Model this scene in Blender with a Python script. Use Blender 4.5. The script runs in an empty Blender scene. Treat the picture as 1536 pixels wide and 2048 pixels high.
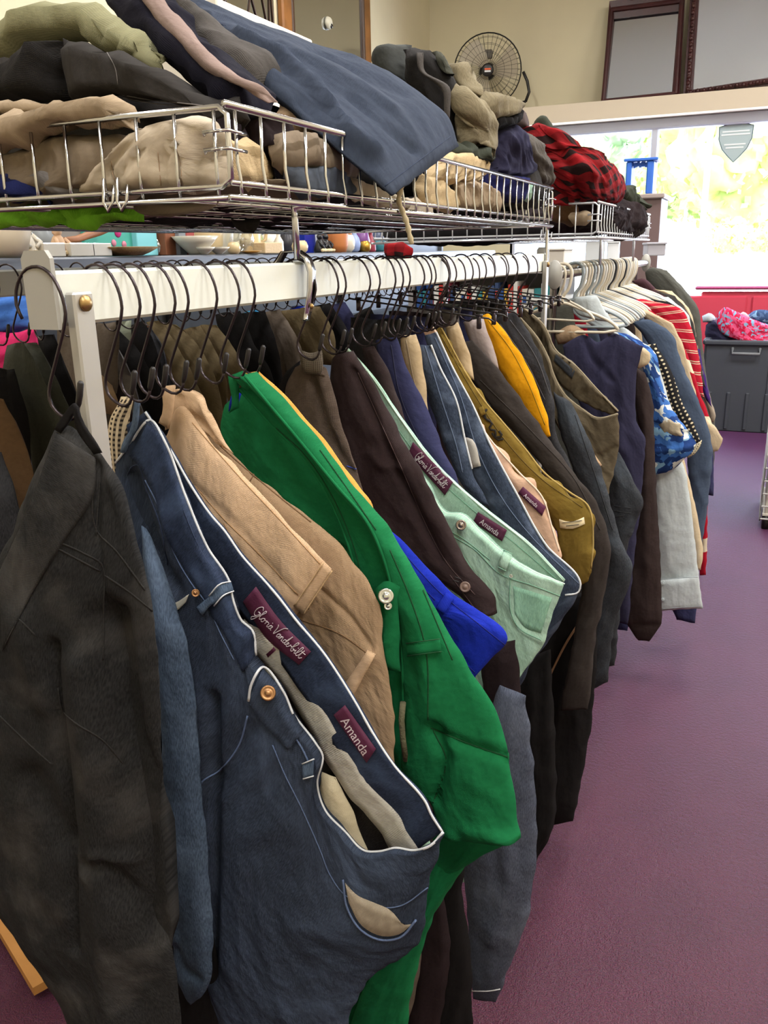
import bpy, math, random
from mathutils import Vector, Matrix, noise
from mathutils.bvhtree import BVHTree
random.seed(7)
SC = bpy.context.scene
COL = SC.collection
PI = math.pi
# ------------------------------------------------------------------ camera
FPX = 1700.0
CAM = Vector((0, 0, 1.45))
YAW, PIT, ROL = math.radians(24), math.radians(16.9), math.radians(1.2)
Hh = Vector((-math.sin(YAW), math.cos(YAW), 0))
R0 = Vector((math.cos(YAW), math.sin(YAW), 0))
Fw = Hh * math.cos(PIT) - Vector((0, 0, 1)) * math.sin(PIT)
U0 = R0.cross(Fw)
Rr = R0 * math.cos(ROL) - U0 * math.sin(ROL)
Uu = U0 * math.cos(ROL) + R0 * math.sin(ROL)
cd = bpy.data.cameras.new('camera'); co = bpy.data.objects.new('camera', cd); COL.objects.link(co)
cd.lens = FPX / 2048 * 36; cd.sensor_width = 36; cd.clip_start = .02; cd.clip_end = 300
co.matrix_world = Matrix.Translation(CAM) @ Matrix((Rr, Uu, -Fw)).transposed().to_4x4()
SC.camera = co

def ray(px, py):
    return (Fw * FPX + Rr * (px - 768) + Uu * (1024 - py)).normalized()
def PY(px, py, Y): d = ray(px, py); return CAM + d * (Y / d.y)
def PX(px, py, X): d = ray(px, py); return CAM + d * (X / d.x)
def PZ(px, py, Z): d = ray(px, py); return CAM + d * ((Z - CAM.z) / d.z)
def PIX(p):
    v = Vector(p) - CAM; w = v.dot(Fw)
    return (768 + FPX * v.dot(Rr) / w, 1024 - FPX * v.dot(Uu) / w)
BARX = -.6
def yb(px, X=BARX, py=560):
    return PX(px, py, X).y

# ------------------------------------------------------------------ objects
def hexc(h):
    h = h.lstrip('#'); c = [int(h[i:i + 2], 16) / 255 for i in (0, 2, 4)]
    return tuple((x / 12.92 if x <= .04045 else ((x + .055) / 1.055) ** 2.4) for x in c)
def tag(o, label, cat, group=None, kind=None):
    if label: o['label'] = label
    if cat: o['category'] = cat
    if group: o['group'] = group
    if kind: o['kind'] = kind
    return o
def thing(name, label, cat, group=None, loc=None):
    o = bpy.data.objects.new(name, None); COL.objects.link(o); o.empty_display_size = .05
    if loc is not None: o.location = loc; o['_placed'] = 1
    return tag(o, label, cat, group)
def settle():
    for o in list(COL.objects):
        if o.parent or o.type in ('CAMERA', 'LIGHT'): continue
        if '_placed' in o: del o['_placed']; continue
        if 'kind' in o and o['kind'] == 'structure': continue
        obs = [o] + list(o.children_recursive)
        pts = [v.co for q in obs if q.type == 'MESH' for v in q.data.vertices]
        if not pts: continue
        mn = [min(p[i] for p in pts) for i in range(3)]; mx = [max(p[i] for p in pts) for i in range(3)]
        b = Vector(((mn[0] + mx[0]) / 2, (mn[1] + mx[1]) / 2, mn[2]))
        for q in obs:
            if q.type == 'MESH' and '_s' not in q.data:
                q.data.transform(Matrix.Translation(-b)); q.data['_s'] = 1
        o.location = b
    for m in bpy.data.meshes:
        if '_s' in m: del m['_s']
def copy_tree(o, parent=None, **kw):
    c = o.copy(); COL.objects.link(c); c.parent = parent
    for ch in o.children: copy_tree(ch, c)
    for k, v in kw.items(): c[k] = v
    return c

class MB:
    def __init__(s): s.v = []; s.f = []; s.uv = []; s.mi = []; s.cm = 0
    def face(s, idx, uv=None):
        s.f.append(idx); s.uv.append(uv); s.mi.append(s.cm)
    def box(s, c, size, rot=None, bev=0):
        c = Vector(c); sx, sy, sz = [q / 2 for q in size]; M = rot or Matrix.Identity(3)
        if bev <= 0:
            n = len(s.v)
            for x in (-1, 1):
                for y in (-1, 1):
                    for z in (-1, 1): s.v.append(c + M @ Vector((x * sx, y * sy, z * sz)))
            for q in ((0, 1, 3, 2), (4, 6, 7, 5), (0, 4, 5, 1), (2, 3, 7, 6), (0, 2, 6, 4), (1, 5, 7, 3)): s.face([n + i for i in q])
        else:
            b = min(bev, sx * .9, sy * .9, sz * .9); idx = {}
            for x in (-1, 1):
                for y in (-1, 1):
                    for z in (-1, 1):
                        for a in range(3):
                            p = [x * (sx - b), y * (sy - b), z * (sz - b)]
                            p[a] += (x, y, z)[a] * b
                            idx[(x, y, z, a)] = len(s.v); s.v.append(c + M @ Vector(p))
            for a in range(3):
                o1, o2 = (a + 1) % 3, (a + 2) % 3
                for sg in (-1, 1):
                    q = []
                    for (u, w) in ((-1, -1), (1, -1), (1, 1), (-1, 1)):
                        k = [0, 0, 0]; k[a] = sg; k[o1] = u; k[o2] = w; q.append(idx[(*k, a)])
                    s.face(q if sg > 0 else q[::-1])
                for u in (-1, 1):
                    for w in (-1, 1):
                        k0 = [0, 0, 0]; k0[a] = -1; k0[o1] = u; k0[o2] = w
                        k1 = list(k0); k1[a] = 1
                        q = [idx[(*k0, o1)], idx[(*k1, o1)], idx[(*k1, o2)], idx[(*k0, o2)]]
                        s.face(q if u * w < 0 else q[::-1])
            for x in (-1, 1):
                for y in (-1, 1):
                    for z in (-1, 1):
                        q = [idx[(x, y, z, 0)], idx[(x, y, z, 1)], idx[(x, y, z, 2)]]
                        s.face(q if x * y * z > 0 else q[::-1])
        return s
    def tube(s, pts, r, seg=8, closed=False, cap=True):
        pts = [Vector(p) for p in pts]; n = len(pts)
        rs = r if isinstance(r, (list, tuple)) else [r] * n
        T = []
        for i in range(n):
            a = pts[(i - 1) % n] if (closed or i > 0) else pts[0]
            b = pts[(i + 1) % n] if (closed or i < n - 1) else pts[-1]
            t = b - a; T.append(t.normalized() if t.length > 1e-9 else Vector((0, 0, 1)))
        ref = Vector((0, 0, 1)) if abs(T[0].z) < .9 else Vector((1, 0, 0))
        N = (ref - T[0] * ref.dot(T[0])).normalized(); base = len(s.v)
        for i in range(n):
            N = (N - T[i] * N.dot(T[i])); N = N.normalized() if N.length > 1e-6 else T[i].orthogonal().normalized()
            B = T[i].cross(N)
            for k in range(seg):
                a = 2 * PI * k / seg; s.v.append(pts[i] + (N * math.cos(a) + B * math.sin(a)) * rs[i])
        for i in range(n if closed else n - 1):
            j = (i + 1) % n
            for k in range(seg):
                k2 = (k + 1) % seg; s.face([base + i * seg + k, base + i * seg + k2, base + j * seg + k2, base + j * seg + k])
        if cap and not closed:
            s.face([base + k for k in range(seg)][::-1]); s.face([base + (n - 1) * seg + k for k in range(seg)])
        return s
    def lathe(s, c, prof, seg=20, sx=1, sy=1, M=None):
        c = Vector(c); base = len(s.v); n = len(prof); M = M or Matrix.Identity(3)
        for (r, z) in prof:
            for k in range(seg):
                a = 2 * PI * k / seg; s.v.append(c + M @ Vector((r * math.cos(a) * sx, r * math.sin(a) * sy, z)))
        for i in range(n - 1):
            for k in range(seg):
                k2 = (k + 1) % seg; s.face([base + i * seg + k, base + i * seg + k2, base + (i + 1) * seg + k2, base + (i + 1) * seg + k])
        s.face([base + k for k in range(seg)][::-1]); s.face([base + (n - 1) * seg + k for k in range(seg)])
        return s
    def prism(s, poly, d):      # poly: list of Vector, extruded by vector d
        n = len(poly); b = len(s.v); d = Vector(d)
        s.v += [Vector(p) for p in poly] + [Vector(p) + d for p in poly]
        s.face(list(range(b, b + n))[::-1]); s.face(list(range(b + n, b + 2 * n)))
        for i in range(n): j = (i + 1) % n; s.face([b + i, b + j, b + n + j, b + n + i])
        return s
    def blob(s, c, r, sub=2, jit=0, seed=0, scale=(1, 1, 1)):
        import bmesh
        bm = bmesh.new(); bmesh.ops.create_icosphere(bm, subdivisions=sub, radius=1); b = len(s.v)
        for v in bm.verts:
            p = v.co.copy(); k = 1 + jit * noise.noise(p * 1.7 + Vector((seed, seed * .3, 0)))
            s.v.append(Vector(c) + Vector((p.x * scale[0], p.y * scale[1], p.z * scale[2])) * r * k)
        for f in bm.faces: s.face([b + v.index for v in f.verts])
        bm.free(); return s
    def build(s, name, mat, parent=None, smooth=True, auto=None):
        me = bpy.data.meshes.new(name); me.from_pydata([tuple(v) for v in s.v], [], s.f)
        if any(u for u in s.uv):
            ul = me.uv_layers.new(name='UVMap'); k = 0
            for i, f in enumerate(s.f):
                u = s.uv[i]
                for j in range(len(f)):
                    ul.data[k].uv = u[j] if u else (0, 0); k += 1
        for mt in (mat if isinstance(mat, list) else [mat]): me.materials.append(mt)
        me.polygons.foreach_set('material_index', s.mi)
        if smooth: me.shade_smooth()
        if auto is not None:
            me.set_sharp_from_angle(angle=math.radians(auto))
        me.update()
        o = bpy.data.objects.new(name, me); COL.objects.link(o)
        if parent: o.parent = parent
        return o
def struct(name, mb, mat, **k):
    o = mb.build(name, mat, smooth=False, **k); o['kind'] = 'structure'; return o

# ------------------------------------------------------------------ materials
_M = {}
def nodes(name):
    m = bpy.data.materials.new(name); m.use_nodes = True; nt = m.node_tree
    return m, nt, nt.nodes['Principled BSDF']
def N(nt, t, **kw):
    n = nt.nodes.new(t)
    for k, v in kw.items():
        if k in n.inputs: n.inputs[k].default_value = v
        else: setattr(n, k, v)
    return n
def mat(name, col, rough=.5, metal=0, bump=0, bscale=60, var=0, emit=None, es=0, trans=0, coat=0, ior=1.45):
    if name in _M: return _M[name]
    m, nt, b = nodes(name); c = hexc(col) if isinstance(col, str) else col
    b.inputs['Base Color'].default_value = (*c, 1); b.inputs['Roughness'].default_value = rough
    b.inputs['Metallic'].default_value = metal; b.inputs['IOR'].default_value = ior
    if trans: b.inputs['Transmission Weight'].default_value = trans
    if coat: b.inputs['Coat Weight'].default_value = coat
    if emit: b.inputs['Emission Color'].default_value = (*hexc(emit), 1); b.inputs['Emission Strength'].default_value = es
    if bump or var:
        tc = N(nt, 'ShaderNodeTexCoord'); nz = N(nt, 'ShaderNodeTexNoise', Scale=bscale, Detail=4.0)
        nt.links.new(tc.outputs['Object'], nz.inputs['Vector'])
        if bump:
            bp = N(nt, 'ShaderNodeBump', Strength=bump, Distance=.002)
            nt.links.new(nz.outputs['Fac'], bp.inputs['Height']); nt.links.new(bp.outputs['Normal'], b.inputs['Normal'])
        if var:
            n2 = N(nt, 'ShaderNodeTexNoise', Scale=bscale / 8, Detail=3.0); nt.links.new(tc.outputs['Object'], n2.inputs['Vector'])
            rp = N(nt, 'ShaderNodeValToRGB'); e = rp.color_ramp.elements
            e[0].position = .35; e[1].position = .65
            e[0].color = (*[x * (1 - var) for x in c], 1); e[1].color = (*[min(1, x * (1 + var)) for x in c], 1)
            nt.links.new(n2.outputs['Fac'], rp.inputs['Fac']); nt.links.new(rp.outputs['Color'], b.inputs['Base Color'])
    _M[name] = m; return m
def cloth(name, col, col2=None, weave='plain', scale=1.0, rough=.9, sheen=.0, wear=.25, wcol=None, nstr=.5, wsc=9, wrinkle=.5):
    """fabric: UVs are metres on the cloth; weave = plain | twill | cord | check | dots | houndstooth | floral | stripe | denim | camo"""
    if name in _M: return _M[name]
    m, nt, b = nodes(name); L = nt.links.new; c = hexc(col); c2 = hexc(col2) if col2 else tuple(x * .72 for x in c)
    b.inputs['Roughness'].default_value = rough; b.inputs['Specular IOR Level'].default_value = .12
    b.inputs['Sheen Weight'].default_value = sheen; b.inputs['Sheen Roughness'].default_value = .5
    b.inputs['Sheen Tint'].default_value = (*[min(1, x * 1.5 + .1) for x in c], 1)
    tc = N(nt, 'ShaderNodeTexCoord'); uv = tc.outputs['UV']
    def mix(f, a, bb, mode='MIX'):
        x = N(nt, 'ShaderNodeMix', data_type='RGBA', blend_type=mode)
        for i, q in ((0, f), (6, a), (7, bb)):
            if isinstance(q, (float, int)): x.inputs[i].default_value = q
            elif isinstance(q, tuple): x.inputs[i].default_value = (*q, 1)
            else: L(q, x.inputs[i])
        return x.outputs[2]
    def mapv(sc=(1, 1, 1), rot=0):
        mp = N(nt, 'ShaderNodeMapping'); mp.inputs['Scale'].default_value = sc; mp.inputs['Rotation'].default_value = (0, 0, rot)
        L(uv, mp.inputs['Vector']); return mp.outputs['Vector']
    def math_(op, a, bb=None):
        x = N(nt, 'ShaderNodeMath', operation=op)
        for i, q in ((0, a), (1, bb)):
            if q is None: continue
            if isinstance(q, (float, int)): x.inputs[i].default_value = q
            else: L(q, x.inputs[i])
        return x.outputs[0]
    def wave(sc, rot=0, dist=0., direction='X'):
        w = N(nt, 'ShaderNodeTexWave', Scale=sc, Distortion=dist); w.bands_direction = direction
        L(mapv(rot=rot), w.inputs['Vector']); return w.outputs['Fac']
    def noi(sc, det=3., vec=None):
        w = N(nt, 'ShaderNodeTexNoise', Scale=sc, Detail=det); L(vec or uv, w.inputs['Vector']); return w.outputs['Fac']
    def ramp(f, p0, p1):
        r = N(nt, 'ShaderNodeMapRange'); r.inputs[1].default_value = p0; r.inputs[2].default_value = p1
        L(f, r.inputs[0]); return r.outputs[0]
    base = c; h = None
    if weave in ('plain', 'twill', 'denim', 'cord'):
        if weave == 'denim':
            tw = wave(420 / scale, rot=.9, dist=1.5); slub = noi(1, 3., mapv((900 / scale, 160 / scale, 1), .9))
            f = math_('ADD', math_('MULTIPLY', tw, .3), math_('MULTIPLY', slub, .8)); h = f
            base = mix(ramp(f, .38, .72), tuple(x * .8 for x in c2), tuple(x * 1.12 for x in c)); nstr = nstr * 1.6
            wr = ramp(noi(wsc, 4.), .5, .78)
            wc = hexc(wcol) if wcol else tuple(min(1, x * 1.9 + .02) for x in c)
            base = mix(math_('MULTIPLY', wr, wear), base, wc)
        else:
            if weave == 'plain': h = math_('ADD', wave(380 / scale), wave(380 / scale, direction='Y'))
            elif weave == 'twill': h = wave(330 / scale, rot=.8)
            else: h = wave(110 / scale)
            f = ramp(noi(wsc, 4.), .3, .7)
            base = mix(math_('MULTIPLY', f, wear), c, c2)
            g = ramp(noi(160., 2.), .3, .7); base = mix(math_('MULTIPLY', g, .3), base, c2)
    else:
        sep = N(nt, 'ShaderNodeSeparateXYZ'); L(uv, sep.inputs[0]); x, y = sep.outputs[0], sep.outputs[1]
        def frac(a, per, th): return math_('LESS_THAN', math_('FRACT', math_('ADD', math_('DIVIDE', a, per), 50.0)), th)
        if weave == 'check':
            a, bq = frac(x, .05 * scale, .5), frac(y, .05 * scale, .5)
            base = mix(math_('MULTIPLY', math_('ADD', a, bq), .5), c, c2)
            base = mix(math_('MULTIPLY', a, bq), base, hexc(wcol or '#1c1212'))
        elif weave == 'houndstooth':
            a, bq = frac(x, .006 * scale, .5), frac(y, .006 * scale, .5); base = mix(math_('MULTIPLY', a, bq), c, c2)
            base = mix(math_('MULTIPLY', math_('MULTIPLY', frac(x, .035, .5), a), .6), base, c2)
        elif weave == 'dots':
            vo = N(nt, 'ShaderNodeTexVoronoi', Scale=120 / scale, Randomness=0.0); L(uv, vo.inputs['Vector'])
            base = mix(math_('LESS_THAN', vo.outputs['Distance'], .24), c, c2)
        elif weave == 'stripe':
            s1 = math_('FRACT', math_('ADD', math_('DIVIDE', y, .055 * scale), 50.0))
            a = math_('LESS_THAN', math_('ABSOLUTE', math_('SUBTRACT', s1, .35)), .045)
            bq = math_('LESS_THAN', math_('ABSOLUTE', math_('SUBTRACT', s1, .55)), .045)
            base = mix(math_('MAXIMUM', a, bq), c, c2)
        elif weave == 'band':
            base = mix(frac(y, .3 * scale, .24), c, c2)
        elif weave in ('floral', 'camo'):
            vo = N(nt, 'ShaderNodeTexVoronoi', Scale=26 / scale); w2 = N(nt, 'ShaderNodeTexNoise', Scale=30., Detail=2.)
            L(uv, w2.inputs['Vector'])
            va = N(nt, 'ShaderNodeVectorMath', operation='MULTIPLY_ADD'); L(w2.outputs['Color'], va.inputs[0])
            va.inputs[1].default_value = (.06, .06, 0); L(uv, va.inputs[2]); L(va.outputs[0], vo.inputs['Vector'])
            sp = N(nt, 'ShaderNodeSeparateColor'); L(vo.outputs['Color'], sp.inputs[0])
            rp = N(nt, 'ShaderNodeValToRGB'); rp.color_ramp.interpolation = 'CONSTANT'
            cs = [c, c2, hexc(wcol or '#dfe3e0'), hexc('#7fa8c8') if weave == 'floral' else c, c2]
            e = rp.color_ramp.elements; e[0].position = 0; e[0].color = (*cs[0], 1); e[1].position = .3; e[1].color = (*cs[1], 1)
            for i, p in ((2, .55), (3, .7), (4, .88)): q = e.new(p); q.color = (*cs[i], 1)
            L(sp.outputs[0], rp.inputs[0]); base = rp.outputs[0]
        h = math_('ADD', wave(300), wave(300, direction='Y'))
    if isinstance(base, tuple): b.inputs['Base Color'].default_value = (*base, 1)
    else: L(base, b.inputs['Base Color'])
    bp = N(nt, 'ShaderNodeBump', Strength=nstr, Distance=.0006); L(h, bp.inputs['Height'])
    b3 = N(nt, 'ShaderNodeBump', Strength=wrinkle, Distance=.03); L(noi(1., 3., mapv((16, 5, 1), .25)), b3.inputs['Height'])
    b2 = N(nt, 'ShaderNodeBump', Strength=.55, Distance=.006); L(noi(42., 5.), b2.inputs['Height'])
    L(b3.outputs['Normal'], b2.inputs['Normal']); L(b2.outputs['Normal'], bp.inputs['Normal']); L(bp.outputs['Normal'], b.inputs['Normal'])
    _M[name] = m; return m

# ------------------------------------------------------------------ draped patches
def cr(pts, n, soft=True):
    """n samples along a Catmull-Rom curve through pts (tuples of equal length)"""
    m = len(pts)
    if m == 1: return [pts[0]] * n
    L = [0]
    for i in range(1, m):
        L.append(L[-1] + max(1e-6, math.dist(pts[i], pts[i - 1])))
    out = []; j = 0
    for k in range(n):
        t = L[-1] * k / (n - 1)
        while j < m - 2 and t > L[j + 1]: j += 1
        u = (t - L[j]) / (L[j + 1] - L[j]); p1, p2 = pts[j], pts[j + 1]
        if not soft: out.append(tuple(a + (b - a) * u for a, b in zip(p1, p2))); continue
        p0 = pts[j - 1] if j else tuple(2 * a - b for a, b in zip(p1, p2))
        p3 = pts[j + 2] if j + 2 < m else tuple(2 * b - a for a, b in zip(p1, p2))
        d = L[j + 1] - L[j]; d0 = (L[j] - L[j - 1]) if j else d; d3 = (L[j + 2] - L[j + 1]) if j + 2 < m else d
        q = []
        for a, b, c, e in zip(p0, p1, p2, p3):
            m1 = ((b - a) / d0 + (c - b) / d) / 2 * d; m2 = ((c - b) / d + (e - c) / d3) / 2 * d
            m1 = max(-3 * abs(c - b) - .3 * d, min(3 * abs(c - b) + .3 * d, m1)); m2 = max(-3 * abs(c - b) - .3 * d, min(3 * abs(c - b) + .3 * d, m2))
            h = u * u; g = h * u
            q.append((2 * g - 3 * h + 1) * b + (g - 2 * h + u) * m1 + (-2 * g + 3 * h) * c + (g - h) * m2)
        out.append(tuple(q))
    return out
class Cloth: pass
def drape(name, rows, material, parent=None, Y=None, thick=.02, back=None, fold=.006, fw=.05, seed=1, creases=(), res=.0065,
          soft=True, edge=.0012, vstretch=4.0, hem=None, open_=False, fdir=0.0, wr=.0018, maxn=150, crumple=.0025, flat=.55, jag=.0018):
    """rows: top to bottom, each left to right, of (px,py[,y]) points where y is the world Y distance of that point
    (offset from Y when Y is given). Makes a closed, padded, folded sheet of cloth with its own front and back."""
    def w(p):
        y = (Y or 0) + (p[2] if len(p) > 2 else 0)
        return tuple(PY(p[0], p[1], y))
    W = [[w(p) for p in r] for r in rows]
    ln = max(sum(math.dist(a, b) for a, b in zip(r, r[1:])) for r in W)
    nu = max(6, min(maxn, int(ln / res)))
    W = [cr(r, nu, soft) for r in W]
    hl = max(sum(math.dist(W[i][k], W[i + 1][k]) for i in range(len(W) - 1)) for k in (0, nu // 2, nu - 1))
    nv = max(5, min(int(maxn * 1.5), int(hl / res)))
    cols = [cr([W[i][k] for i in range(len(W))], nv, soft) for k in range(nu)]
    G = [[Vector(cols[k][j]) for k in range(nu)] for j in range(nv)]
    uv = [[None] * nu for _ in range(nv)]
    mid = nu // 2; vl = 0
    for j in range(nv):
        if j: vl += (G[j][mid] - G[j - 1][mid]).length
        a = 0; row = [0]
        for k in range(1, nu): a += (G[j][k] - G[j][k - 1]).length; row.append(a)
        for k in range(nu): uv[j][k] = (row[k] - row[mid], -vl)
    back = thick if back is None else back
    F = []; B = []; bd = []
    ca, sa = math.cos(fdir), math.sin(fdir)
    for j in range(nv):
        for k in range(nu):
            p = G[j][k]
            du = G[j][min(k + 1, nu - 1)] - G[j][max(k - 1, 0)]; dv = G[min(j + 1, nv - 1)][k] - G[max(j - 1, 0)][k]
            n = du.cross(dv)
            n = n.normalized() if n.length > 1e-12 else Vector((0, -1, 0))
            if n.dot(CAM - p) < 0: n = -n
            n = (n + Vector((0, -.6, 0)) * .5).normalized()
            s = k / (nu - 1); t = j / (nv - 1)
            es = min(s, 1 - s); et = min(t, 1 - t)
            pu = math.sin(PI * s) ** flat if 0 < s < 1 else 0
            pv = 1 if hem == 'open' else (min(1, et * 7) ** .5 if not open_ else 1)
            pf = min(1, es * 8) ** .5 * (1 if open_ else min(1, et * 8 + (.35 if hem else 0)) ** .5)
            x, y = uv[j][k]; x, y = x * ca - y * sa, x * sa + y * ca
            q = Vector((x / fw, y / (fw * vstretch), seed * 3.7))
            f = noise.noise(q + Vector((noise.noise(Vector((x * 6, y * 6, seed))) * .8, 0, 0)))
            f = (1 - abs(f) * 2.2) * .6 + noise.noise(q * .5 + Vector((9, 0, 0))) * .9
            if crumple:
                cq = 0; am = 1
                for oc, sc_ in enumerate((9, 19, 37)):
                    nn = 1 - abs(noise.noise(Vector((x * sc_ + oc * 5, y * sc_ * .6, seed * 1.3 + oc)))) * 2.4
                    cq += am * nn * abs(nn); am *= .5
                f = f * fold + (cq - .35) * crumple + noise.noise(Vector((x * 38, y * 22, seed))) * wr
            else: f = f * fold + noise.noise(Vector((x * 38, y * 22, seed))) * wr
            if jag:
                ew = 1 - min(1, min(es, et) * 6)
                p = p + Vector((noise.noise(Vector((x * 30, y * 30, seed + 50))), 0, noise.noise(Vector((x * 30, y * 30, seed + 90))))) * jag * 2.2 * ew
            F.append(p + n * (thick * pu * pv + f * pf)); B.append(p - n * (back * pu * pv + edge - f * pf * .6)); bd.append((n, p))
    if creases:
        for i, p in enumerate(F):
            a, b2 = PIX(p); d = 0
            for cr_ in creases:
                pts, wd, amp = cr_[0], cr_[1], cr_[2]; best = 1e9
                for (x0, y0), (x1, y1) in zip(pts, pts[1:]):
                    dx, dy = x1 - x0, y1 - y0; tt = max(0, min(1, ((a - x0) * dx + (b2 - y0) * dy) / (dx * dx + dy * dy + 1e-9)))
                    best = min(best, math.hypot(a - x0 - dx * tt, b2 - y0 - dy * tt))
                if best < wd * 3: d += amp * math.exp(-(best / wd) ** 2)
            if d: F[i] = p + bd[i][0] * d
    mb = MB(); mb.v = F + B; n = nu * nv
    def U(j, k): return uv[j][k]
    for j in range(nv - 1):
        for k in range(nu - 1):
            i = j * nu + k; u = [U(j, k), U(j + 1, k), U(j + 1, k + 1), U(j, k + 1)]
            mb.face([i, i + nu, i + nu + 1, i + 1], u)
            mb.cm = 1 if isinstance(material, list) else 0
            mb.face([n + i, n + i + 1, n + i + nu + 1, n + i + nu], [u[0], u[3], u[2], u[1]]); mb.cm = 0
    for k in range(nu - 1):
        i = k; mb.face([i, i + 1, n + i + 1, n + i], [U(0, k), U(0, k + 1), U(0, k + 1), U(0, k)])
        i = (nv - 1) * nu + k; mb.face([i, n + i, n + i + 1, i + 1], [U(nv - 1, k), U(nv - 1, k), U(nv - 1, k + 1), U(nv - 1, k + 1)])
    for j in range(nv - 1):
        i = j * nu; mb.face([i, n + i, n + i + nu, i + nu], [U(j, 0)] * 2 + [U(j + 1, 0)] * 2)
        i = j * nu + nu - 1; mb.face([i, i + nu, n + i + nu, n + i], [U(j, nu - 1), U(j + 1, nu - 1), U(j + 1, nu - 1), U(j, nu - 1)])
    o = mb.build(name, material, parent)
    c = Cloth(); c.ob = o; c.bvh = BVHTree.FromPolygons([tuple(v) for v in mb.v], mb.f); c.Y = Y or G[nv // 2][nu // 2].y
    return c
def hit(c, px, py, lift=.0015):
    for q in (c if isinstance(c, (list, tuple)) else [c]):
        d = ray(px, py); r = q.bvh.ray_cast(CAM, d)
        if r[0] is not None:
            return r[0] - d * lift
    q = c[0] if isinstance(c, (list, tuple)) else c
    r = q.bvh.find_nearest(PY(px, py, q.Y))
    return PY(px, py, (r[0].y if r[0] else q.Y)) - ray(px, py) * lift
def seam(c, pts, r, material, parent, name='seam', lift=.0004, seg=5, n=None, soft=True, closed=False):
    L = sum(math.dist(a, b) for a, b in zip(pts, pts[1:])); n = n or max(4, int(L / 7))
    q = cr([tuple(map(float, p)) for p in pts], n, soft)
    mb = MB(); mb.tube([hit(c, a, b, lift) for a, b in q], r, seg); return mb.build(name, material, parent)
def seams(c, lines, r, material, parent, name='seam', lift=.0004, seg=5):
    mb = MB()
    for pts in lines:
        L = sum(math.dist(a, b) for a, b in zip(pts, pts[1:])); n = max(4, int(L / 7))
        mb.tube([hit(c, a, b, lift) for a, b in cr([tuple(map(float, p)) for p in pts], n)], r, seg)
    return mb.build(name, material, parent)
def panel(c, A, B, material, parent, name, lift=.003, th=.002, nu=None, nv=None, soft=True):
    """a band of cloth lying on garment c between two pixel polylines A and B"""
    LA = sum(math.dist(a, b) for a, b in zip(A, A[1:])); nu = nu or max(5, int(LA / 9)); LB = math.dist(A[0], B[0])
    nv = nv or max(4, int(max(LB, math.dist(A[-1], B[-1])) / 9))
    a = cr([tuple(map(float, p)) for p in A], nu, soft); b = cr([tuple(map(float, p)) for p in B], nu, soft)
    mb = MB(); P = []
    for j in range(nv):
        t = j / (nv - 1)
        for k in range(nu):
            P.append(hit(c, a[k][0] * (1 - t) + b[k][0] * t, a[k][1] * (1 - t) + b[k][1] * t, lift))
    Q = [p - (CAM - p).normalized() * (th + lift) for p in P]; n = len(P); mb.v = P + Q
    su = LA / 1700 * (P[0] - CAM).length; sv = LB / 1700 * (P[0] - CAM).length
    for j in range(nv - 1):
        for k in range(nu - 1):
            i = j * nu + k
            u = [(k / (nu - 1) * su, -j / (nv - 1) * sv), (k / (nu - 1) * su, -(j + 1) / (nv - 1) * sv), ((k + 1) / (nu - 1) * su, -(j + 1) / (nv - 1) * sv), ((k + 1) / (nu - 1) * su, -j / (nv - 1) * sv)]
            mb.face([i, i + nu, i + nu + 1, i + 1], u); mb.face([n + i, n + i + 1, n + i + nu + 1, n + i + nu], u)
    ring = list(range(nu)) + [j * nu + nu - 1 for j in range(1, nv)] + [(nv - 1) * nu + k for k in range(nu - 2, -1, -1)] + [j * nu for j in range(nv - 2, 0, -1)]
    for i in range(len(ring)):
        a_, b_ = ring[i], ring[(i + 1) % len(ring)]; mb.face([a_, b_, n + b_, n + a_])
    return mb.build(name, material, parent)
def button(c, px, py, r, material, parent, name='button', ring=None):
    p = hit(c, px, py, .008); nrm = (CAM - p).normalized(); M = nrm.to_track_quat('Z', 'Y').to_matrix()
    mb = MB(); mb.lathe(p, [(r * .3, -.004), (r, -.002), (r, .001), (r * .85, .0022), (r * .7, .0012), (r * .45, .0012), (r * .35, .0026), (r * .05, .0028)], 20, M=M)
    return mb.build(name, material, parent)
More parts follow.
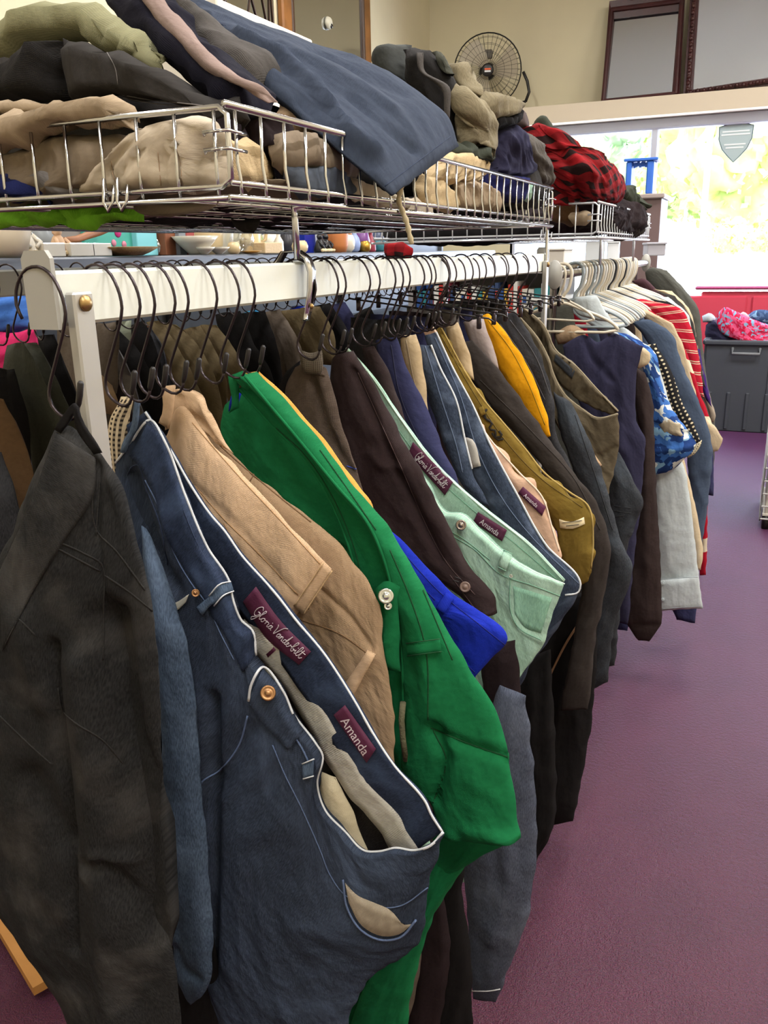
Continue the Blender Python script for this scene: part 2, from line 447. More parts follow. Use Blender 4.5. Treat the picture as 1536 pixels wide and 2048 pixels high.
# ================================================================== materials for the room
def carpet_mat():
    m, nt, b = nodes('carpet'); L = nt.links.new
    tc = N(nt, 'ShaderNodeTexCoord'); n1 = N(nt, 'ShaderNodeTexNoise', Scale=330., Detail=3.); n2 = N(nt, 'ShaderNodeTexNoise', Scale=5., Detail=5.)
    n3 = N(nt, 'ShaderNodeTexNoise', Scale=90., Detail=2.)
    for n in (n1, n2, n3): L(tc.outputs['Object'], n.inputs['Vector'])
    r = N(nt, 'ShaderNodeValToRGB'); e = r.color_ramp.elements
    e[0].position = .36; e[0].color = (*hexc('#2e0f1c'), 1); e[1].position = .66; e[1].color = (*hexc('#5a2238'), 1)
    L(n1.outputs['Fac'], r.inputs['Fac'])
    mx = N(nt, 'ShaderNodeMix', data_type='RGBA', blend_type='MULTIPLY'); mx.inputs[0].default_value = .5
    r2 = N(nt, 'ShaderNodeValToRGB'); e = r2.color_ramp.elements; e[0].position = .35; e[0].color = (.7, .66, .7, 1); e[1].position = .6; e[1].color = (1, 1, 1, 1)
    L(n2.outputs['Fac'], r2.inputs['Fac']); L(r.outputs['Color'], mx.inputs[6]); L(r2.outputs['Color'], mx.inputs[7])
    L(mx.outputs[2], b.inputs['Base Color']); b.inputs['Roughness'].default_value = .5; b.inputs['Specular IOR Level'].default_value = .35
    b.inputs['Sheen Weight'].default_value = .6; b.inputs['Sheen Roughness'].default_value = .3; b.inputs['Sheen Tint'].default_value = (.42, .22, .85, 1)  # violet sheen tint puts the window's glare into the carpet colour
    ad = N(nt, 'ShaderNodeMath', operation='ADD'); L(n1.outputs['Fac'], ad.inputs[0]); L(n3.outputs['Fac'], ad.inputs[1])
    bp = N(nt, 'ShaderNodeBump', Strength=.7, Distance=.004); L(ad.outputs[0], bp.inputs['Height']); L(bp.outputs['Normal'], b.inputs['Normal'])
    return m
def glass_mat(name='window_glass', refl=.08, tint=(1, 1, 1)):
    m = bpy.data.materials.new(name); m.use_nodes = True; nt = m.node_tree; nt.nodes.clear()
    o = N(nt, 'ShaderNodeOutputMaterial'); t = N(nt, 'ShaderNodeBsdfTransparent', Color=(*tint, 1)); g = N(nt, 'ShaderNodeBsdfGlossy', Roughness=.02)
    mx = N(nt, 'ShaderNodeMixShader'); mx.inputs[0].default_value = refl
    nt.links.new(t.outputs[0], mx.inputs[1]); nt.links.new(g.outputs[0], mx.inputs[2]); nt.links.new(mx.outputs[0], o.inputs[0]); return m
chrome = mat('chrome', '#c9c9cc', .16, 1, bump=.05, bscale=30)
chrome_d = mat('chrome_dull', '#8d8a88', .3, 1)
darkwire = mat('hanger_wire', '#453e42', .3, .9)
rubber = mat('rubber_tip', '#1b1718', .45)
whitepaint = mat('white_paint', '#dcded6', .45, bump=.25, bscale=40, var=.05)
greypaint = mat('grey_paint', '#a3a19c', .4, .15, bump=.1, bscale=50, var=.04)
alu = mat('aluminium', '#b9b7b4', .42, .65, bump=.1, bscale=45, var=.06)
cream = mat('cream_wall', '#cdc3a6', .9, bump=.15, bscale=18, var=.03)
soffit_m = mat('soffit_paint', '#d0c2ae', .8)
frame_w = mat('window_frame', '#b9bccb', .5)
redp = mat('red_laminate', '#cf4258', .45)
brass = mat('brass', '#a88a5c', .35, .9)
thread = mat('worn_white_edge', '#c9ccd2', .9)

# ================================================================== the shell
YW = 8.5; XL = -3.3; XR = 3.2; YB = -2.2; ZC = 4.4
mb = MB(); mb.box(((XL + XR) / 2, (YB + YW) / 2, -.05), (XR - XL, YW - YB + .4, .1)); struct('floor', mb, carpet_mat())
mb = MB(); mb.box(((XL + XR) / 2, (YB + YW) / 2, ZC + .05), (XR - XL + .4, YW - YB + .8, .1)); struct('ceiling', mb, mat('ceiling_white', '#dcd8cc', .9))
mb = MB(); mb.box((XL - .1, (YB + YW) / 2, ZC / 2), (.2, YW - YB + .8, ZC)); struct('wall_left', mb, cream)
mb = MB(); mb.box((XR + .1, (YB + YW) / 2, ZC / 2), (.2, YW - YB + .8, ZC)); struct('wall_right', mb, cream)
mb = MB(); mb.box(((XL + XR) / 2, YB - .1, ZC / 2), (XR - XL, .2, ZC)); struct('wall_back', mb, cream)
mb = MB()
mb.box(((XL + XR) / 2, YW + .3, (2.55 + ZC) / 2), (XR - XL, .1, ZC - 2.55))
mb.box(((XL + XR) / 2, YW + .1, .35), (XR - XL, .2, .7)); mb.box((XL + .475, YW + .1, 1.6), (.95, .2, 1.9)); mb.box((XR - .15, YW + .1, 1.6), (.3, .2, 1.9))
struct('wall_front', mb, cream)
mb = MB(); mb.box(((XL + XR) / 2, YW + .06, 2.625), (XR - XL, .5, .15)); struct('trim_1', mb, soffit_m)
# window: frame, mullions and panes
xs = [XL + .95, -1.07, 1.1, XR - .3]
mb = MB(); Yf = YW + .05
mb.box(((xs[0] + xs[-1]) / 2, Yf, 2.505), (xs[-1] - xs[0], .12, .09), bev=.01); mb.box(((xs[0] + xs[-1]) / 2, Yf - .03, 2.47), (xs[-1] - xs[0], .05, .03), bev=.006)
mb.box(((xs[0] + xs[-1]) / 2, Yf, .74), (xs[-1] - xs[0], .14, .08), bev=.01)
for x in xs: mb.box((x, Yf, 1.62), (.06, .1, 1.72), bev=.008)
w = struct('window_1', mb, frame_w)
for a, b in zip(xs, xs[1:]):
    mb = MB(); mb.box(((a + b) / 2, Yf, 1.61), (b - a - .05, .008, 1.68)); g = mb.build('pane', glass_mat(), w, smooth=False)
# shield decal on the glass
p0 = PY(1470, 285, Yf - .012); mb = MB()
k = .145; poly = [(-.95, .9), (-.5, 1.02), (0, 1.08), (.5, 1.02), (.95, .9), (.92, .2), (.7, -.35), (.35, -.75), (0, -1.1), (-.35, -.75), (-.7, -.35), (-.92, .2)]
mb.prism([p0 + Vector((x * k, 0, z * k)) for x, z in poly], (0, .003, 0))
sh = mb.build('shield_sticker', mat('sticker_grey', '#a9babf', .6), smooth=False)
tag(sh, 'grey shield-shaped sticker high on the right window pane', 'sticker')
mb = MB()
mb.tube([p0 + Vector((x * k * 1.0, -.002, z * k * 1.0)) for x, z in poly], .004, 6, closed=True)
mb.build('border', mat('sticker_border', '#5c6b78', .6), sh)
mb = MB()
for z, wd in ((.62, .75), (.45, .8), (-.1, .6), (-.28, .5)): mb.box(p0 + Vector((0, -.002, z * k)), (2 * k * wd, .002, .012))
mb.build('lettering_band', mat('sticker_white', '#dfe6ea', .6), sh, smooth=False)

# ================================================================== outside
conc = mat('concrete', '#c9c6bd', .9, bump=.2, bscale=4, var=.05)
mb = MB(); mb.box((0, 40, -.15), (120, 62.4, .1)); struct('ground', mb, conc)
leaf = [mat('leaf_a', '#a6c070', .8, bump=1, bscale=9, var=.5), mat('leaf_b', '#bccf76', .8, bump=1, bscale=9, var=.5), mat('leaf_c', '#9dc094', .8, bump=1, bscale=9, var=.5)]
bark = mat('bark', '#d2ccc0', .9)
def tree(px, py, Y, r, m, label, seed, low=False, name='street_tree'):
    c = PY(px, py, Y); t = thing(name, label, 'bush' if low else 'tree'); rnd = random.Random(seed); mb = MB()
    for i in range(16 if not low else 9):
        a = rnd.uniform(0, 2 * PI); q = rnd.uniform(.1, .75)
        mb.blob((c.x + math.cos(a) * q * r, Y + math.sin(a) * q * r, c.z + rnd.uniform(-.55, .6) * r * (.7 if low else 1)), r * rnd.uniform(.3, .5), 3, .7, seed + i)
    # loose leaves round the crown
    for i in range(500):
        a = rnd.uniform(0, 2 * PI); ph = rnd.uniform(-1.2, 1.4); rr = r * rnd.uniform(.75, 1.12)
        p = Vector((c.x + math.cos(a) * math.cos(ph) * rr, Y + math.sin(a) * math.cos(ph) * rr, c.z + math.sin(ph) * rr * (.75 if low else .95)))
        d = Vector((rnd.uniform(-1, 1), rnd.uniform(-1, 1), rnd.uniform(-1, 1))) * .07 * r; e = d.orthogonal() * .6; n = len(mb.v)
        mb.v += [p - d, p + e, p + d, p - e]; mb.face([n, n + 1, n + 2, n + 3])
    mb.build('crown', m, t)
    mb = MB(); mb.tube([(c.x, Y, -.1), (c.x + .05, Y, c.z * .5), (c.x, Y, c.z)], [.05 * r, .04 * r, .03 * r], 8); mb.build('trunk', bark, t)
tree(1376, 335, 24, 1.25, leaf[0], 'green tree outside, left of the shield sticker on the pane', 1)
tree(1350, 385, 27, .95, leaf[1], 'low yellow-green tree outside beneath the taller green tree', 2)
tree(1500, 330, 22, 1.5, leaf[1], 'yellow-green tree outside behind the shield sticker', 3)
tree(1190, 320, 26, 1.4, leaf[2], 'pale green tree outside behind the left window pane', 4)
tree(1443, 345, 30, 1.3, leaf[2], 'blue-green tree outside directly below the shield sticker', 5)
tree(1290, 330, 31, 1.2, leaf[1], 'pale yellow tree outside behind the window mullion', 7)
tree(1460, 472, 16, .36, leaf[1], 'rounded yellow-green bush outside, whole in view', 8, True, 'garden_bush')
tree(1533, 478, 17, .28, leaf[0], 'yellow-green bush outside, cut by the right picture edge', 9, True, 'garden_bush')
mb = MB(); q = PY(1418, 300, 20); mb.tube([(q.x, 20, -.1), (q.x, 20, 6.5)], .06, 10); mb.lathe((q.x, 20, -.1), [(.16, 0), (.16, .1), (.07, .14)], 12)
tag(mb.build('light_pole', mat('pole_white', '#e4e4e0', .5)), 'pale light pole outside between the trees', 'pole')

# ================================================================== right of the aisle
def counter():
    t = thing('window_bench', 'red laminate bench counter under the shop window', 'counter')
    mb = MB(); mb.box((1.0, YW - .1, 1.1), (3.22, .2, .03), bev=.012); mb.build('top', mat('red_top', '#b0507e', .35), t, smooth=False)
    mb = MB(); mb.box((1.02, YW - .1, .53), (3.15, .08, 1.07), bev=.01)
    for x in (-.5, .2, .9, 1.6, 2.3): mb.box((x, YW - .15, .75), (.66, .03, .56), bev=.012)
    mb.build('front_panel', redp, t, smooth=False)
counter()
binm = mat('bin_plastic', '#3c4048', .5, bump=.2, bscale=30)
def bin_(x0, x1, y0, label):
    t = thing('storage_bin', label, 'bin', 'dark plastic clothing bins'); mb = MB(); d = .75; h = .735; cx = (x0 + x1) / 2; w_ = x1 - x0
    for (x, y, sx, sy) in ((cx, y0, w_, .03), (cx, y0 + d, w_, .03), (x0, y0 + d / 2, .03, d), (x1, y0 + d / 2, .03, d)): mb.box((x, y, h / 2), (sx, sy, h), bev=.008)
    mb.box((cx, y0 + d / 2, .03), (w_, d, .04)); mb.build('body', binm, t, smooth=False)
    mb = MB()
    for i in range(7): mb.box((x0 + .06 + i * (w_ - .12) / 6, y0 - .02, .17), (.03, .02, .3), bev=.006)
    mb.box((cx, y0 - .018, .43), (.02, .015, .5), bev=.004)
    mb.build('rib', binm, t, smooth=False)
    mb = MB(); mb.box((cx, y0 - .012, h - .02), (w_ + .03, .06, .04), bev=.01); mb.box((x0, y0 + d / 2, h - .02), (.06, d, .04), bev=.01); mb.box((x1, y0 + d / 2, h - .02), (.06, d, .04), bev=.01); mb.build('rim', binm, t, smooth=False)
    mb = MB(); mb.tube([(x0 + .2, y0 - .02, h - .06), (x0 + .2, y0 - .055, h - .1), (x0 + .4, y0 - .055, h - .1), (x0 + .4, y0 - .02, h - .06)], .012, 8); mb.build('handle', mat('bin_handle', '#6a6d72', .5), t)
bin_(-.42, .55, 7.42, 'dark plastic bin heaped with clothes, left one below the red bench')
bin_(.68, 1.58, 7.42, 'dark plastic bin heaped with clothes, right one below the red bench')
# white wire tub at the right picture edge
def tub():
    t = thing('wire_tub', 'white wire display tub at the right picture edge', 'basket'); x0, x1, y0, y1 = .075, .68, 4.75, 5.35; h = .62
    W = mat('white_wire', '#dcdcd8', .4)
    for nm, a, b in (('side_panel', (x0, y0), (x0, y1)), ('side_panel', (x1, y0), (x1, y1)), ('end_panel', (x0, y0), (x1, y0)), ('end_panel', (x0, y1), (x1, y1))):
        mb = MB()
        for k in range(9): z = .06 + k * h / 9; mb.tube([(a[0], a[1], z), (b[0], b[1], z)], .005, 6)
        for k in range(13): u = k / 12; mb.tube([(a[0] + (b[0] - a[0]) * u, a[1] + (b[1] - a[1]) * u, .05), (a[0] + (b[0] - a[0]) * u, a[1] + (b[1] - a[1]) * u, h)], .0035, 6)
        mb.build(nm, W, t)
    mb = MB(); mb.box(((x0 + x1) / 2, (y0 + y1) / 2, .08), (x1 - x0 - .02, y1 - y0 - .02, .01)); mb.box((x0 + .03, (y0 + y1) / 2, .34), (.02, y1 - y0 - .04, .54), bev=.004); mb.build('liner', mat('liner', '#c9c4b8', .8), t, smooth=False)
    for x in (x0 + .03, x1 - .03):
        for y in (y0 + .03, y1 - .03): mb = MB(); mb.tube([(x, y, 0), (x, y, .07)], .02, 8); mb.build('foot', rubber, t)
    mb = MB(); mb.tube([(x0, y0, h), (x1, y0, h), (x1, y1, h), (x0, y1, h)], .008, 8, closed=True); mb.build('rim', W, t)
tub()

# ================================================================== racks
ZB0, ZB1 = 1.392, 1.441
def rack():
    t = thing('garment_rack', 'long white-painted garment rail nearest the aisle, carrying the trousers', 'clothes rack')
    mb = MB(); mb.box((BARX, (.6 + 2.49) / 2, (ZB0 + ZB1) / 2), (.024, 1.89, ZB1 - ZB0), bev=.003); mb.build('crossbar', whitepaint, t, smooth=False)
    for y in (.597, 2.494):
        mb = MB(); pl = [(-.017, ZB0 - .002), (.017, ZB0 - .002), (.017, 1.452), (.012, 1.459), (-.012, 1.459), (-.017, 1.452)]
        mb.prism([Vector((BARX + a, y, z)) for a, z in pl], (0, .005, 0)); mb.build('end_plate', greypaint, t, smooth=False)
    for y in (.624, 2.45):
        mb = MB(); mb.box((BARX + .020, y, .726), (.012, .026, 1.392), bev=.002); mb.build('post', alu, t, smooth=False)
        mb = MB(); mb.lathe((BARX + .027, y, 1.412), [(.0075, -.001), (.0075, .0015), (.006, .003), (.003, .0045), (.001, .005)], 14, M=Vector((1, 0, 0)).to_track_quat('Z', 'Y').to_matrix()); mb.build('bolt', brass, t)
        mb = MB(); mb.box((BARX - .1, y, .03), (.4, .05, .04), bev=.006); mb.build('foot', greypaint, t, smooth=False)
    # dark low foot plank seen at the lower left
    t2 = thing('garment_rack', 'second white garment rail, left of and behind the nearest one', 'clothes rack')
    mb = MB(); mb.box((-1.25, 2.0, 1.413), (.024, 3.0, .046), bev=.003); mb.build('crossbar', whitepaint, t2, smooth=False)
    for y in (.55, 3.45):
        mb = MB(); mb.box((-1.235, y, .7), (.012, .03, 1.39), bev=.002); mb.build('post', alu, t2, smooth=False)
        mb = MB(); mb.box((-1.25, y, .03), (.45, .05, .04), bev=.006); mb.build('foot', greypaint, t2, smooth=False)
    t3 = thing('garment_rack', 'round-tube rail with a disc end, carrying shirts on pale hangers', 'clothes rack')
    mb = MB(); mb.tube([(BARX, 2.66, 1.378), (BARX, 4.75, 1.378)], .015, 14); mb.build('crossbar', chrome_d, t3)
    for y in (2.655, 4.75):
        mb = MB(); mb.lathe((BARX, y, 1.378), [(.041, -.004), (.044, 0), (.041, .004)], 28, sx=.55, M=Matrix.Rotation(PI / 2, 3, 'X')); mb.build('end_disc', greypaint, t3)
    for y in (2.78, 4.6):
        mb = MB(); mb.tube([(BARX - .03, y, .04), (BARX - .03, y, 1.36), (BARX, y, 1.378)], .012, 10); mb.build('post', chrome_d, t3)
        mb = MB(); mb.box((BARX - .12, y, .03), (.3, .05, .04), bev=.006); mb.build('foot', greypaint, t3, smooth=False)
rack()
def basket(x0, x1, y0, y1, zb, zt, label, sp=.05, white=False, posts=()):
    t = thing('wire_basket', label, 'basket'); m = mat('chrome_white', '#cfd3dc', .25, .6) if white else chrome; r = .0021
    for (y, nm) in ((y0, 'end_panel'), (y1, 'end_panel')):
        mb = MB(); n = int((x1 - x0) / sp)
        for i in range(n):
            x = x1 - .017 - i * (x1 - x0) / n; mb.tube([(x, y, zb - .008), (x, y - .0015 * (1 if y == y0 else -1), zb + .02), (x, y, zt + .002)], r, 6)
        mb.tube([(x0, y, zt), (x1 - .01, y, zt), (x1, y, zt - .008), (x1, y, zb + .012), (x1 - .012, y, zb + .004), (x0, y, zb + .004)], .0034, 8)
        mb.tube([(x0, y - .004, zb - .008), (x1, y - .004, zb - .008)], .003, 8); mb.build(nm, m, t)
    for (x, s) in ((x1, 1), (x0, -1)):
        mb = MB(); n = int((y1 - y0) / sp)
        for i in range(n):
            y = y0 + .016 + i * (y1 - y0) / n; mb.tube([(x + s * .002, y, zb - .01), (x + s * .002, y, zb + .012), (x - s * .001, y, zb + .03), (x, y, zt + .002)], r, 6)
        mb.tube([(x, y0 - .004, zt + .002), (x, y1, zt + .002)], .0042, 8); mb.tube([(x, y0, zb + .008), (x, y1, zb + .008)], .003, 8); mb.tube([(x + s * .004, y0 - .01, zb - .008), (x + s * .004, y1, zb - .008)], .0036, 8)
        mb.build('side_panel', m, t)
    mb = MB()
    for i in range(int((y1 - y0) / .05)):
        y = y0 + .03 + i * .05; mb.tube([(x0, y, zb - .004), (x1, y, zb - .004)], .0018, 6)
    for i in range(6): x = x0 + (i + .5) * (x1 - x0) / 6; mb.tube([(x, y0, zb - .008), (x, y1, zb - .008)], .0028, 6)
    mb.build('base_grid', m, t)
    for y in (y0, y1):       # corner ties that hook two panels together
        for z in (zb + .038, zb + .056):
            mb = MB(); mb.tube([(x1 - .028, y - .003, z), (x1 - .03, y - .004, z + .004), (x1 + .002, y - .004, z + .004), (x1 + .005, y + .016, z + .003), (x1 + .003, y + .03, z + .003)], .0019, 6); mb.build('corner_clip', m, t)
    for xh in (x1 - .17,):
        mb = MB()
        for q in (0, .02): mb.tube([(xh + q, y0 - .006, zb + .02), (xh + q - .004, y0 - .006, zb - .006), (xh + q + .003, y0 - .008, zb - .016), (xh + q + .01, y0 - .006, zb - .006), (xh + q + .012, y0 - .004, zb + .012)], .0022, 6)
        mb.build('hanging_hook', m, t)
    for (xp, y, zl) in posts:
        mb = MB(); mb.tube([(x1 - .02, y, zb - .006), (xp, y, zb - .008), (xp + .001, y, zb - .02), (xp + .002, y, zl)], .0045, 10); mb.build('support_post', m, t)
    return t
b1 = basket(-1.28, -.55, .844, 2.37, 1.52, 1.604, 'large chrome wire basket on top of the nearest rail, heaped with folded trousers', .052, posts=((-.588, 1.047, 1.445), (-.585, 2.47, .02)))
# strap bracket that clips the support over the bar
mb = MB(); yq = 1.06; W2 = .009
path = [(-.027, 1.405), (-.024, 1.44), (-.012, 1.456), (.008, 1.457), (.021, 1.447), (.026, 1.43), (.024, 1.405), (.018, 1.375), (.015, 1.365)]
prev = None
for a, z in path:
    n = len(mb.v); mb.v += [Vector((BARX + a * 1.15, yq - W2, z)), Vector((BARX + a * 1.15, yq + W2, z)), Vector((BARX + a * 1.0, yq + W2, z - .002)), Vector((BARX + a * 1.0, yq - W2, z - .002))]
    if prev is not None:
        for k in range(4): mb.face([prev + k, prev + (k + 1) % 4, n + (k + 1) % 4, n + k])
    else: mb.face([n, n + 1, n + 2, n + 3])
    prev = n
mb.face([prev + 3, prev + 2, prev + 1, prev])
br = mb.build('rail_bracket', chrome, b1); br['label'] = 'chrome strap bracket clipped over the white bar'
mb = MB(); mb.lathe((BARX + .0245, yq, 1.383), [(.004, 0), (.004, .002), (.0015, .004)], 12, M=Vector((1, 0, 0)).to_track_quat('Z', 'Y').to_matrix()); mb.build('screw', brass, b1)
basket(-1.25, -.5, 2.77, 3.98, 1.492, 1.585, 'second chrome wire basket farther along, under the red checked shirt', .05, True, posts=((-.52, 2.95, 1.40), (-.52, 3.7, 1.40)))

# hooks (one wire, one rubber tip) that carry the trousers
def wire_hook():
    t = thing('trouser_hook', 'x', 'hanger', loc=(0, 0, 0))
    P = [(-.026, .002), (-.031, .020), (-.026, .038), (-.012, .051), (.004, .053), (.017, .046), (.026, .031), (.029, .012), (.026, -.004), (.012, -.045), (.003, -.07), (-.004, -.092), (-.005, -.105), (-.001, -.117), (.008, -.126), (.017, -.13), (.024, -.127), (.0285, -.119), (.031, -.108)]
    f = lambda z: z if z > .02 else .02 + (z - .02) * .69
    q = cr([(a, 0, f(z)) for a, z in P], 40); mb = MB(); mb.tube(q, .0016, 7); mb.build('wire', darkwire, t)
    mb = MB(); mb.tube([(a, 0, f(z)) for a, z in ((.0302, -.112), (.031, -.107), (.0335, -.096), (.0365, -.08), (.037, -.077))], [.0017, .0028, .003, .003, .0018], 8); mb.build('rubber_tip', rubber, t)
    return t
HK = wire_hook(); HK0 = []
def place(proto, used, loc, rz, label, group, sc=1):
    o = proto if not used else copy_tree(proto)
    used.append(1); o.location = loc; o.rotation_euler = (0, 0, rz); o['label'] = label; o['group'] = group; o.scale = (sc, sc, sc)
    if '_placed' not in o: o['_placed'] = 1
    return o
# ================================================================== fabrics
C = cloth
black_d = C('black_denim', '#2d2d2e', '#171718', 'denim', wear=.5, wcol='#575452', wsc=12, scale=.9)
blue_d = C('blue_denim', '#3b4456', '#262d3b', 'denim', wear=.3, wcol='#5f708e', wsc=6, scale=1.3)
lblue_d = C('faded_denim', '#56677f', '#364356', 'denim', wear=.3, wcol='#8194b0', wsc=8, scale=1.0)
inner_d = C('inside_denim', '#313b52', '#20283a', 'denim', wear=.35, wcol='#5b6f94', wsc=16)
lining = C('pocket_lining', '#a69b8a', '#7c7264', 'twill', wear=.3)
wlining = C('white_lining', '#b9b6ae', '#858178', 'twill', scale=2.2, wear=.3)
khaki = C('khaki_twill', '#d5b697', '#bc9b7b', 'twill', wear=.35)
khaki2 = C('brown_khaki', '#ad9377', '#937a61', 'twill', wear=.35)
green = C('green_twill', '#1c7547', '#125c37', 'twill', wear=.4)
yellowo = C('amber_cotton', '#e0aa58', '#c49040', 'twill', wear=.3)
royal = C('royal_blue', '#1c2fae', '#142383', 'twill', wear=.4)
linen = C('brown_linen', '#5d5048', '#3f3630', 'plain', scale=2, wear=.5)
choco = C('chocolate_satin', '#37292a', '#231a1b', 'plain', rough=.5, wear=.4)
mint = C('mint_denim', '#a9ccba', '#9cc2af', 'denim', wear=.3, wcol='#cfe6d8')
navy = C('navy_twill', '#3a3c60', '#272945', 'twill', wear=.4)
creamc = C('cream_cotton', '#cbb596', '#a8926f', 'twill', wear=.4)
mdenim = C('mid_denim', '#404a5d', '#262d3c', 'denim', wear=.5, wcol='#7d8ca8', wsc=20)
pinkc = C('peach_cotton', '#ddb89e', '#c29a82', 'twill', wear=.35)
olive = C('mustard_olive', '#806a30', '#665324', 'twill', wear=.45)
charc = C('charcoal_brown', '#403a38', '#2a2624', 'plain', wear=.45)
yellow = C('bright_yellow', '#e29e16', '#bf8010', 'twill', wear=.35)
bdenim = C('washed_black', '#36363a', '#1d1d20', 'denim', wear=.4, wcol='#5d5f66')
cargo = C('khaki_cargo', '#665c4b', '#4a4236', 'cord', scale=.5, wear=.5)
slate = C('slate_denim', '#3d4046', '#292b2f', 'denim', wear=.35, wcol='#63707f')
blackc = C('black_cotton', '#1b191a', '#0e0d0e', 'plain', wear=.5)
greyb = C('grey_blue_denim', '#545a6a', '#373c4a', 'denim', wear=.3, wcol='#7d8494')
taupe = C('taupe_cotton', '#6d6259', '#4d443c', 'twill', wear=.4)
greycl = C('grey_cotton', '#7d7877', '#5d5958', 'plain', wear=.4)
olivek = C('army_khaki', '#6e6047', '#4e4433', 'twill', wear=.45)
gravel = C('green_grey', '#494a42', '#34352f', 'cord', scale=.6, wear=.45)
hound = C('houndstooth', '#b8a68a', '#2c2622', 'houndstooth')
brownc = C('brown_cotton', '#6a5138', '#4b3927', 'twill', wear=.5)
maroonc = C('dark_brown_cotton', '#2b2023', '#1a1315', 'plain', wear=.5)
tag_p = mat('purple_label', '#55203f', .7, bump=.3, bscale=400)
tag_w = mat('pale_label', '#cfc9c2', .8, bump=.3, bscale=400)
ink_w = mat('label_white_thread', '#d8cdd6', .7)
ink_k = mat('label_dark_thread', '#3b3a3c', .7)
silver = mat('silver_jewel', '#c4c8c4', .2, .9)
copper = mat('copper_rivet', '#9a7350', .35, .85)
btn_br = mat('brown_button', '#6f5a50', .35)
cord_m = mat('grey_cord', '#6d6a52', .9, bump=1, bscale=400)

def hookY(px): return PX(px, 600, BARX + .029).y
HG_F = 'wire trouser hooks on the white rail'
HG_C = 'crowded wire hooks on the far half of the rail'
for px, lab in ((130, 'lone black wire hook nearest the end plate, holding the black jeans'),
                (246, 'left of the two touching wire hooks that hold the blue jeans'), (278, 'right of the two touching wire hooks that hold the blue jeans'),
                (313, 'leftmost of three wire hooks that hold the khaki trousers'), (350, 'middle of three wire hooks that hold the khaki trousers'), (378, 'rightmost of three wire hooks that hold the khaki trousers'),
                (438, 'leftmost of three wire hooks above the green trousers'), (480, 'middle of three wire hooks above the green trousers'), (514, 'rightmost of three wire hooks, above the green trousers and holding the amber pair'),
                (633, 'wire hook just right of the chrome strap bracket, above the brown linen trousers'), (680, 'wire hook holding the dark chocolate trousers, second past the chrome bracket'), (695, 'wire hook holding the pale mint jeans, third past the chrome bracket'),
                (742, 'left of the pair of wire hooks above the navy trousers'), (760, 'right of the pair of wire hooks above the navy trousers')):
    place(HK, HK0, (BARX, hookY(px), 1.392), random.uniform(-.12, .12), lab, HG_F)
for px in (797, 811, 821, 848, 864, 874, 897, 905, 912, 948, 975, 993, 1018, 1034, 1059):
    place(HK, HK0, (BARX, hookY(px), 1.392), random.uniform(-.35, .2), 'dark wire hook crowded among others on the far half of the white rail', HG_C)

TROUSERS = []
def T(label, cat='trousers', name='trousers', group='trousers hanging on the nearest rail'):
    t = thing(name, label, cat, group); TROUSERS.append(t); return t
def legs(t, m, Y, x0=-.74, x1=-.46, z0=.95, z1=.3, seed=1):
    for k, (a, b) in enumerate(((x0, (x0 + x1) / 2 - .005), ((x0 + x1) / 2 + .005, x1))):
        rows = []
        for i in range(5):
            z = z0 + (z1 - z0) * i / 4; w = .02 * math.sin(i * 2.1 + seed + k)
            rows.append([(*PIX((a + w + .01 * i, Y + .01 * k, z)), .01 * k), (*PIX((b + w - .01 * i, Y + .01 * k, z)), .01 * k)])
        drape('leg', rows, m, t, Y=Y, thick=.012, fold=.006, seed=seed + k, hem=1, res=.02)
def text_on(c, s, org, ux, uy, m, parent, lift=.0035, name='lettering'):
    """s written on cloth c; org = pixel of the text's lower left, ux = pixel vector of one em to the right, uy = pixel vector of one em up"""
    cu = bpy.data.curves.new('t', 'FONT'); cu.body = s; cu.resolution_u = 3; ob = bpy.data.objects.new('t', cu); COL.objects.link(ob)
    me = bpy.data.meshes.new_from_object(ob.evaluated_get(bpy.context.evaluated_depsgraph_get())); bpy.data.objects.remove(ob); bpy.data.curves.remove(cu)
    for v in me.vertices:
        v.co = hit(c, org[0] + ux[0] * v.co.x + uy[0] * v.co.y, org[1] + ux[1] * v.co.x + uy[1] * v.co.y, lift)
    me.name = name; me.materials.clear(); me.materials.append(m); o = bpy.data.objects.new(name, me); COL.objects.link(o); o.parent = parent; return o
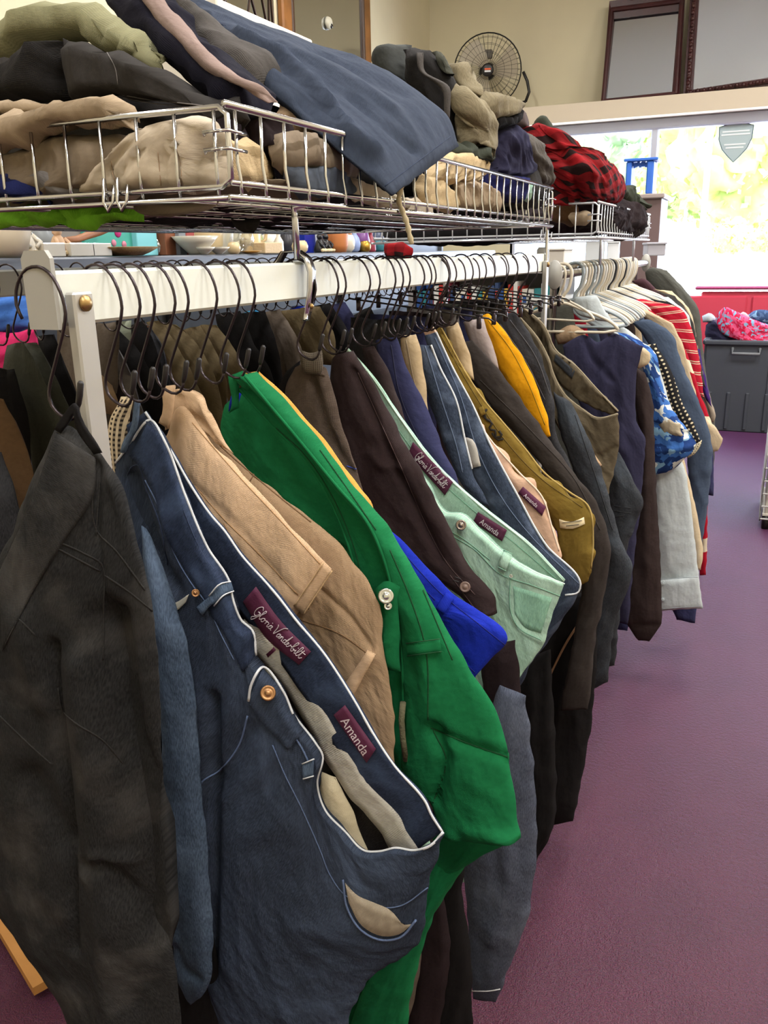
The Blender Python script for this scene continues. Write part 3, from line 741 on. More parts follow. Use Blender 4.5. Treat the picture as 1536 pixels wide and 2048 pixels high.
# handwriting of the label, drawn as strokes in an 11 x 1 box
SCRIPT = [[(.95, .95), (.55, 1.25), (.1, .8), (.15, .2), (.5, 0), (.85, .35), (.8, .6), (.5, .5), (.95, .55), (.85, -.2), (.5, -.6), (.3, -.4), (.9, .1), (1.2, .5), (1.45, 1.15), (1.3, 1.2), (1.25, .2), (1.4, .05), (1.7, .3)],
          [(1.95, .5), (1.7, .35), (1.75, .05), (2.0, .05), (2.1, .35), (1.95, .5), (2.3, .4), (2.45, .5), (2.5, .1), (2.6, .45), (2.85, .5)],
          [(2.95, .45), (2.95, .08), (3.1, .05), (3.3, .3), (3.55, .5), (3.3, .4), (3.3, .08), (3.55, .1), (3.7, .5), (3.7, .08), (3.9, .1)],
          [(4.1, 1.1), (4.3, .9), (4.5, 0), (4.8, .6), (5.2, 1.3), (5.6, 1.5)],
          [(5.35, .5), (5.1, .35), (5.1, .05), (5.35, .1), (5.5, .5), (5.5, .05), (5.65, .1), (5.7, .45), (5.75, .1), (5.9, .5), (6.05, .4), (6.1, .08), (6.3, .1)],
          [(6.65, .5), (6.4, .4), (6.4, .08), (6.65, .1), (7.0, 1.25), (6.75, .3), (6.85, .05), (7.1, .2), (7.3, .4), (7.15, .5), (7.1, .15), (7.35, .05), (7.6, .3), (7.65, .5), (7.75, .4), (7.95, .45)],
          [(8.0, .3), (8.4, 1.2), (8.25, 1.25), (8.15, .1), (8.4, .05), (8.5, .4), (8.25, .35), (8.7, .35), (8.8, .5), (8.85, .08), (9.05, .2), (9.4, 1.15), (9.25, 1.25), (9.2, .1), (9.4, .1), (9.6, .4), (9.8, 1.1), (9.75, .1), (9.95, .1), (10.2, .35)],
          [(9.5, .8), (10.3, .85)], [(8.8, .8), (8.82, .84)], [(3.3, .75), (3.32, .79)]]
def script_on(c, org, ux, uy, m, parent, r=.0005, lift=.004):
    mb = MB()
    for s in SCRIPT:
        q = cr([(float(a), float(b)) for a, b in s], max(4, len(s) * 4))
        mb.tube([hit(c, org[0] + ux[0] * a + uy[0] * b, org[1] + ux[1] * a + uy[1] * b, lift) for a, b in q], r, 4)
    return mb.build('lettering', m, parent)

# ------------------------------------------------------------------ black jeans, nearest
t = T('black denim jeans hanging nearest, beside the end of the white rail'); Y = .592
cb = drape('body', [[(118, 850), (140, 853), (160, 868)], [(100, 890), (150, 888), (200, 908)], [(60, 985), (140, 985), (236, 958)], [(20, 1080), (130, 1090), (262, 1040)],
    [(-30, 1180), (120, 1180), (289, 1150)], [(-70, 1300), (120, 1300), (305, 1236)], [(-80, 1480), (150, 1480), (319, 1400)], [(-50, 1700), (150, 1700), (323, 1650)],
    [(0, 1824), (160, 1850), (340, 1850)], [(102, 1957), (200, 1970), (352, 1960)], [(150, 2060), (240, 2080), (366, 2080)], [(175, 2250), (390, 2260)]], black_d, t, Y=Y, thick=.03, back=.004, fold=.007, fw=.07, seed=3,
    creases=[([(218, 1240), (250, 1480), (312, 1665), (320, 1850)], 30, -.026), ([(165, 1330), (195, 1600), (215, 1800), (235, 2060)], 34, .016), ([(108, 1290), (138, 1580), (147, 1900)], 9, -.012),
             ([(192, 930), (190, 1060), (205, 1210)], 9, -.006), ([(180, 1730), (215, 1715), (300, 1850)], 14, -.012), ([(175, 1745), (210, 1700), (270, 1720)], 10, .006), ([(60, 1560), (120, 1680)], 30, -.012),
             ([(230, 960), (275, 1100), (300, 1220)], 14, .006), ([(40, 1250), (90, 1400)], 30, .008)])
cs = drape('strap_loop', [[(108, 858), (128, 832), (149, 806), (168, 845), (203, 906)], [(122, 866), (138, 846), (150, 826), (158, 855), (186, 912)]], blackc, t, Y=Y - .008, thick=.001, fold=.001, open_=True)
panel(cb, [(113, 866), (98, 905), (70, 985), (30, 1075), (-5, 1150)], [(190, 915), (188, 985), (125, 1085), (62, 1190), (5, 1300)], black_d, t, 'waistband', lift=.002, th=.0015)
gseam = mat('seam_black', '#201f1f', .9, bump=.6, bscale=500)
seams(cb, [[(190, 918), (188, 985), (125, 1085), (62, 1190), (5, 1300)], [(113, 866), (98, 905), (70, 985), (30, 1075), (0, 1140)], [(118, 1084), (165, 1105), (205, 1131), (207, 1210), (206, 1320)], [(209, 1150), (260, 1185), (305, 1222)],
    [(190, 925), (191, 1055), (235, 1105), (290, 1180)], [(116, 1376), (125, 1420), (150, 1445), (205, 1480), (246, 1526)], [(0, 1214), (40, 1240), (72, 1272)], [(0, 1432), (60, 1490), (105, 1530)], [(200, 955), (192, 1070)], [(112, 1095), (200, 1142)]], .0009, gseam, t)
# ------------------------------------------------------------------ blue jeans
t = T('dark blue denim jeans with a brass button, waist gaping open toward the aisle'); Y = .74
rimB = [(292, 822), (340, 895), (380, 965), (420, 1025), (450, 1060), (485, 1110), (530, 1160), (556, 1190), (592, 1237), (645, 1300), (676, 1345), (710, 1400), (750, 1470), (790, 1530), (851, 1600), (864, 1628), (886, 1662)]
def off(P, dx, dy): return [(a + dx, b + dy) for a, b in P]
cbk = drape('back_waistband', [[(*p, .018) for p in rimB], [(*p, .022) for p in off(rimB, -36, 26)], [(*p, .028) for p in off(rimB, -62, 46)]], inner_d, t, Y=Y, thick=.0025, fold=.003, seed=5, open_=True, crumple=0, jag=0)
dark_in = C('inside_dark', '#3d3a3b', '#2a282a', 'denim', wear=.2)
cln = drape('inner_lining', [[(*p, .036) for p in off(rimB, -50, 40)], [(*p, .044) for p in off(rimB, -100, 90)], [(*p, .044) for p in off(rimB, -150, 180)]], dark_in, t, Y=Y, thick=.003, fold=.004, seed=6, open_=True, crumple=0)
rt = rimB[7:]
drape('lining_tape', [[(*p, .024) for p in off(rt, -50, 36)], [(*p, .028) for p in off(rt, -88, 62)]], wlining, t, Y=Y, thick=.002, fold=.002, seed=16, open_=True, crumple=0, jag=0)
drape('pocket_bag', [[(640, 1545), (672, 1555)], [(640, 1600), (705, 1620)], [(650, 1660), (722, 1680)], [(690, 1720), (740, 1720)]], C('pocket_bag', '#cbbfa4', '#a79a80', 'plain'), t, Y=Y + .024, thick=.005, fold=.005, seed=17)
rimF = [(232, 925), (262, 885), (300, 840), (330, 885), (370, 990), (415, 1095), (457, 1160), (466, 1200), (482, 1240), (505, 1262), (512, 1310), (527, 1333), (565, 1380), (585, 1425), (630, 1485), (645, 1512), (634, 1565), (650, 1620), (690, 1663), (728, 1701), (760, 1703), (792, 1696), (828, 1701), (860, 1692), (886, 1665)]
fr = [rimF, [(234, 962), (255, 950), (290, 960), (320, 1020), (350, 1110), (385, 1170), (415, 1210), (440, 1265), (468, 1320), (495, 1392), (520, 1440), (545, 1490), (570, 1550), (600, 1610), (640, 1700), (660, 1750), (690, 1790), (740, 1812), (800, 1812), (856, 1775)],
      [(262, 1020), (300, 1150), (340, 1260), (420, 1400), (480, 1540), (560, 1700), (655, 1830), (740, 1880), (838, 1884)], [(290, 1150), (330, 1330), (400, 1520), (480, 1700), (580, 1840), (700, 1930), (742, 1955)],
      [(322, 1400), (380, 1650), (460, 1850), (570, 1960), (706, 2020)], [(330, 1700), (380, 1850), (470, 2000), (600, 2070), (690, 2075)], [(345, 2000), (420, 2100), (520, 2150), (680, 2160)], [(370, 2300), (660, 2300)]]
cf = drape('front_panel', fr, blue_d, t, Y=Y, thick=.012, back=.004, fold=.006, fw=.08, seed=8, open_=True,
    creases=[([(425, 1400), (425, 1700), (420, 1950)], 12, -.014), ([(262, 960), (290, 1050), (322, 1140), (345, 1175)], 15, -.014), ([(245, 960), (262, 1060), (290, 1160)], 8, .006), ([(500, 1460), (430, 1580), (400, 1640)], 18, -.006), ([(560, 1500), (500, 1560), (440, 1600)], 14, .004)])
cl = drape('leg', [[(282, 1050), (292, 1060)], [(296, 1180), (345, 1200)], [(305, 1300), (340, 1300), (375, 1300)], [(322, 1420), (390, 1420)], [(328, 1550), (400, 1550)], [(334, 1700), (413, 1690)], [(343, 1850), (424, 1850)], [(352, 1950), (425, 1905)], [(366, 1985), (419, 1965)], [(380, 2008), (402, 1996)]],
    lblue_d, t, Y=Y - .03, thick=.014, fold=.004, fw=.03, seed=11, creases=[([(395, 1960), (365, 1940), (350, 1900)], 8, -.006)])
seams(cf, [rimF[:11]], .0016, thread, t, 'waist_edge', lift=.0); seams(cf, [rimF[11:]], .0016, thread, t, 'waist_edge', lift=.0)
seams(cbk, [[p for p in off(rimB, -1, 2)]], .0016, thread, t, 'waist_edge', lift=0)
panel(cf, off(rimF[2:11], -2, 2), [(258, 912), (284, 940), (306, 985), (335, 1080), (378, 1150), (405, 1190), (425, 1235), (445, 1262), (460, 1290), (485, 1345)], inner_d, t, 'waistband', lift=.002)
gst = mat('seam_blue', '#24304a', .9, bump=.6, bscale=500); gst2 = mat('seam_pale_blue', '#56678a', .9, bump=.6, bscale=500)
seams(cf, [fr[1][2:9], fr[1][11:]], .0008, gst2, t); seams(cf, [[(495, 1432), (478, 1490), (440, 1540), (402, 1566), (392, 1604)], [(500, 1408), (560, 1440), (600, 1490), (620, 1530)]], .0012, gst2, t)
seams(cf, [[(255, 950), (262, 935), (275, 930), (290, 970), (320, 1050), (335, 1130)], [(240, 985), (250, 1000), (258, 1020)], off(rimF[4:11], -12, 9)], .0009, gst, t)
# fly tab with button
panel(cf, [(526, 1336), (566, 1384), (606, 1462)], [(496, 1400), (522, 1444), (578, 1500)], blue_d, t, 'fly_tab', lift=.005, th=.004)
seams(cf, [[(497, 1402), (503, 1368), (526, 1334), (566, 1382), (586, 1428)]], .0016, thread, t, 'tab_edge', lift=.006)
button(cf, 536, 1386, .0088, copper, t); button(cf, 391, 1186, .0046, copper, t, 'rivet')
panel(cf, [(324, 1212), (350, 1206), (378, 1188)], [(330, 1226), (352, 1222), (372, 1204)], mat('pocket_edge', '#a9a79c', .9), t, 'pocket_edge', lift=.004)
def loopb(c, A, B, m, t, name='belt_loop', e=None):
    q = panel(c, A, B, m, t, name, lift=.007, th=.006)
    if e: seams(c, [A, B], .0008, e, q, 'loop_edge', lift=.009)
loopb(cf, [(418, 1192), (440, 1168), (462, 1163)], [(428, 1212), (448, 1190), (468, 1182)], lblue_d, t, e=thread)
loopb(cf, [(393, 1214), (410, 1200), (424, 1190)], [(404, 1232), (418, 1214), (430, 1204)], lblue_d, t)
loopb(cf, [(604, 1528), (628, 1518)], [(606, 1558), (627, 1552)], lblue_d, t, e=thread)
pk = [(690, 1765), (714, 1790), (745, 1804), (780, 1820), (806, 1850)]
panel(cf, pk, [(697, 1805), (722, 1850), (762, 1872), (800, 1868), (824, 1848)], lining, t, 'pocket_lining', lift=.003)
seams(cf, [[(686, 1760), (694, 1815), (722, 1860), (762, 1880), (802, 1874), (832, 1840)]], .0014, gst2, t, 'pocket_seam', lift=.004)
LB = panel(cbk, [(512, 1173), (560, 1240), (622, 1303)], [(486, 1203), (532, 1276), (598, 1330)], tag_p, t, 'brand_label', lift=.003, th=.001)
script_on(cbk, (505, 1226), (9.2, 9.2), (13, -13), ink_w, LB)
LB = panel(cbk, [(690, 1410), (752, 1498)], [(667, 1430), (733, 1526)], tag_p, t, 'size_label', lift=.003, th=.001)
text_on(cbk, 'Amanda', (680, 1442), (14, 21.5), (21, -15), ink_w, LB)
panel(cln, [(520, 1258), (552, 1300)], [(508, 1272), (536, 1315)], tag_p, t, 'care_tag', lift=.012, th=.001)
strapd = drape('back_loop', [[(270, 800), (282, 800)], [(262, 850), (276, 850)], [(240, 905), (252, 905)]], lblue_d, t, Y=Y - .01, thick=.002, fold=.001, open_=True)
legs(t, blue_d, .8, -.70, -.5, .9, .3, 3)
# houndstooth trousers behind the post
t = T('tweed check trousers, a narrow sliver between the rail post and the blue jeans'); drape('body', [[(240, 792), (268, 795)], [(224, 830), (258, 838)], [(216, 880), (262, 880)], [(222, 960), (270, 960)], [(240, 1100), (290, 1100)], [(270, 1400), (330, 1400)]], hound, t, Y=.765, thick=.01, fold=.003, seed=2)
# ------------------------------------------------------------------ khaki pair
t = T('pale khaki trousers whose waist ends in a stitched cuff over the blue jeans'); Y = .822
ck = drape('front_panel', [[(330, 875), (345, 832), (365, 812), (400, 855), (450, 915), (500, 965), (560, 1030), (610, 1085), (662, 1138)], [(330, 905), (350, 900), (400, 960), (470, 1050), (540, 1120), (600, 1172), (634, 1186)],
    [(335, 940), (370, 990), (440, 1090), (520, 1180), (570, 1226), (598, 1228)], [(345, 1000), (420, 1130), (500, 1240), (560, 1270)], [(360, 1150), (440, 1300), (500, 1400)], [(390, 1500), (490, 1600)]], khaki, t, Y=Y, thick=.012, fold=.005, fw=.06, seed=12,
    creases=[([(372, 960), (470, 1050), (560, 1160), (598, 1196)], 7, -.004)])
seams(ck, [[(384, 845), (480, 955), (560, 1040), (640, 1128)], [(372, 950), (440, 1030), (520, 1110), (596, 1190)], [(448, 1046), (458, 1068)]], .0006, mat('seam_khaki', '#a98560', .9), t)
panel(ck, [(646, 1124), (664, 1142)], [(588, 1212), (606, 1230)], khaki, t, 'cuff', lift=.005, th=.004)
seams(ck, [[(646, 1126), (588, 1212)], [(664, 1142), (606, 1230)]], .0009, mat('seam_khaki2', '#c2a37c', .9), t, 'cuff_edge', lift=.006)
drape('waist_gathers', [[(328, 792), (352, 778), (398, 792), (422, 828)], [(332, 826), (362, 808), (402, 826), (440, 872)], [(332, 860), (372, 846), (420, 868), (466, 905)]], khaki, t, Y=Y + .012, thick=.006, fold=.007, fw=.02, seed=4, vstretch=1, open_=True)
drape('strap_loop', [[(322, 772), (352, 770)], [(325, 800), (350, 806)], [(318, 850), (338, 862)]], khaki, t, Y=Y - .012, thick=.003, fold=.001)
legs(t, khaki2, .86, -.74, -.5, .85, .3, 5)
t = T('brownish khaki trousers between the pale khaki and the green pair'); Y = .862
ck2 = drape('front_panel', [[(345, 812), (380, 830), (450, 893), (500, 943), (560, 993), (622, 1038), (700, 1112), (760, 1210)], [(350, 880), (450, 990), (560, 1090), (660, 1180), (770, 1310)], [(400, 1010), (520, 1180), (620, 1280), (700, 1350), (790, 1460)], [(420, 1300), (600, 1420), (700, 1520), (780, 1620)], [(450, 1700), (600, 1750), (760, 1800)]], khaki2, t, Y=Y, thick=.014, fold=.006, fw=.08, seed=15,
    creases=[([(640, 1180), (700, 1235), (745, 1300)], 6, -.005), ([(700, 1385), (748, 1310)], 12, .008)])
seams(ck2, [[(372, 822), (450, 900), (540, 978), (622, 1044)], [(598, 1238), (680, 1268), (742, 1312)], [(748, 1306), (690, 1382)], [(500, 962), (508, 948)]], .0008, mat('seam_khaki3', '#7d6248', .9), t)
panel(ck2, [(735, 1300), (752, 1308)], [(676, 1388), (700, 1404)], khaki, t, 'pocket_welt', lift=.004)
# ------------------------------------------------------------------ green trousers
t = T('bright green trousers with the waist button undone'); Y = .905
g1 = drape('far_panel', [[(450, 812), (484, 776)], [(440, 850), (470, 835), (550, 830)], [(462, 925), (630, 930)], [(520, 982), (700, 1020)], [(600, 1046), (750, 1090)], [(690, 1100), (780, 1160)], [(722, 1190), (770, 1300)], [(740, 1430), (790, 1450)]], green, t, Y=Y + .075, thick=.006, fold=.006, fw=.09, seed=21)
g2 = drape('inner_waistband', [[(476, 778), (500, 768)], [(540, 850), (572, 832)], [(594, 905), (628, 888)], [(653, 992), (694, 974)], [(700, 1108), (774, 1090)], [(724, 1225), (802, 1220)], [(748, 1310), (812, 1310)], [(732, 1440), (814, 1400)], [(760, 1490), (816, 1500)], [(795, 1535), (820, 1560)]], green, t, Y=Y - .002, thick=.005, fold=.004, fw=.04, seed=22, open_=True)
g3 = drape('front_panel', [[(486, 752), (508, 744)], [(544, 818), (568, 800)], [(606, 892), (636, 880)], [(672, 972), (702, 970)], [(730, 1040), (768, 1046)], [(762, 1105), (808, 1110)], [(788, 1200), (862, 1205)], [(802, 1300), (926, 1316)], [(805, 1380), (968, 1380)], [(806, 1460), (1002, 1452)], [(808, 1555), (920, 1560), (1024, 1565)], [(858, 1606), (960, 1640), (1040, 1672)], [(885, 1670), (960, 1668), (1040, 1678)]], green, t, Y=Y - .012, thick=.014, fold=.006, fw=.07, seed=23, open_=True,
    creases=[([(865, 1455), (890, 1520), (870, 1600)], 12, -.014), ([(870, 1462), (930, 1490), (1010, 1515)], 9, -.008), ([(930, 1660), (1040, 1690)], 10, .006), ([(840, 1300), (860, 1450)], 16, .006)])
g4 = drape('under_fold', [[(860, 1650, .02), (1030, 1674, .02)], [(870, 1720, .035), (980, 1704, .02)], [(858, 1760, .04), (905, 1740, .04)]], green, t, Y=Y, thick=.008, fold=.004, seed=24, open_=True)
for i, rr in enumerate(([[(850, 1700), (960, 1690)], [(845, 1780), (905, 1770)], [(810, 1880), (860, 1850)], [(740, 1960), (830, 1960)], [(700, 2060), (815, 2040)], [(690, 2250), (810, 2250)]], [[(760, 1700), (860, 1700)], [(720, 1850), (800, 1850)], [(640, 2060), (740, 2060)], [(620, 2250), (720, 2250)]])):
    drape('leg', rr, green, t, Y=Y + .035 + .03 * i, thick=.014, fold=.006, seed=25 + i)
gs = mat('seam_green', '#084423', .9, bump=.6, bscale=500)
gedge = [(500, 768), (572, 832), (628, 888), (694, 974), (774, 1090), (802, 1220), (812, 1310), (814, 1400), (816, 1500)]
seams(g2, [off([(476, 778), (540, 850), (594, 905), (653, 992), (700, 1108), (724, 1225), (748, 1310), (732, 1440), (760, 1488)], 2, -1)], .002, green, t, 'band_edge', lift=0)
seams(g3, [[(490, 752), (546, 818), (608, 892), (673, 972), (731, 1040), (763, 1105), (789, 1200), (803, 1300), (806, 1380), (807, 1460)]], .0022, green, t, 'front_edge', lift=0)
seams(g2, [[(552, 856), (606, 906), (664, 992), (712, 1108), (736, 1225), (758, 1310), (744, 1436)]], .0007, gs, t)
seams(g3, [[(780, 1100), (822, 1200), (852, 1300), (856, 1440)], [(846, 1180), (905, 1320)], [(640, 900), (700, 985), (752, 1060)], [(862, 1456), (940, 1488), (1016, 1514)], [(866, 1460), (892, 1520), (866, 1606)]], .0009, gs, t)
g5 = drape('fly_tab', [[(752, 1178), (772, 1162), (800, 1172)], [(748, 1230), (796, 1235)], [(756, 1290), (798, 1300)], [(760, 1340), (800, 1345)]], green, t, Y=Y - .03, thick=.004, fold=.002, seed=3)
button(g5, 772, 1192, .0095, silver, t); button(g5, 776, 1212, .005, silver, t, 'jewel')
loopb(g3, [(812, 1287), (880, 1278)], [(815, 1312), (883, 1303)], green, t, e=gs)
mb = MB(); mb.tube([PY(806, 1405, Y - .03), PY(803, 1440, Y - .03), PY(806, 1480, Y - .028), PY(812, 1520, Y - .02)], .004, 8); mb.build('drawcord', cord_m, t)
drape('strap_loop', [[(455, 752), (486, 742)], [(462, 800, .005), (478, 796, .005)], [(458, 830, .005), (480, 820, .005)]], green, t, Y=Y - .016, thick=.002, fold=.001)
drape('top_loop', [[(462, 752), (486, 742)], [(492, 782), (510, 765)]], green, t, Y=Y - .02, thick=.002, fold=.001)
# ------------------------------------------------------------------ amber + royal blue
t = T('amber yellow trousers, a narrow band right behind the green waist'); Y = .95
ca = drape('front_panel', [[(486, 748), (516, 741)], [(538, 830), (578, 800)], [(596, 905), (642, 875)], [(655, 962), (697, 945)], [(700, 1032), (744, 1014)], [(720, 1200), (760, 1200)], [(700, 1500), (760, 1500)]], yellowo, t, Y=Y, thick=.008, fold=.003, seed=31)
seams(ca, [[(520, 752), (570, 806), (634, 880), (690, 950), (734, 1010)], [(512, 756), (560, 808), (624, 884), (682, 955), (724, 1012)]], .0006, mat('seam_amber', '#b47a24', .9), t)
t = T('royal blue trousers with a belt loop, between green and dark chocolate pairs'); Y = .985
cr1 = drape('front_panel', [[(640, 930), (694, 958)], [(680, 1050), (764, 1042)], [(740, 1140), (834, 1114)], [(800, 1220), (902, 1186)], [(850, 1290), (950, 1240), (1017, 1276)], [(880, 1350), (950, 1330), (986, 1312)], [(905, 1400), (946, 1370)], [(880, 1600), (930, 1600)]], royal, t, Y=Y, thick=.014, fold=.005, fw=.07, seed=33, creases=[([(935, 1330), (900, 1310), (860, 1240)], 6, -.004)])
seams(cr1, [[(700, 990), (780, 1075), (880, 1185), (960, 1250), (1010, 1290)], [(900, 1300), (950, 1345)], [(790, 1120), (870, 1200)]], .0007, mat('seam_royal', '#101c78', .9), t)
loopb(cr1, [(872, 1216), (892, 1184)], [(888, 1228), (908, 1196)], royal, t)
drape('waist_end', [[(462, 788), (484, 786)], [(456, 822), (478, 815)]], royal, t, Y=.925, thick=.003, fold=.001)
# ------------------------------------------------------------------ brown linen, chocolate
t = T('brown linen trousers with a checked flap, left of the dark chocolate pair'); Y = 1.115
cli = drape('front_panel', [[(590, 735), (622, 722), (650, 735)], [(572, 775), (664, 775)], [(565, 830), (678, 830)], [(590, 890), (694, 885)], [(625, 945), (716, 950)], [(660, 1040), (740, 1040)], [(700, 1300), (780, 1300)]], linen, t, Y=Y, thick=.014, fold=.01, fw=.035, seed=35, creases=[([(622, 740), (650, 850), (700, 940)], 8, -.01), ([(640, 745), (672, 850), (706, 930)], 10, .006)])
panel(cli, [(604, 735), (648, 742)], [(602, 745), (650, 752)], linen, t, 'band', lift=.003)
cfl = drape('flap', [[(598, 700), (620, 706), (645, 700)], [(602, 728), (648, 732)], [(606, 745), (642, 750)]], C('checked_flap', '#6f665c', '#4b443c', 'houndstooth', scale=.5), t, Y=Y - .015, thick=.003, fold=.002)
seams(cli, [[(693, 932), (712, 938)]], .001, mat('thread_blue', '#3c52b0', .8), t)
t = T('black trousers tucked behind the left edge of the brown linen pair'); drape('body', [[(575, 742), (600, 720)], [(548, 800), (598, 780)], [(552, 850), (600, 860)], [(600, 950), (660, 950)]], blackc, t, Y=1.14, thick=.01, seed=3)
t = T('dark chocolate trousers with a brown button near the narrow tip'); Y = 1.2
cc = drape('front_panel', [[(664, 728), (684, 706), (704, 700)], [(660, 795), (756, 782)], [(680, 870), (800, 866)], [(690, 960), (850, 960)], [(740, 1055), (900, 1056)], [(825, 1130), (936, 1130)], [(900, 1178), (986, 1190)], [(955, 1224), (995, 1226)]], choco, t, Y=Y, thick=.014, fold=.008, fw=.05, seed=37, open_=True, creases=[([(705, 740), (790, 930), (880, 1120)], 7, -.009), ([(740, 905), (760, 930), (800, 935)], 8, .006), ([(760, 860), (850, 1010), (930, 1150)], 10, .005)])
seams(cc, [[(716, 745), (800, 930), (890, 1120), (950, 1190)], [(900, 1150), (950, 1218)]], .0007, mat('seam_choco', '#4c3a3a', .8), t)
button(cc, 930, 1174, .0085, btn_br, t); seams(cc, [[(906, 1160), (918, 1164)], [(910, 1154), (922, 1158)]], .0009, ink_k, t, 'buttonhole')
legs(t, choco, 1.27, -.72, -.46, .85, .3, 9)
# ------------------------------------------------------------------ mint jeans
t = T('pale mint denim jeans with purple inside labels and a jewelled button'); Y = 1.255
rb = [(694, 694), (738, 742), (800, 832), (870, 925), (960, 1008), (1060, 1088), (1130, 1160)]
mb1 = drape('back_waistband', [[(*p, .02) for p in rb], [(*p, .025) for p in [(690, 735), (760, 830), (812, 915), (860, 985), (930, 1055), (1030, 1120), (1124, 1170)]], [(*p, .03) for p in [(690, 770), (760, 880), (830, 990), (900, 1080), (1010, 1150), (1110, 1185)]]], mint, t, Y=Y, thick=.003, fold=.003, seed=41, open_=True, crumple=.001, jag=0)
rf = [(790, 868), (815, 906), (850, 962), (892, 1026), (925, 1030), (960, 1064), (1010, 1108), (1065, 1142), (1129, 1168)]
mf = drape('front_panel', [rf, [(800, 920), (845, 990), (880, 1060), (930, 1090), (990, 1140), (1060, 1166), (1122, 1192)], [(850, 1020), (900, 1100), (960, 1190), (1040, 1230), (1108, 1222)], [(880, 1150), (940, 1270), (1010, 1320), (1086, 1290)], [(900, 1300), (950, 1400), (985, 1442), (1042, 1352)], [(900, 1500), (950, 1560)], [(880, 1750), (940, 1760)]], mint, t, Y=Y - .01, thick=.012, fold=.005, fw=.07, seed=43, open_=True,
    creases=[([(1020, 1160), (1024, 1230), (1045, 1262), (1084, 1282)], 5, .004), ([(900, 1090), (980, 1250)], 14, -.005)])
ms = mat('seam_mint', '#7fae98', .9); mw = mat('edge_mint', '#c4dccd', .9)
seams(mb1, [off(rb, -2, 2)], .0014, mw, t, 'waist_edge', lift=0); seams(mf, [rf], .0013, mw, t, 'waist_edge', lift=0)
seams(mf, [[(905, 1072), (950, 1100), (1000, 1148), (1062, 1170), (1120, 1192)], [(1020, 1156), (1022, 1225), (1038, 1256), (1082, 1280)], [(900, 1062), (930, 1080), (980, 1120)], [(880, 1068), (905, 1085), (945, 1140)]], .0009, ms, t)
seams(mb1, [[(712, 735), (790, 850), (850, 930), (940, 1015), (1040, 1095), (1115, 1160)]], .0007, ms, t)
panel(mf, [(1026, 1172), (1060, 1182), (1104, 1196)], [(1030, 1228), (1052, 1256), (1082, 1266)], C('mint_pocket', '#97c4ad', '#7fb099', 'denim', wear=.2), t, 'pocket_panel', lift=.001)
button(mf, 922, 1050, .0085, mat('mint_jewel', '#8b8078', .2, .8), t); button(mf, 1022, 1152, .003, silver, t, 'rivet')
loopb(mf, [(1008, 1100), (1024, 1108)], [(996, 1134), (1012, 1142)], mint, t, e=ms)
LB = panel(mb1, [(826, 884), (906, 964)], [(816, 908), (890, 991)], tag_p, t, 'brand_label', lift=.003, th=.001)
script_on(mb1, (828, 915), (5.7, 6.2), (10, -10), ink_w, LB, r=.0005)
LB = panel(mb1, [(956, 1024), (1014, 1060)], [(946, 1044), (1004, 1083)], tag_p, t, 'size_label', lift=.003, th=.001)
text_on(mb1, 'Amanda', (958, 1046), (11, 8), (9, -13), ink_w, LB)
legs(t, mint, 1.3, -.7, -.46, .85, .3, 10)
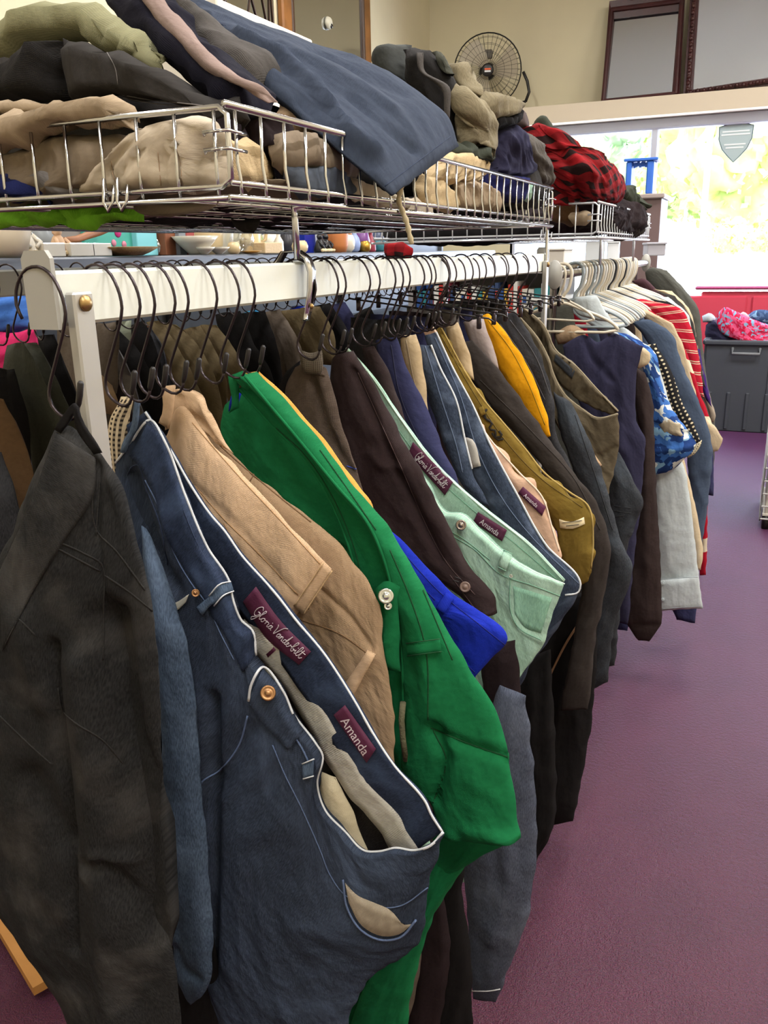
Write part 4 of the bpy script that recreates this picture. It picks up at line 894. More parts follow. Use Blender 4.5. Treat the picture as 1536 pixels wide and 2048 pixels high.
# ------------------------------------------------------------------ farther ones: (label, fabric, Y, rows, thick, seam lines, seam colour)
FAR = [
 ('black-brown trousers, a short dark triangle right of the mint loop', choco, 1.31, [[(722, 696), (748, 692)], [(735, 740), (772, 735)], [(765, 800), (800, 800)], [(790, 850), (815, 860)], [(830, 950), (860, 950)]], .01, None),
 ('navy twill trousers right of the mint jeans, hanging straight', navy, 1.36, [[(752, 682), (772, 676), (792, 674)], [(764, 740), (816, 740)], [(788, 810), (852, 812)], [(818, 880), (884, 892)], [(860, 960), (915, 960)], [(900, 1100), (960, 1100)]], .012, [[(782, 690), (800, 790), (850, 905)]]),
 ('cream trousers, a thin pale wedge beside the navy pair', creamc, 1.42, [[(797, 674), (832, 668)], [(806, 722), (842, 716)], [(824, 772), (850, 770)], [(846, 838), (858, 842)]], .008, [[(812, 680), (830, 770), (850, 835)]]),
 ('dark denim jeans with a pale worn seam, right of the cream wedge', mdenim, 1.45, [[(832, 690), (862, 690)], [(838, 740), (880, 735)], [(862, 810), (912, 800)], [(885, 880), (930, 880)], [(905, 930), (945, 940)], [(940, 1010), (980, 1010)]], .012, [[(850, 692), (880, 790), (915, 900), (925, 945)]]),
 ('mid-blue jeans with a white worn rim and a white woven tag', mdenim, 1.5, [[(848, 672), (872, 664)], [(872, 735), (905, 735)], [(905, 810), (945, 810)], [(925, 880), (980, 890)], [(950, 960), (1030, 985)], [(990, 1040), (1090, 1090)], [(1020, 1110), (1162, 1166)], [(1045, 1200), (1154, 1192)], [(1040, 1280), (1112, 1258)], [(1010, 1370), (1052, 1348)], [(990, 1450), (1030, 1400)]], .014, [[(870, 676), (920, 790), (955, 900), (1000, 990), (1060, 1070), (1158, 1168)]]),
 ('peach trousers with two purple labels inside the waist', pinkc, 1.56, [[(842, 668), (866, 654)], [(870, 742), (898, 730)], [(905, 822), (936, 808)], [(935, 882), (978, 876)], [(980, 962), (1037, 944)], [(1020, 1032), (1084, 994)], [(1062, 1082), (1104, 1056)], [(1090, 1124), (1119, 1104)], [(1080, 1200), (1100, 1200)]], .01, [[(862, 672), (900, 760), (940, 850), (984, 930), (1034, 1000), (1090, 1080)]]),
 ('mustard olive trousers with black embroidery and a wavy waist', olive, 1.63, [[(862, 668), (882, 655)], [(898, 760), (935, 752)], [(925, 815), (972, 806), ], [(950, 850), (1003, 842)], [(985, 905), (1052, 900)], [(1030, 955), (1088, 945)], [(1080, 1010), (1138, 984)], [(1108, 1060), (1176, 1012)], [(1118, 1100), (1186, 1080)], [(1128, 1136), (1182, 1138)], [(1160, 1172), (1174, 1166)]], .014, [[(880, 668), (950, 790), (1010, 880), (1080, 955), (1165, 1015)]]),
 ('beige trousers, a pale flap between the olive and charcoal pairs', creamc, 1.67, [[(890, 652), (916, 645)], [(896, 690), (936, 695)], [(920, 740), (946, 762)]], .006, None),
 ('charcoal brown trousers sweeping down behind the olive pair', charc, 1.74, [[(905, 690), (945, 680)], [(930, 740), (1005, 750)], [(985, 815), (1078, 850)], [(1050, 890), (1140, 935)], [(1110, 970), (1196, 1012)], [(1160, 1060), (1220, 1090)], [(1165, 1160), (1214, 1165)], [(1150, 1260), (1196, 1250)], [(1120, 1420), (1176, 1420)]], .016, [[(960, 760), (1070, 870), (1150, 960), (1200, 1060)]]),
 ('pale mauve trousers, a small light flap left of the bright yellow pair', C('mauve_cotton', '#b5a7a4', '#948583', 'plain', wear=.4), 1.8, [[(926, 645), (966, 634)], [(942, 690), (984, 690)], [(970, 722), (998, 742)]], .006, None),
 ('bright yellow trousers, a slim leaf-shaped strip', yellow, 1.86, [[(962, 632), (977, 626)], [(984, 700), (1028, 688)], [(1012, 765), (1062, 745)], [(1050, 832), (1084, 800)], [(1094, 876), (1102, 872)]], .012, [[(976, 640), (1022, 700), (1056, 765), (1090, 850)]]),
 ('washed black jeans right of the bright yellow pair', bdenim, 1.95, [[(982, 642), (1008, 628), (1030, 625)], [(1004, 685), (1068, 682)], [(1040, 735), (1092, 742)], [(1068, 795), (1108, 802)], [(1088, 850), (1114, 870)], [(1105, 930), (1140, 930)], [(1130, 1050), (1170, 1050)], [(1140, 1300), (1190, 1300)]], .014, [[(1000, 648), (1050, 720), (1090, 800)], [(1020, 640), (1072, 715), (1100, 790)]]),
 ('slate denim jeans, hanging deep behind the khaki cargo pair', slate, 2.08, [[(1108, 782), (1142, 806)], [(1118, 850), (1178, 880)], [(1150, 950), (1216, 985)], [(1190, 1040), (1240, 1080)], [(1215, 1110), (1264, 1136)], [(1200, 1190), (1232, 1240)], [(1185, 1300), (1226, 1270)], [(1180, 1380), (1215, 1365)]], .018, [[(1150, 830), (1190, 950), (1225, 1060)]]),
 ('dark grey denim jeans bulging toward the aisle below the cargo pair', slate, 2.27, [[(1190, 880), (1238, 905)], [(1200, 940), (1272, 968)], [(1210, 990), (1286, 1004)], [(1220, 1040), (1272, 1048)], [(1222, 1100), (1256, 1090)], [(1200, 1250), (1240, 1230)], [(1190, 1340), (1230, 1330)]], .02, [[(1228, 1012), (1262, 1016)], [(1228, 1022), (1262, 1026)], [(1230, 1034), (1250, 1030)]]),
]
TH = {}
for i, (lab, m, Y, rows, th, sl) in enumerate(FAR):
    t = T(lab); c = drape('front_panel', rows, m, t, Y=Y, thick=th, fold=.005, fw=.045, seed=50 + i, jag=.007 if i in (5, 6) else .002); TH[i] = (t, c)
    if sl:
        bc = m.node_tree.nodes['Principled BSDF'].inputs['Sheen Tint'].default_value
        sm = mat('seam_far_%d' % i, tuple(max(0, (x - .1) / 1.5) * (.55 if i not in (3, 4, 11) else 2.2) for x in bc[:3]), .9); seams(c, sl, .0011, sm, t)
    if Y < 2.0: legs(t, m, Y + .03, -.72, -.46, .85, .28 + .05 * (i % 3), 60 + i)
t, c = TH[4]; seams(c, [[(872, 664), (905, 735), (945, 810), (982, 892), (1032, 985), (1092, 1090), (1160, 1164), (1156, 1184), (1130, 1190)]], .0022, thread, t, 'waist_edge', lift=0)
LB = panel(c, [(924, 874), (944, 878), (962, 932)], [(920, 880), (926, 900), (944, 936)], tag_w, t, 'woven_tag', lift=.004)
text_on(c, 'S', (934, 912), (14, 8), (7, -14), ink_k, LB)
t, c = TH[3]; seams(c, [[(862, 690), (880, 735), (912, 800), (930, 880), (944, 938)]], .002, thread, t, 'waist_edge', lift=0)
t, c = TH[5]; seams(c, [[(866, 654), (898, 730), (936, 808), (978, 876), (1037, 944), (1084, 994), (1104, 1056), (1118, 1102)]], .0018, mat('edge_peach', '#e8cdb8', .9), t, 'waist_edge', lift=0)
LB = panel(c, [(960, 884), (978, 890), (1004, 932)], [(956, 892), (968, 906), (990, 946)], tag_p, t, 'brand_label', lift=.003); LB = panel(c, [(1046, 973), (1092, 1014)], [(1036, 986), (1084, 1032)], tag_p, t, 'size_label', lift=.003)
text_on(c, 'Amanda', (1046, 992), (8, 7.2), (7, -9), ink_w, LB)
t, c = TH[6]; seams(c, [[(882, 655), (935, 752), (972, 806), (1003, 842), (1052, 900), (1088, 945), (1138, 984), (1176, 1012), (1186, 1080), (1182, 1136)]], .002, mat('edge_olive', '#a58d52', .9), t, 'waist_edge', lift=0)
seams(c, [[(968, 822), (972, 838), (984, 846), (978, 858), (992, 862), (990, 874), (1004, 872), (998, 862)], [(974, 818), (966, 830), (976, 842)], [(984, 866), (996, 880), (1006, 878)]], .0024, mat('embroidery', '#1d1812', .9), t, 'embroidery', lift=.002)
loopb(c, [(956, 816), (966, 812)], [(962, 832), (972, 828)], olive, t)
LB = panel(c, [(1118, 1038), (1142, 1044), (1168, 1034)], [(1120, 1056), (1144, 1058), (1170, 1048)], mat('cream_tag', '#d8c8a4', .8), t, 'woven_tag', lift=.004); seams(c, [[(1124, 1046), (1164, 1041)], [(1132, 1052), (1158, 1049)]], .0007, ink_k, t, 'tag_print', lift=.006)
# khaki cargo with a gaping waist
t = T('khaki cargo trousers with a gathered, gaping waist beside the navy top'); Y = 2.16
kb = drape('back_waistband', [[(*p, .03) for p in [(1042, 612), (1086, 648), (1112, 700), (1150, 730), (1192, 776), (1237, 822)]], [(*p, .04) for p in [(1042, 640), (1084, 690), (1110, 750), (1150, 790), (1190, 815), (1230, 828)]]], cargo, t, Y=Y, thick=.006, fold=.01, fw=.014, vstretch=3, seed=71, open_=True, crumple=.006)
rk = [(1040, 635), (1072, 672), (1096, 715), (1108, 752), (1130, 790), (1160, 815), (1195, 836), (1236, 828)]
kf = drape('front_panel', [rk, [(1050, 690), (1080, 750), (1105, 800), (1150, 850), (1200, 868), (1238, 856)], [(1090, 800), (1130, 870), (1180, 900), (1236, 902)], [(1130, 880), (1170, 930), (1226, 950)], [(1160, 950), (1200, 990), (1218, 978)], [(1180, 1050), (1212, 1050)]], cargo, t, Y=Y - .01, thick=.014, fold=.007, fw=.03, seed=72, open_=True, creases=[([(1178, 905), (1200, 915), (1230, 895)], 6, -.006)])
ke = mat('edge_khaki', '#8b7f6a', .9); seams(kb, [[(1042, 613), (1086, 649), (1112, 701), (1150, 731), (1192, 777), (1236, 823)]], .0025, ke, t, 'waist_edge', lift=0); seams(kf, [rk], .0025, ke, t, 'waist_edge', lift=0)
panel(kb, [(1112, 708), (1150, 742)], [(1108, 722), (1144, 758)], slate, t, 'neck_label', lift=.004); panel(kf, [(1182, 898), (1204, 930)], [(1174, 906), (1196, 936)], khaki, t, 'pocket_edge', lift=.004)
# lower legs seen along the aisle
t = T('black trousers, both hems just above the carpet at the far end of the rail'); c = drape('leg', [[(1040, 1230), (1168, 1188), (1196, 1230)], [(1040, 1400), (1192, 1350)], [(1050, 1550), (1174, 1500)], [(1080, 1656), (1146, 1642)]], blackc, t, Y=1.84, thick=.03, fold=.012, fw=.07, seed=81)
seams(c, [[(1180, 1212), (1130, 1290), (1090, 1370), (1056, 1430)]], .0028, mat('tan_piping', '#8a6a50', .8), t, 'piping', lift=.004); drape('waist', [[(1170, 1130), (1190, 1130)], [(1168, 1190), (1198, 1198)], [(1150, 1260), (1190, 1250)]], blackc, t, Y=1.82, thick=.01)
t = T('black trousers reaching the carpet left of the far-end pair'); drape('leg', [[(1010, 1330), (1100, 1300)], [(1030, 1500), (1110, 1500)], [(1055, 1640), (1108, 1650)], [(1060, 1750), (1085, 1700)]], blackc, t, Y=1.6, thick=.02, fold=.01, seed=83)
t = T('grey-blue denim leg with a white hem line, lowest beside the carpet'); Y = 1.16
c = drape('leg', [[(1000, 1370), (1052, 1392)], [(960, 1480), (1066, 1530)], [(920, 1620), (1073, 1640)], [(928, 1750), (1069, 1750)], [(936, 1850), (1048, 1862)], [(942, 1950), (1012, 1952)], [(944, 1996), (992, 2006)]], greyb, t, Y=Y, thick=.022, fold=.006, fw=.06, seed=85, creases=[([(1000, 1560), (1020, 1760), (985, 1880)], 14, .008)])
seams(c, [[(943, 1982), (975, 1982), (1000, 1978)]], .0014, thread, t, 'hem_line')
t = T('dark maroon trousers, a short tip below the royal blue pair'); drape('front_panel', [[(960, 1290), (1030, 1280)], [(970, 1400), (1040, 1380)], [(990, 1500), (1036, 1470)], [(1010, 1540), (1024, 1520)]], maroonc, t, Y=1.2, thick=.012, seed=87)
t = T('black trousers leg between the green and grey-blue legs'); drape('leg', [[(850, 1700), (930, 1690)], [(845, 1800), (926, 1800)], [(860, 1900), (940, 1900)], [(850, 2060), (946, 2060)], [(850, 2250), (950, 2250)]], blackc, t, Y=1.03, thick=.02, fold=.01, seed=88)
t = T('taupe trousers leg, a pale sliver right of the green leg at the bottom'); drape('leg', [[(815, 1880), (846, 1890)], [(800, 1950), (840, 1950)], [(785, 2060), (815, 2060)], [(780, 2250), (812, 2250)]], taupe, t, Y=.975, thick=.008, seed=89)
t = T('dark brown trousers leg behind the taupe sliver at the bottom'); drape('leg', [[(800, 1750), (880, 1750)], [(820, 1900), (900, 1900)], [(800, 2060), (880, 2060)], [(800, 2250), (880, 2250)]], maroonc, t, Y=1.0, thick=.015, fold=.01, seed=90)

t = T('black filler strip, added as the dark gap between the black and blue jeans'); drape('leg', [[(300, 1330), (345, 1330)], [(308, 1500), (352, 1500)], [(318, 1700), (380, 1700)], [(322, 1850), (432, 1900)], [(326, 2060), (440, 2060)], [(330, 2250), (450, 2250)]], blackc, t, Y=.728, thick=.004, fold=.004, seed=91)  # added cloth: the gap's shade put in as a black strip
# ================================================================== clothes on the second rail (left of the nearest one)
GL = 'garments on the second rail'
LEFT = [
 ('dark charcoal trousers at the left picture edge, lowest of the left group', blackc, 1.20, [[(-30, 735), (28, 738)], [(-30, 850), (58, 850)], [(-30, 960), (60, 950)], [(-30, 1150), (50, 1150)]], 'trousers'),
 ('green-grey corduroy trousers, broad pair at the left picture edge', gravel, 1.27, [[(14, 690), (46, 682)], [(6, 745), (82, 748)], [(30, 800), (108, 812)], [(62, 900), (140, 880)], [(80, 1100), (160, 1100)]], 'trousers'),
 ('green-grey trousers with an olive lining showing at the top', gravel, 1.34, [[(44, 688), (74, 684)], [(60, 745), (104, 742)], [(92, 820), (136, 812)], [(120, 900), (165, 880)], [(140, 1100), (190, 1100)]], 'trousers'),
 ('black trousers, dark wedge just left of the rail post', blackc, 1.42, [[(74, 672), (108, 668)], [(92, 722), (124, 722)], [(114, 790), (150, 790)], [(130, 900), (180, 900)]], 'trousers'),
 ('brown cotton trousers with a torn tan patch, at the left picture edge', brownc, 1.1, [[(-30, 795), (6, 800)], [(-20, 860), (38, 862)], [(0, 930), (62, 930)], [(22, 1010), (76, 1000)], [(30, 1150), (90, 1150)]], 'trousers'),
 ('dark grey trousers, lowest at the left picture edge', bdenim, 1.02, [[(-40, 905), (2, 905)], [(-40, 1000), (32, 1000)], [(-40, 1150), (60, 1150)], [(-40, 1300), (60, 1300)]], 'trousers'),
 ('plain taupe skirt hanging straight behind the rail post', taupe, 1.55, [[(112, 648), (240, 645)], [(122, 750), (235, 750)], [(134, 840), (232, 850)], [(160, 960), (250, 960)], [(200, 1300), (300, 1300)]], 'skirt'),
 ('mauve-grey trousers crossing diagonally just right of the rail post', greycl, 1.6, [[(190, 655), (204, 655)], [(204, 690), (236, 700)], [(232, 745), (262, 752)], [(252, 792), (276, 800)], [(270, 860), (300, 860)]], 'trousers'),
 ('brown trousers, a slim diagonal strip right of the rail post', maroonc, 1.56, [[(186, 690), (198, 690)], [(200, 740), (222, 742)], [(218, 790), (250, 792)], [(240, 860), (270, 860)]], 'trousers'),
 ('tan trousers, small wedge directly beside the rail post', khaki2, 1.54, [[(200, 740), (208, 742)], [(204, 790), (232, 795)], [(206, 830), (240, 830)]], 'trousers'),
 ('white-grey top, a small patch between the wire hooks of the blue jeans', C('pale_sage', '#a5ab98', '#858b7a', 'plain', wear=.4), 1.72, [[(224, 646), (262, 640)], [(230, 690), (262, 690)], [(246, 720), (262, 720)]], 'shirt'),
 ('black trousers crossing diagonally behind the blue jeans hooks', blackc, 1.68, [[(195, 655), (226, 650)], [(236, 715), (275, 700)], [(268, 770), (312, 770)], [(292, 830), (330, 830)], [(310, 930), (350, 930)]], 'trousers'),
 ('black jacket sleeve left of the khaki group on the second rail', blackc, 1.8, [[(258, 652), (288, 640)], [(272, 720), (316, 710)], [(292, 790), (330, 780)], [(318, 850), (345, 850)]], 'jacket'),
 ('dark grey trousers, thin strip left of the first army-khaki pair', bdenim, 1.84, [[(280, 655), (302, 655)], [(300, 700), (326, 700)], [(318, 750), (334, 750)], [(325, 800), (340, 800)]], 'trousers'),
 ('first army-khaki trousers from the left on the second rail', olivek, 1.9, [[(292, 645), (322, 640)], [(315, 700), (352, 690)], [(345, 760), (385, 750)], [(372, 810), (412, 810)], [(400, 900), (440, 900)]], 'trousers'),
 ('second army-khaki trousers, with a dark notch at the pocket', olivek, 1.97, [[(318, 645), (350, 650), (368, 660)], [(350, 700), (398, 695)], [(380, 760), (428, 750)], [(405, 820), (446, 820)], [(430, 900), (460, 900)]], 'trousers'),
 ('third army-khaki trousers, broad fold behind the khaki hooks', olivek, 2.04, [[(366, 660), (400, 650)], [(390, 710), (430, 700)], [(412, 770), (452, 760)], [(430, 830), (456, 830)], [(450, 900), (480, 900)]], 'trousers'),
 ('fourth army-khaki trousers, left of the green pair', olivek, 2.12, [[(400, 650), (432, 650)], [(425, 700), (470, 700)], [(446, 760), (490, 750)], [(460, 820), (500, 820)]], 'trousers'),
 ('black trousers above the green pair, under the middle of the rail', blackc, 2.2, [[(430, 628), (480, 622)], [(445, 690), (510, 690)], [(470, 740), (540, 740)], [(500, 820), (560, 820)]], 'trousers'),
 ('wide black trousers, darkest block under the middle of the rail', blackc, 2.3, [[(478, 628), (530, 620)], [(492, 700), (556, 700)], [(510, 770), (566, 760)], [(530, 830), (580, 830)]], 'trousers'),
 ('brown wool trousers left of the chrome strap bracket', taupe, 2.4, [[(526, 625), (560, 618)], [(545, 690), (600, 690)], [(560, 750), (610, 740)], [(580, 800), (620, 800)]], 'trousers'),
 ('khaki trousers peeking out under the chrome strap bracket', olivek, 2.5, [[(556, 622), (640, 612)], [(590, 680), (668, 670)], [(610, 730), (672, 730)]], 'trousers'),
 ('black trousers under the rail, right of the chrome strap bracket', blackc, 2.6, [[(610, 615), (660, 606)], [(640, 680), (700, 670)], [(655, 730), (705, 730)]], 'trousers'),
 ('dark navy trousers deep under the rail, above the mint pair', navy, 2.75, [[(650, 612), (690, 604)], [(680, 665), (720, 655)], [(695, 710), (735, 710)]], 'trousers'),
 ('black skirt deep under the rail, above the navy pair', blackc, 2.9, [[(690, 640), (740, 612)], [(700, 690), (770, 670)], [(720, 720), (790, 700)]], 'skirt'),
]
for i, (lab, m, Y, rows, cat) in enumerate(LEFT):
    t = thing(cat if cat != 'shirt' else 'top', lab, cat, GL)
    c = drape('front_panel' if cat == 'trousers' else 'body', rows, m, t, Y=Y, thick=.02, fold=.008, fw=.05, seed=120 + i, res=.014, creases=[([((r[0][0] + r[-1][0]) / 2 + 4, r[0][1]) for r in rows], 6, -.008)])
    if cat == 'trousers' and i != 9: legs(t, m, Y + .02, -1.42, -1.16, .9, .32, 150 + i)
# bright folded things beyond the second rail, left edge
for lab, col, rows, Y, nm in (('bright blue shirt bunched under the rail at the left picture edge', C('sky_cotton', '#4f7fd0', '#3560ae', 'plain', wear=.5), [[(-20, 585), (20, 592), (50, 590)], [(-20, 630), (60, 625)], [(-20, 680), (64, 655)]], 1.75, 'shirt'),
                          ('hot pink shirt below the bright blue one at the left picture edge', C('hot_pink', '#d6336c', '#b02458', 'plain', wear=.4), [[(-20, 662), (30, 665), (70, 655)], [(-20, 690), (72, 690)], [(-20, 760), (60, 760)], [(-20, 900), (60, 900)]], 1.7, 'shirt'),
                          ('mint green shirt glimpsed between black garments under the rail', C('mint_cotton', '#6fd08a', '#4fae6c', 'plain'), [[(275, 660), (296, 655)], [(280, 675), (292, 672)]], 2.2, 'shirt'),
                          ('turquoise shirt glimpsed under the middle of the rail', C('turquoise', '#3f95c4', '#2c78a4', 'plain'), [[(492, 622), (514, 620)], [(496, 640), (508, 636)]], 2.6, 'shirt')):
    o = drape(nm, rows, col, None, Y=Y, thick=.05, fold=.012, fw=.04, vstretch=1, seed=200 + len(lab), res=.01).ob; tag(o, lab, 'shirt')
# wire hooks on the second rail
for i in range(34):
    y = 1.12 + i * .058 + random.uniform(-.015, .015)
    o = place(HK, HK0, (-1.25, y, 1.392), random.uniform(-.4, .4), 'thin dark wire hook on the second rail, behind the nearest white rail', 'wire hooks on the second rail')

# ================================================================== knick-knack shelf by the left wall
ZS = 1.462
t = thing('display_shelf', 'grey steel display shelving along the left wall, full of ornaments', 'shelf')
shm = mat('shelf_steel', '#6f737c', .45, .2, bump=.1, bscale=30); shd = mat('shelf_steel_dark', '#55585e', .5, .2)
for z in (ZS, 1.05, .6, .2):
    mb = MB(); mb.box((-2.45, 4.5, z - .014), (.5, 5.8, .024), bev=.004); mb.box((-2.2, 4.5, z - .03), (.012, 5.8, .05), bev=.003); mb.build('shelf_board', shm, t, smooth=False)
mb = MB(); mb.box((-2.71, 4.5, .85), (.02, 5.8, 1.7)); mb.build('back_panel', shd, t, smooth=False)
for y in (1.62, 3.5, 5.4, 7.38):
    mb = MB(); mb.box((-2.69, y, .86), (.04, .04, 1.7), bev=.004); mb.box((-2.45, y, .05), (.5, .05, .08), bev=.004); mb.build('upright', shd, t, smooth=False)
ceram = mat('ceramic_white', '#d9d2c4', .25, coat=.4); ceram2 = mat('ceramic_cream', '#d0b98f', .3, coat=.3); terra = mat('terracotta', '#b7713f', .5); bluec = mat('ceramic_blue', '#1d2f9a', .25, coat=.5)
tealb = mat('teal_card', '#4fb0a0', .6); aqua = mat('aqua_card', '#86d2dd', .6); woodm = mat('ornament_wood', '#8d5a38', .5, bump=.3, bscale=60); wickr = mat('wicker', '#8a6f4c', .8, bump=1, bscale=120, var=.3); glassm = glass_mat('clear_glass', .25, (.93, .96, .95)); purp = mat('purple_glaze', '#6b3a7a', .3); blk = mat('glossy_black', '#1a1a1e', .3); gold = mat('gold_trim', '#b08a3a', .35, .8)
PR = {
 'vase': [(.018, 0), (.03, .01), (.036, .04), (.028, .07), (.014, .09), (.018, .1), (.014, .099), (.01, .07)],
 'jug': [(.03, 0), (.036, .02), (.038, .06), (.03, .09), (.034, .105), (.03, .104), (.026, .06)],
 'bowl': [(.015, 0), (.02, .005), (.04, .022), (.052, .035), (.048, .035), (.036, .022), (.01, .01)],
 'bottle': [(.02, 0), (.022, .01), (.022, .055), (.009, .08), (.008, .1), (.01, .104)],
 'pot': [(.022, 0), (.034, .012), (.038, .035), (.03, .058), (.024, .06), (.026, .064), (.02, .062)],
 'plate': [(.02, 0), (.03, .003), (.055, .012), (.052, .013), (.028, .006)]}
def ornament(px, h, kind, m, label, sc=1.0, lid=None, handle=False, X=-2.26):
    p = PX(px, 500, X); t = thing(kind, label, kind, 'ornaments on the shelf'); pr = PR[kind]; k = h / pr[-1 if kind != 'bowl' else 3][1] if kind != 'plate' else sc
    mb = MB(); mb.lathe((p.x, p.y, ZS), [(r * k * (sc if kind != 'plate' else 1), z * k) for r, z in pr], 24); mb.build('body', m, t)
    if handle:
        mb = MB(); mb.tube([(p.x + .02 * k, p.y + .028 * k, ZS + .085 * k), (p.x + .03 * k, p.y + .06 * k, ZS + .08 * k), (p.x + .02 * k, p.y + .062 * k, ZS + .04 * k), (p.x + .01 * k, p.y + .034 * k, ZS + .025 * k)], .005 * k, 8); mb.build('handle', m, t)
    if lid: mb = MB(); mb.lathe((p.x, p.y, ZS + pr[-1][1] * k * .97), [(.026 * k * sc, 0), (.026 * k * sc, .006), (.01, .016), (.006, .02), (.008, .028), (.001, .03)], 20); mb.build('lid', lid, t)
    return t
ornament(392, .075, 'bowl', ceram, 'low white bowl, left of the stacked white dishes on the shelf', .9)
ornament(408, .03, 'bowl', ceram, 'shallow white dish on the shelf, first of two side by side', 1.1, X=-2.22); ornament(438, .03, 'bowl', ceram, 'shallow white dish on the shelf, second of two side by side', 1.1, X=-2.22)
ornament(440, .11, 'jug', ceram, 'tall white jug behind the shallow dishes', 1, handle=True, X=-2.36)
ornament(468, .05, 'pot', ceram2, 'small cream pot right of the two shallow dishes', 1, X=-2.22)
ornament(480, .115, 'vase', glassm, 'clear glass vase behind the cream pot', 1.2); ornament(498, .1, 'jug', ceram2, 'cream jug with a handle, left of the patterned box', 1, handle=True, X=-2.34)
ornament(500, .02, 'plate', mat('amber_glaze', '#cf9a4a', .3), 'yellow saucer lying in front of the cream jug', 1, X=-2.22)
ornament(558, .105, 'bottle', ceram, 'white bottle with a blue base, just left of the chrome support', 1.1)
ornament(600, .06, 'pot', ceram2, 'round cream jar just right of the chrome support', 1.2)
ornament(672, .115, 'jug', terra, 'orange terracotta jar farther along the shelf', 1); ornament(692, .1, 'pot', ceram, 'white lidded pot right of the terracotta jar', .9, lid=terra); ornament(708, .08, 'vase', mat('blue_white', '#8ea0cc', .3), 'small blue and white vase beside the lidded pot', 1)
ornament(722, .11, 'vase', purp, 'purple vase among the far ornaments', 1); ornament(742, .12, 'bottle', mat('red_glaze', '#8a3040', .3), 'dark red bottle among the far ornaments', 1.2); ornament(758, .08, 'pot', mat('teal_glaze', '#3a7a86', .3), 'teal pot, last of the far ornaments before the red shirt', 1)
ornament(730, .06, 'pot', gold, 'small brass pot in front of the purple vase', 1, X=-2.22)
ornament(5, .14, 'vase', mat('shell_white', '#d2c3ac', .5), 'large pale round vase at the left picture edge of the shelf', 1.3)
for px, h, k, m, lab, sc, hd in ((28, .09, 'pot', gold, 'small gold-brown pot beside the large round vase', .9, False), (70, .115, 'bottle', glassm, 'clear glass bottle behind the flowered figurine', 1.1, False), (84, .1, 'vase', mat('grey_glaze', '#8d9296', .3), 'grey glazed vase behind the first small white box', 1, False),
    (318, .07, 'pot', silver, 'small silvery pot left of the brown model house', 1, False), (412, .125, 'jug', ceram2, 'tall cream pitcher standing behind the stacked dishes', 1.2, True), (425, .1, 'vase', mat('sage_glaze', '#8b9a86', .4), 'sage green vase behind the shallow dishes', 1, False),
    (456, .12, 'vase', ceram, 'white fluted vase left of the clear glass vase', 1, False), (520, .115, 'bottle', mat('olive_glass', '#8d9a68', .3), 'pale green bottle behind the carved cream box', 1.2, False), (542, .1, 'pot', ceram, 'white sugar pot behind the carved cream box', .9, False),
    (575, .09, 'vase', mat('dark_glaze', '#2c2c34', .3), 'dark vase partly hidden by the chrome support', 1, False), (628, .12, 'jug', mat('white_blue', '#c8d0dc', .3), 'blue-white jug behind the black figurines', .9, True), (660, .07, 'pot', mat('coral_glaze', '#c9745a', .4), 'coral pot in front of the terracotta jar', .8, False),
    (700, .13, 'bottle', mat('violet_glass', '#7a4a86', .3), 'violet bottle behind the small blue and white vase', 1.2, False), (714, .12, 'vase', mat('rose_glaze', '#a86070', .4), 'rose vase behind the purple vase', .9, False), (750, .13, 'vase', mat('ink_glaze', '#243050', .3), 'ink blue vase among the farthest ornaments', 1.1, False)):
    ornament(px, h, k, m, lab, sc, handle=hd, X=-2.4)
def soft_figure(px, label, seed, kind='figurine', m=ceram, s=1.0):
    p = PX(px, 500, -2.26); t = thing(kind, label, kind, 'ornaments on the shelf'); mb = MB()
    mb.lathe((p.x, p.y, ZS), [(.035 * s, 0), (.04 * s, .01), (.032 * s, .04 * s), (.02 * s, .07 * s), (.012 * s, .08 * s)], 18); mb.build('body', m, t)
    mb = MB(); mb.blob((p.x, p.y, ZS + .092 * s), .018 * s, 3, .15, seed); mb.build('head', m, t)
    mb = MB()
    for k in (-1, 1): mb.tube([(p.x + .01, p.y + k * .022 * s, ZS + .065 * s), (p.x + .03 * s, p.y + k * .034 * s, ZS + .045 * s), (p.x + .035 * s, p.y + k * .012 * s, ZS + .03 * s)], [.009 * s, .008 * s, .006 * s], 8)
    mb.build('arms', m, t); mb = MB()
    for a in range(7): mb.blob((p.x + .036 * s, p.y + (a - 3) * .012 * s, ZS + .012), .01 * s, 2, .3, a)
    mb.build('base_flowers', ceram2, t)
soft_figure(52, 'white figurine with flowers round its base, left part of the shelf', 1, s=1.05)
soft_figure(118, 'pale angel figurine in front of the small white boxes', 4, m=mat('bisque', '#cda98a', .6), s=.9)
soft_figure(640, 'black and white figurine near the chrome support, left one', 7, m=blk, s=.9); soft_figure(652, 'black and white figurine near the terracotta jar, right one', 9, m=blk, s=.9)
def boxy(px, w, h, m, label, kind='box', X=-2.26, d=.08, decor=None, rz=0, wz=0):
    p = PX(px, 500, X); t = thing(kind, label, kind, 'ornaments on the shelf'); mb = MB(); R = Matrix.Rotation(rz, 3, 'Z'); mb.box((p.x, p.y, ZS + h / 2 + wz), (d, w, h), R, bev=.003); mb.build('body', m, t, smooth=False)
    if decor:
        for k, (a, b, r, dm) in enumerate(decor): mb = MB(); mb.lathe((p.x + d / 2, p.y + a, ZS + b), [(r, 0), (r * .9, .003), (.001, .004)], 12, M=Vector((1, 0, 0)).to_track_quat('Z', 'Y').to_matrix()); mb.build('printed_flower', dm, t)
boxy(92, .1, .045, ceram, 'small white box on the shelf behind the angel figurine', X=-2.25); boxy(148, .12, .045, ceram, 'white open box right of the angel figurine', X=-2.25); boxy(188, .1, .045, ceram, 'white box, right of the white open one', X=-2.25)
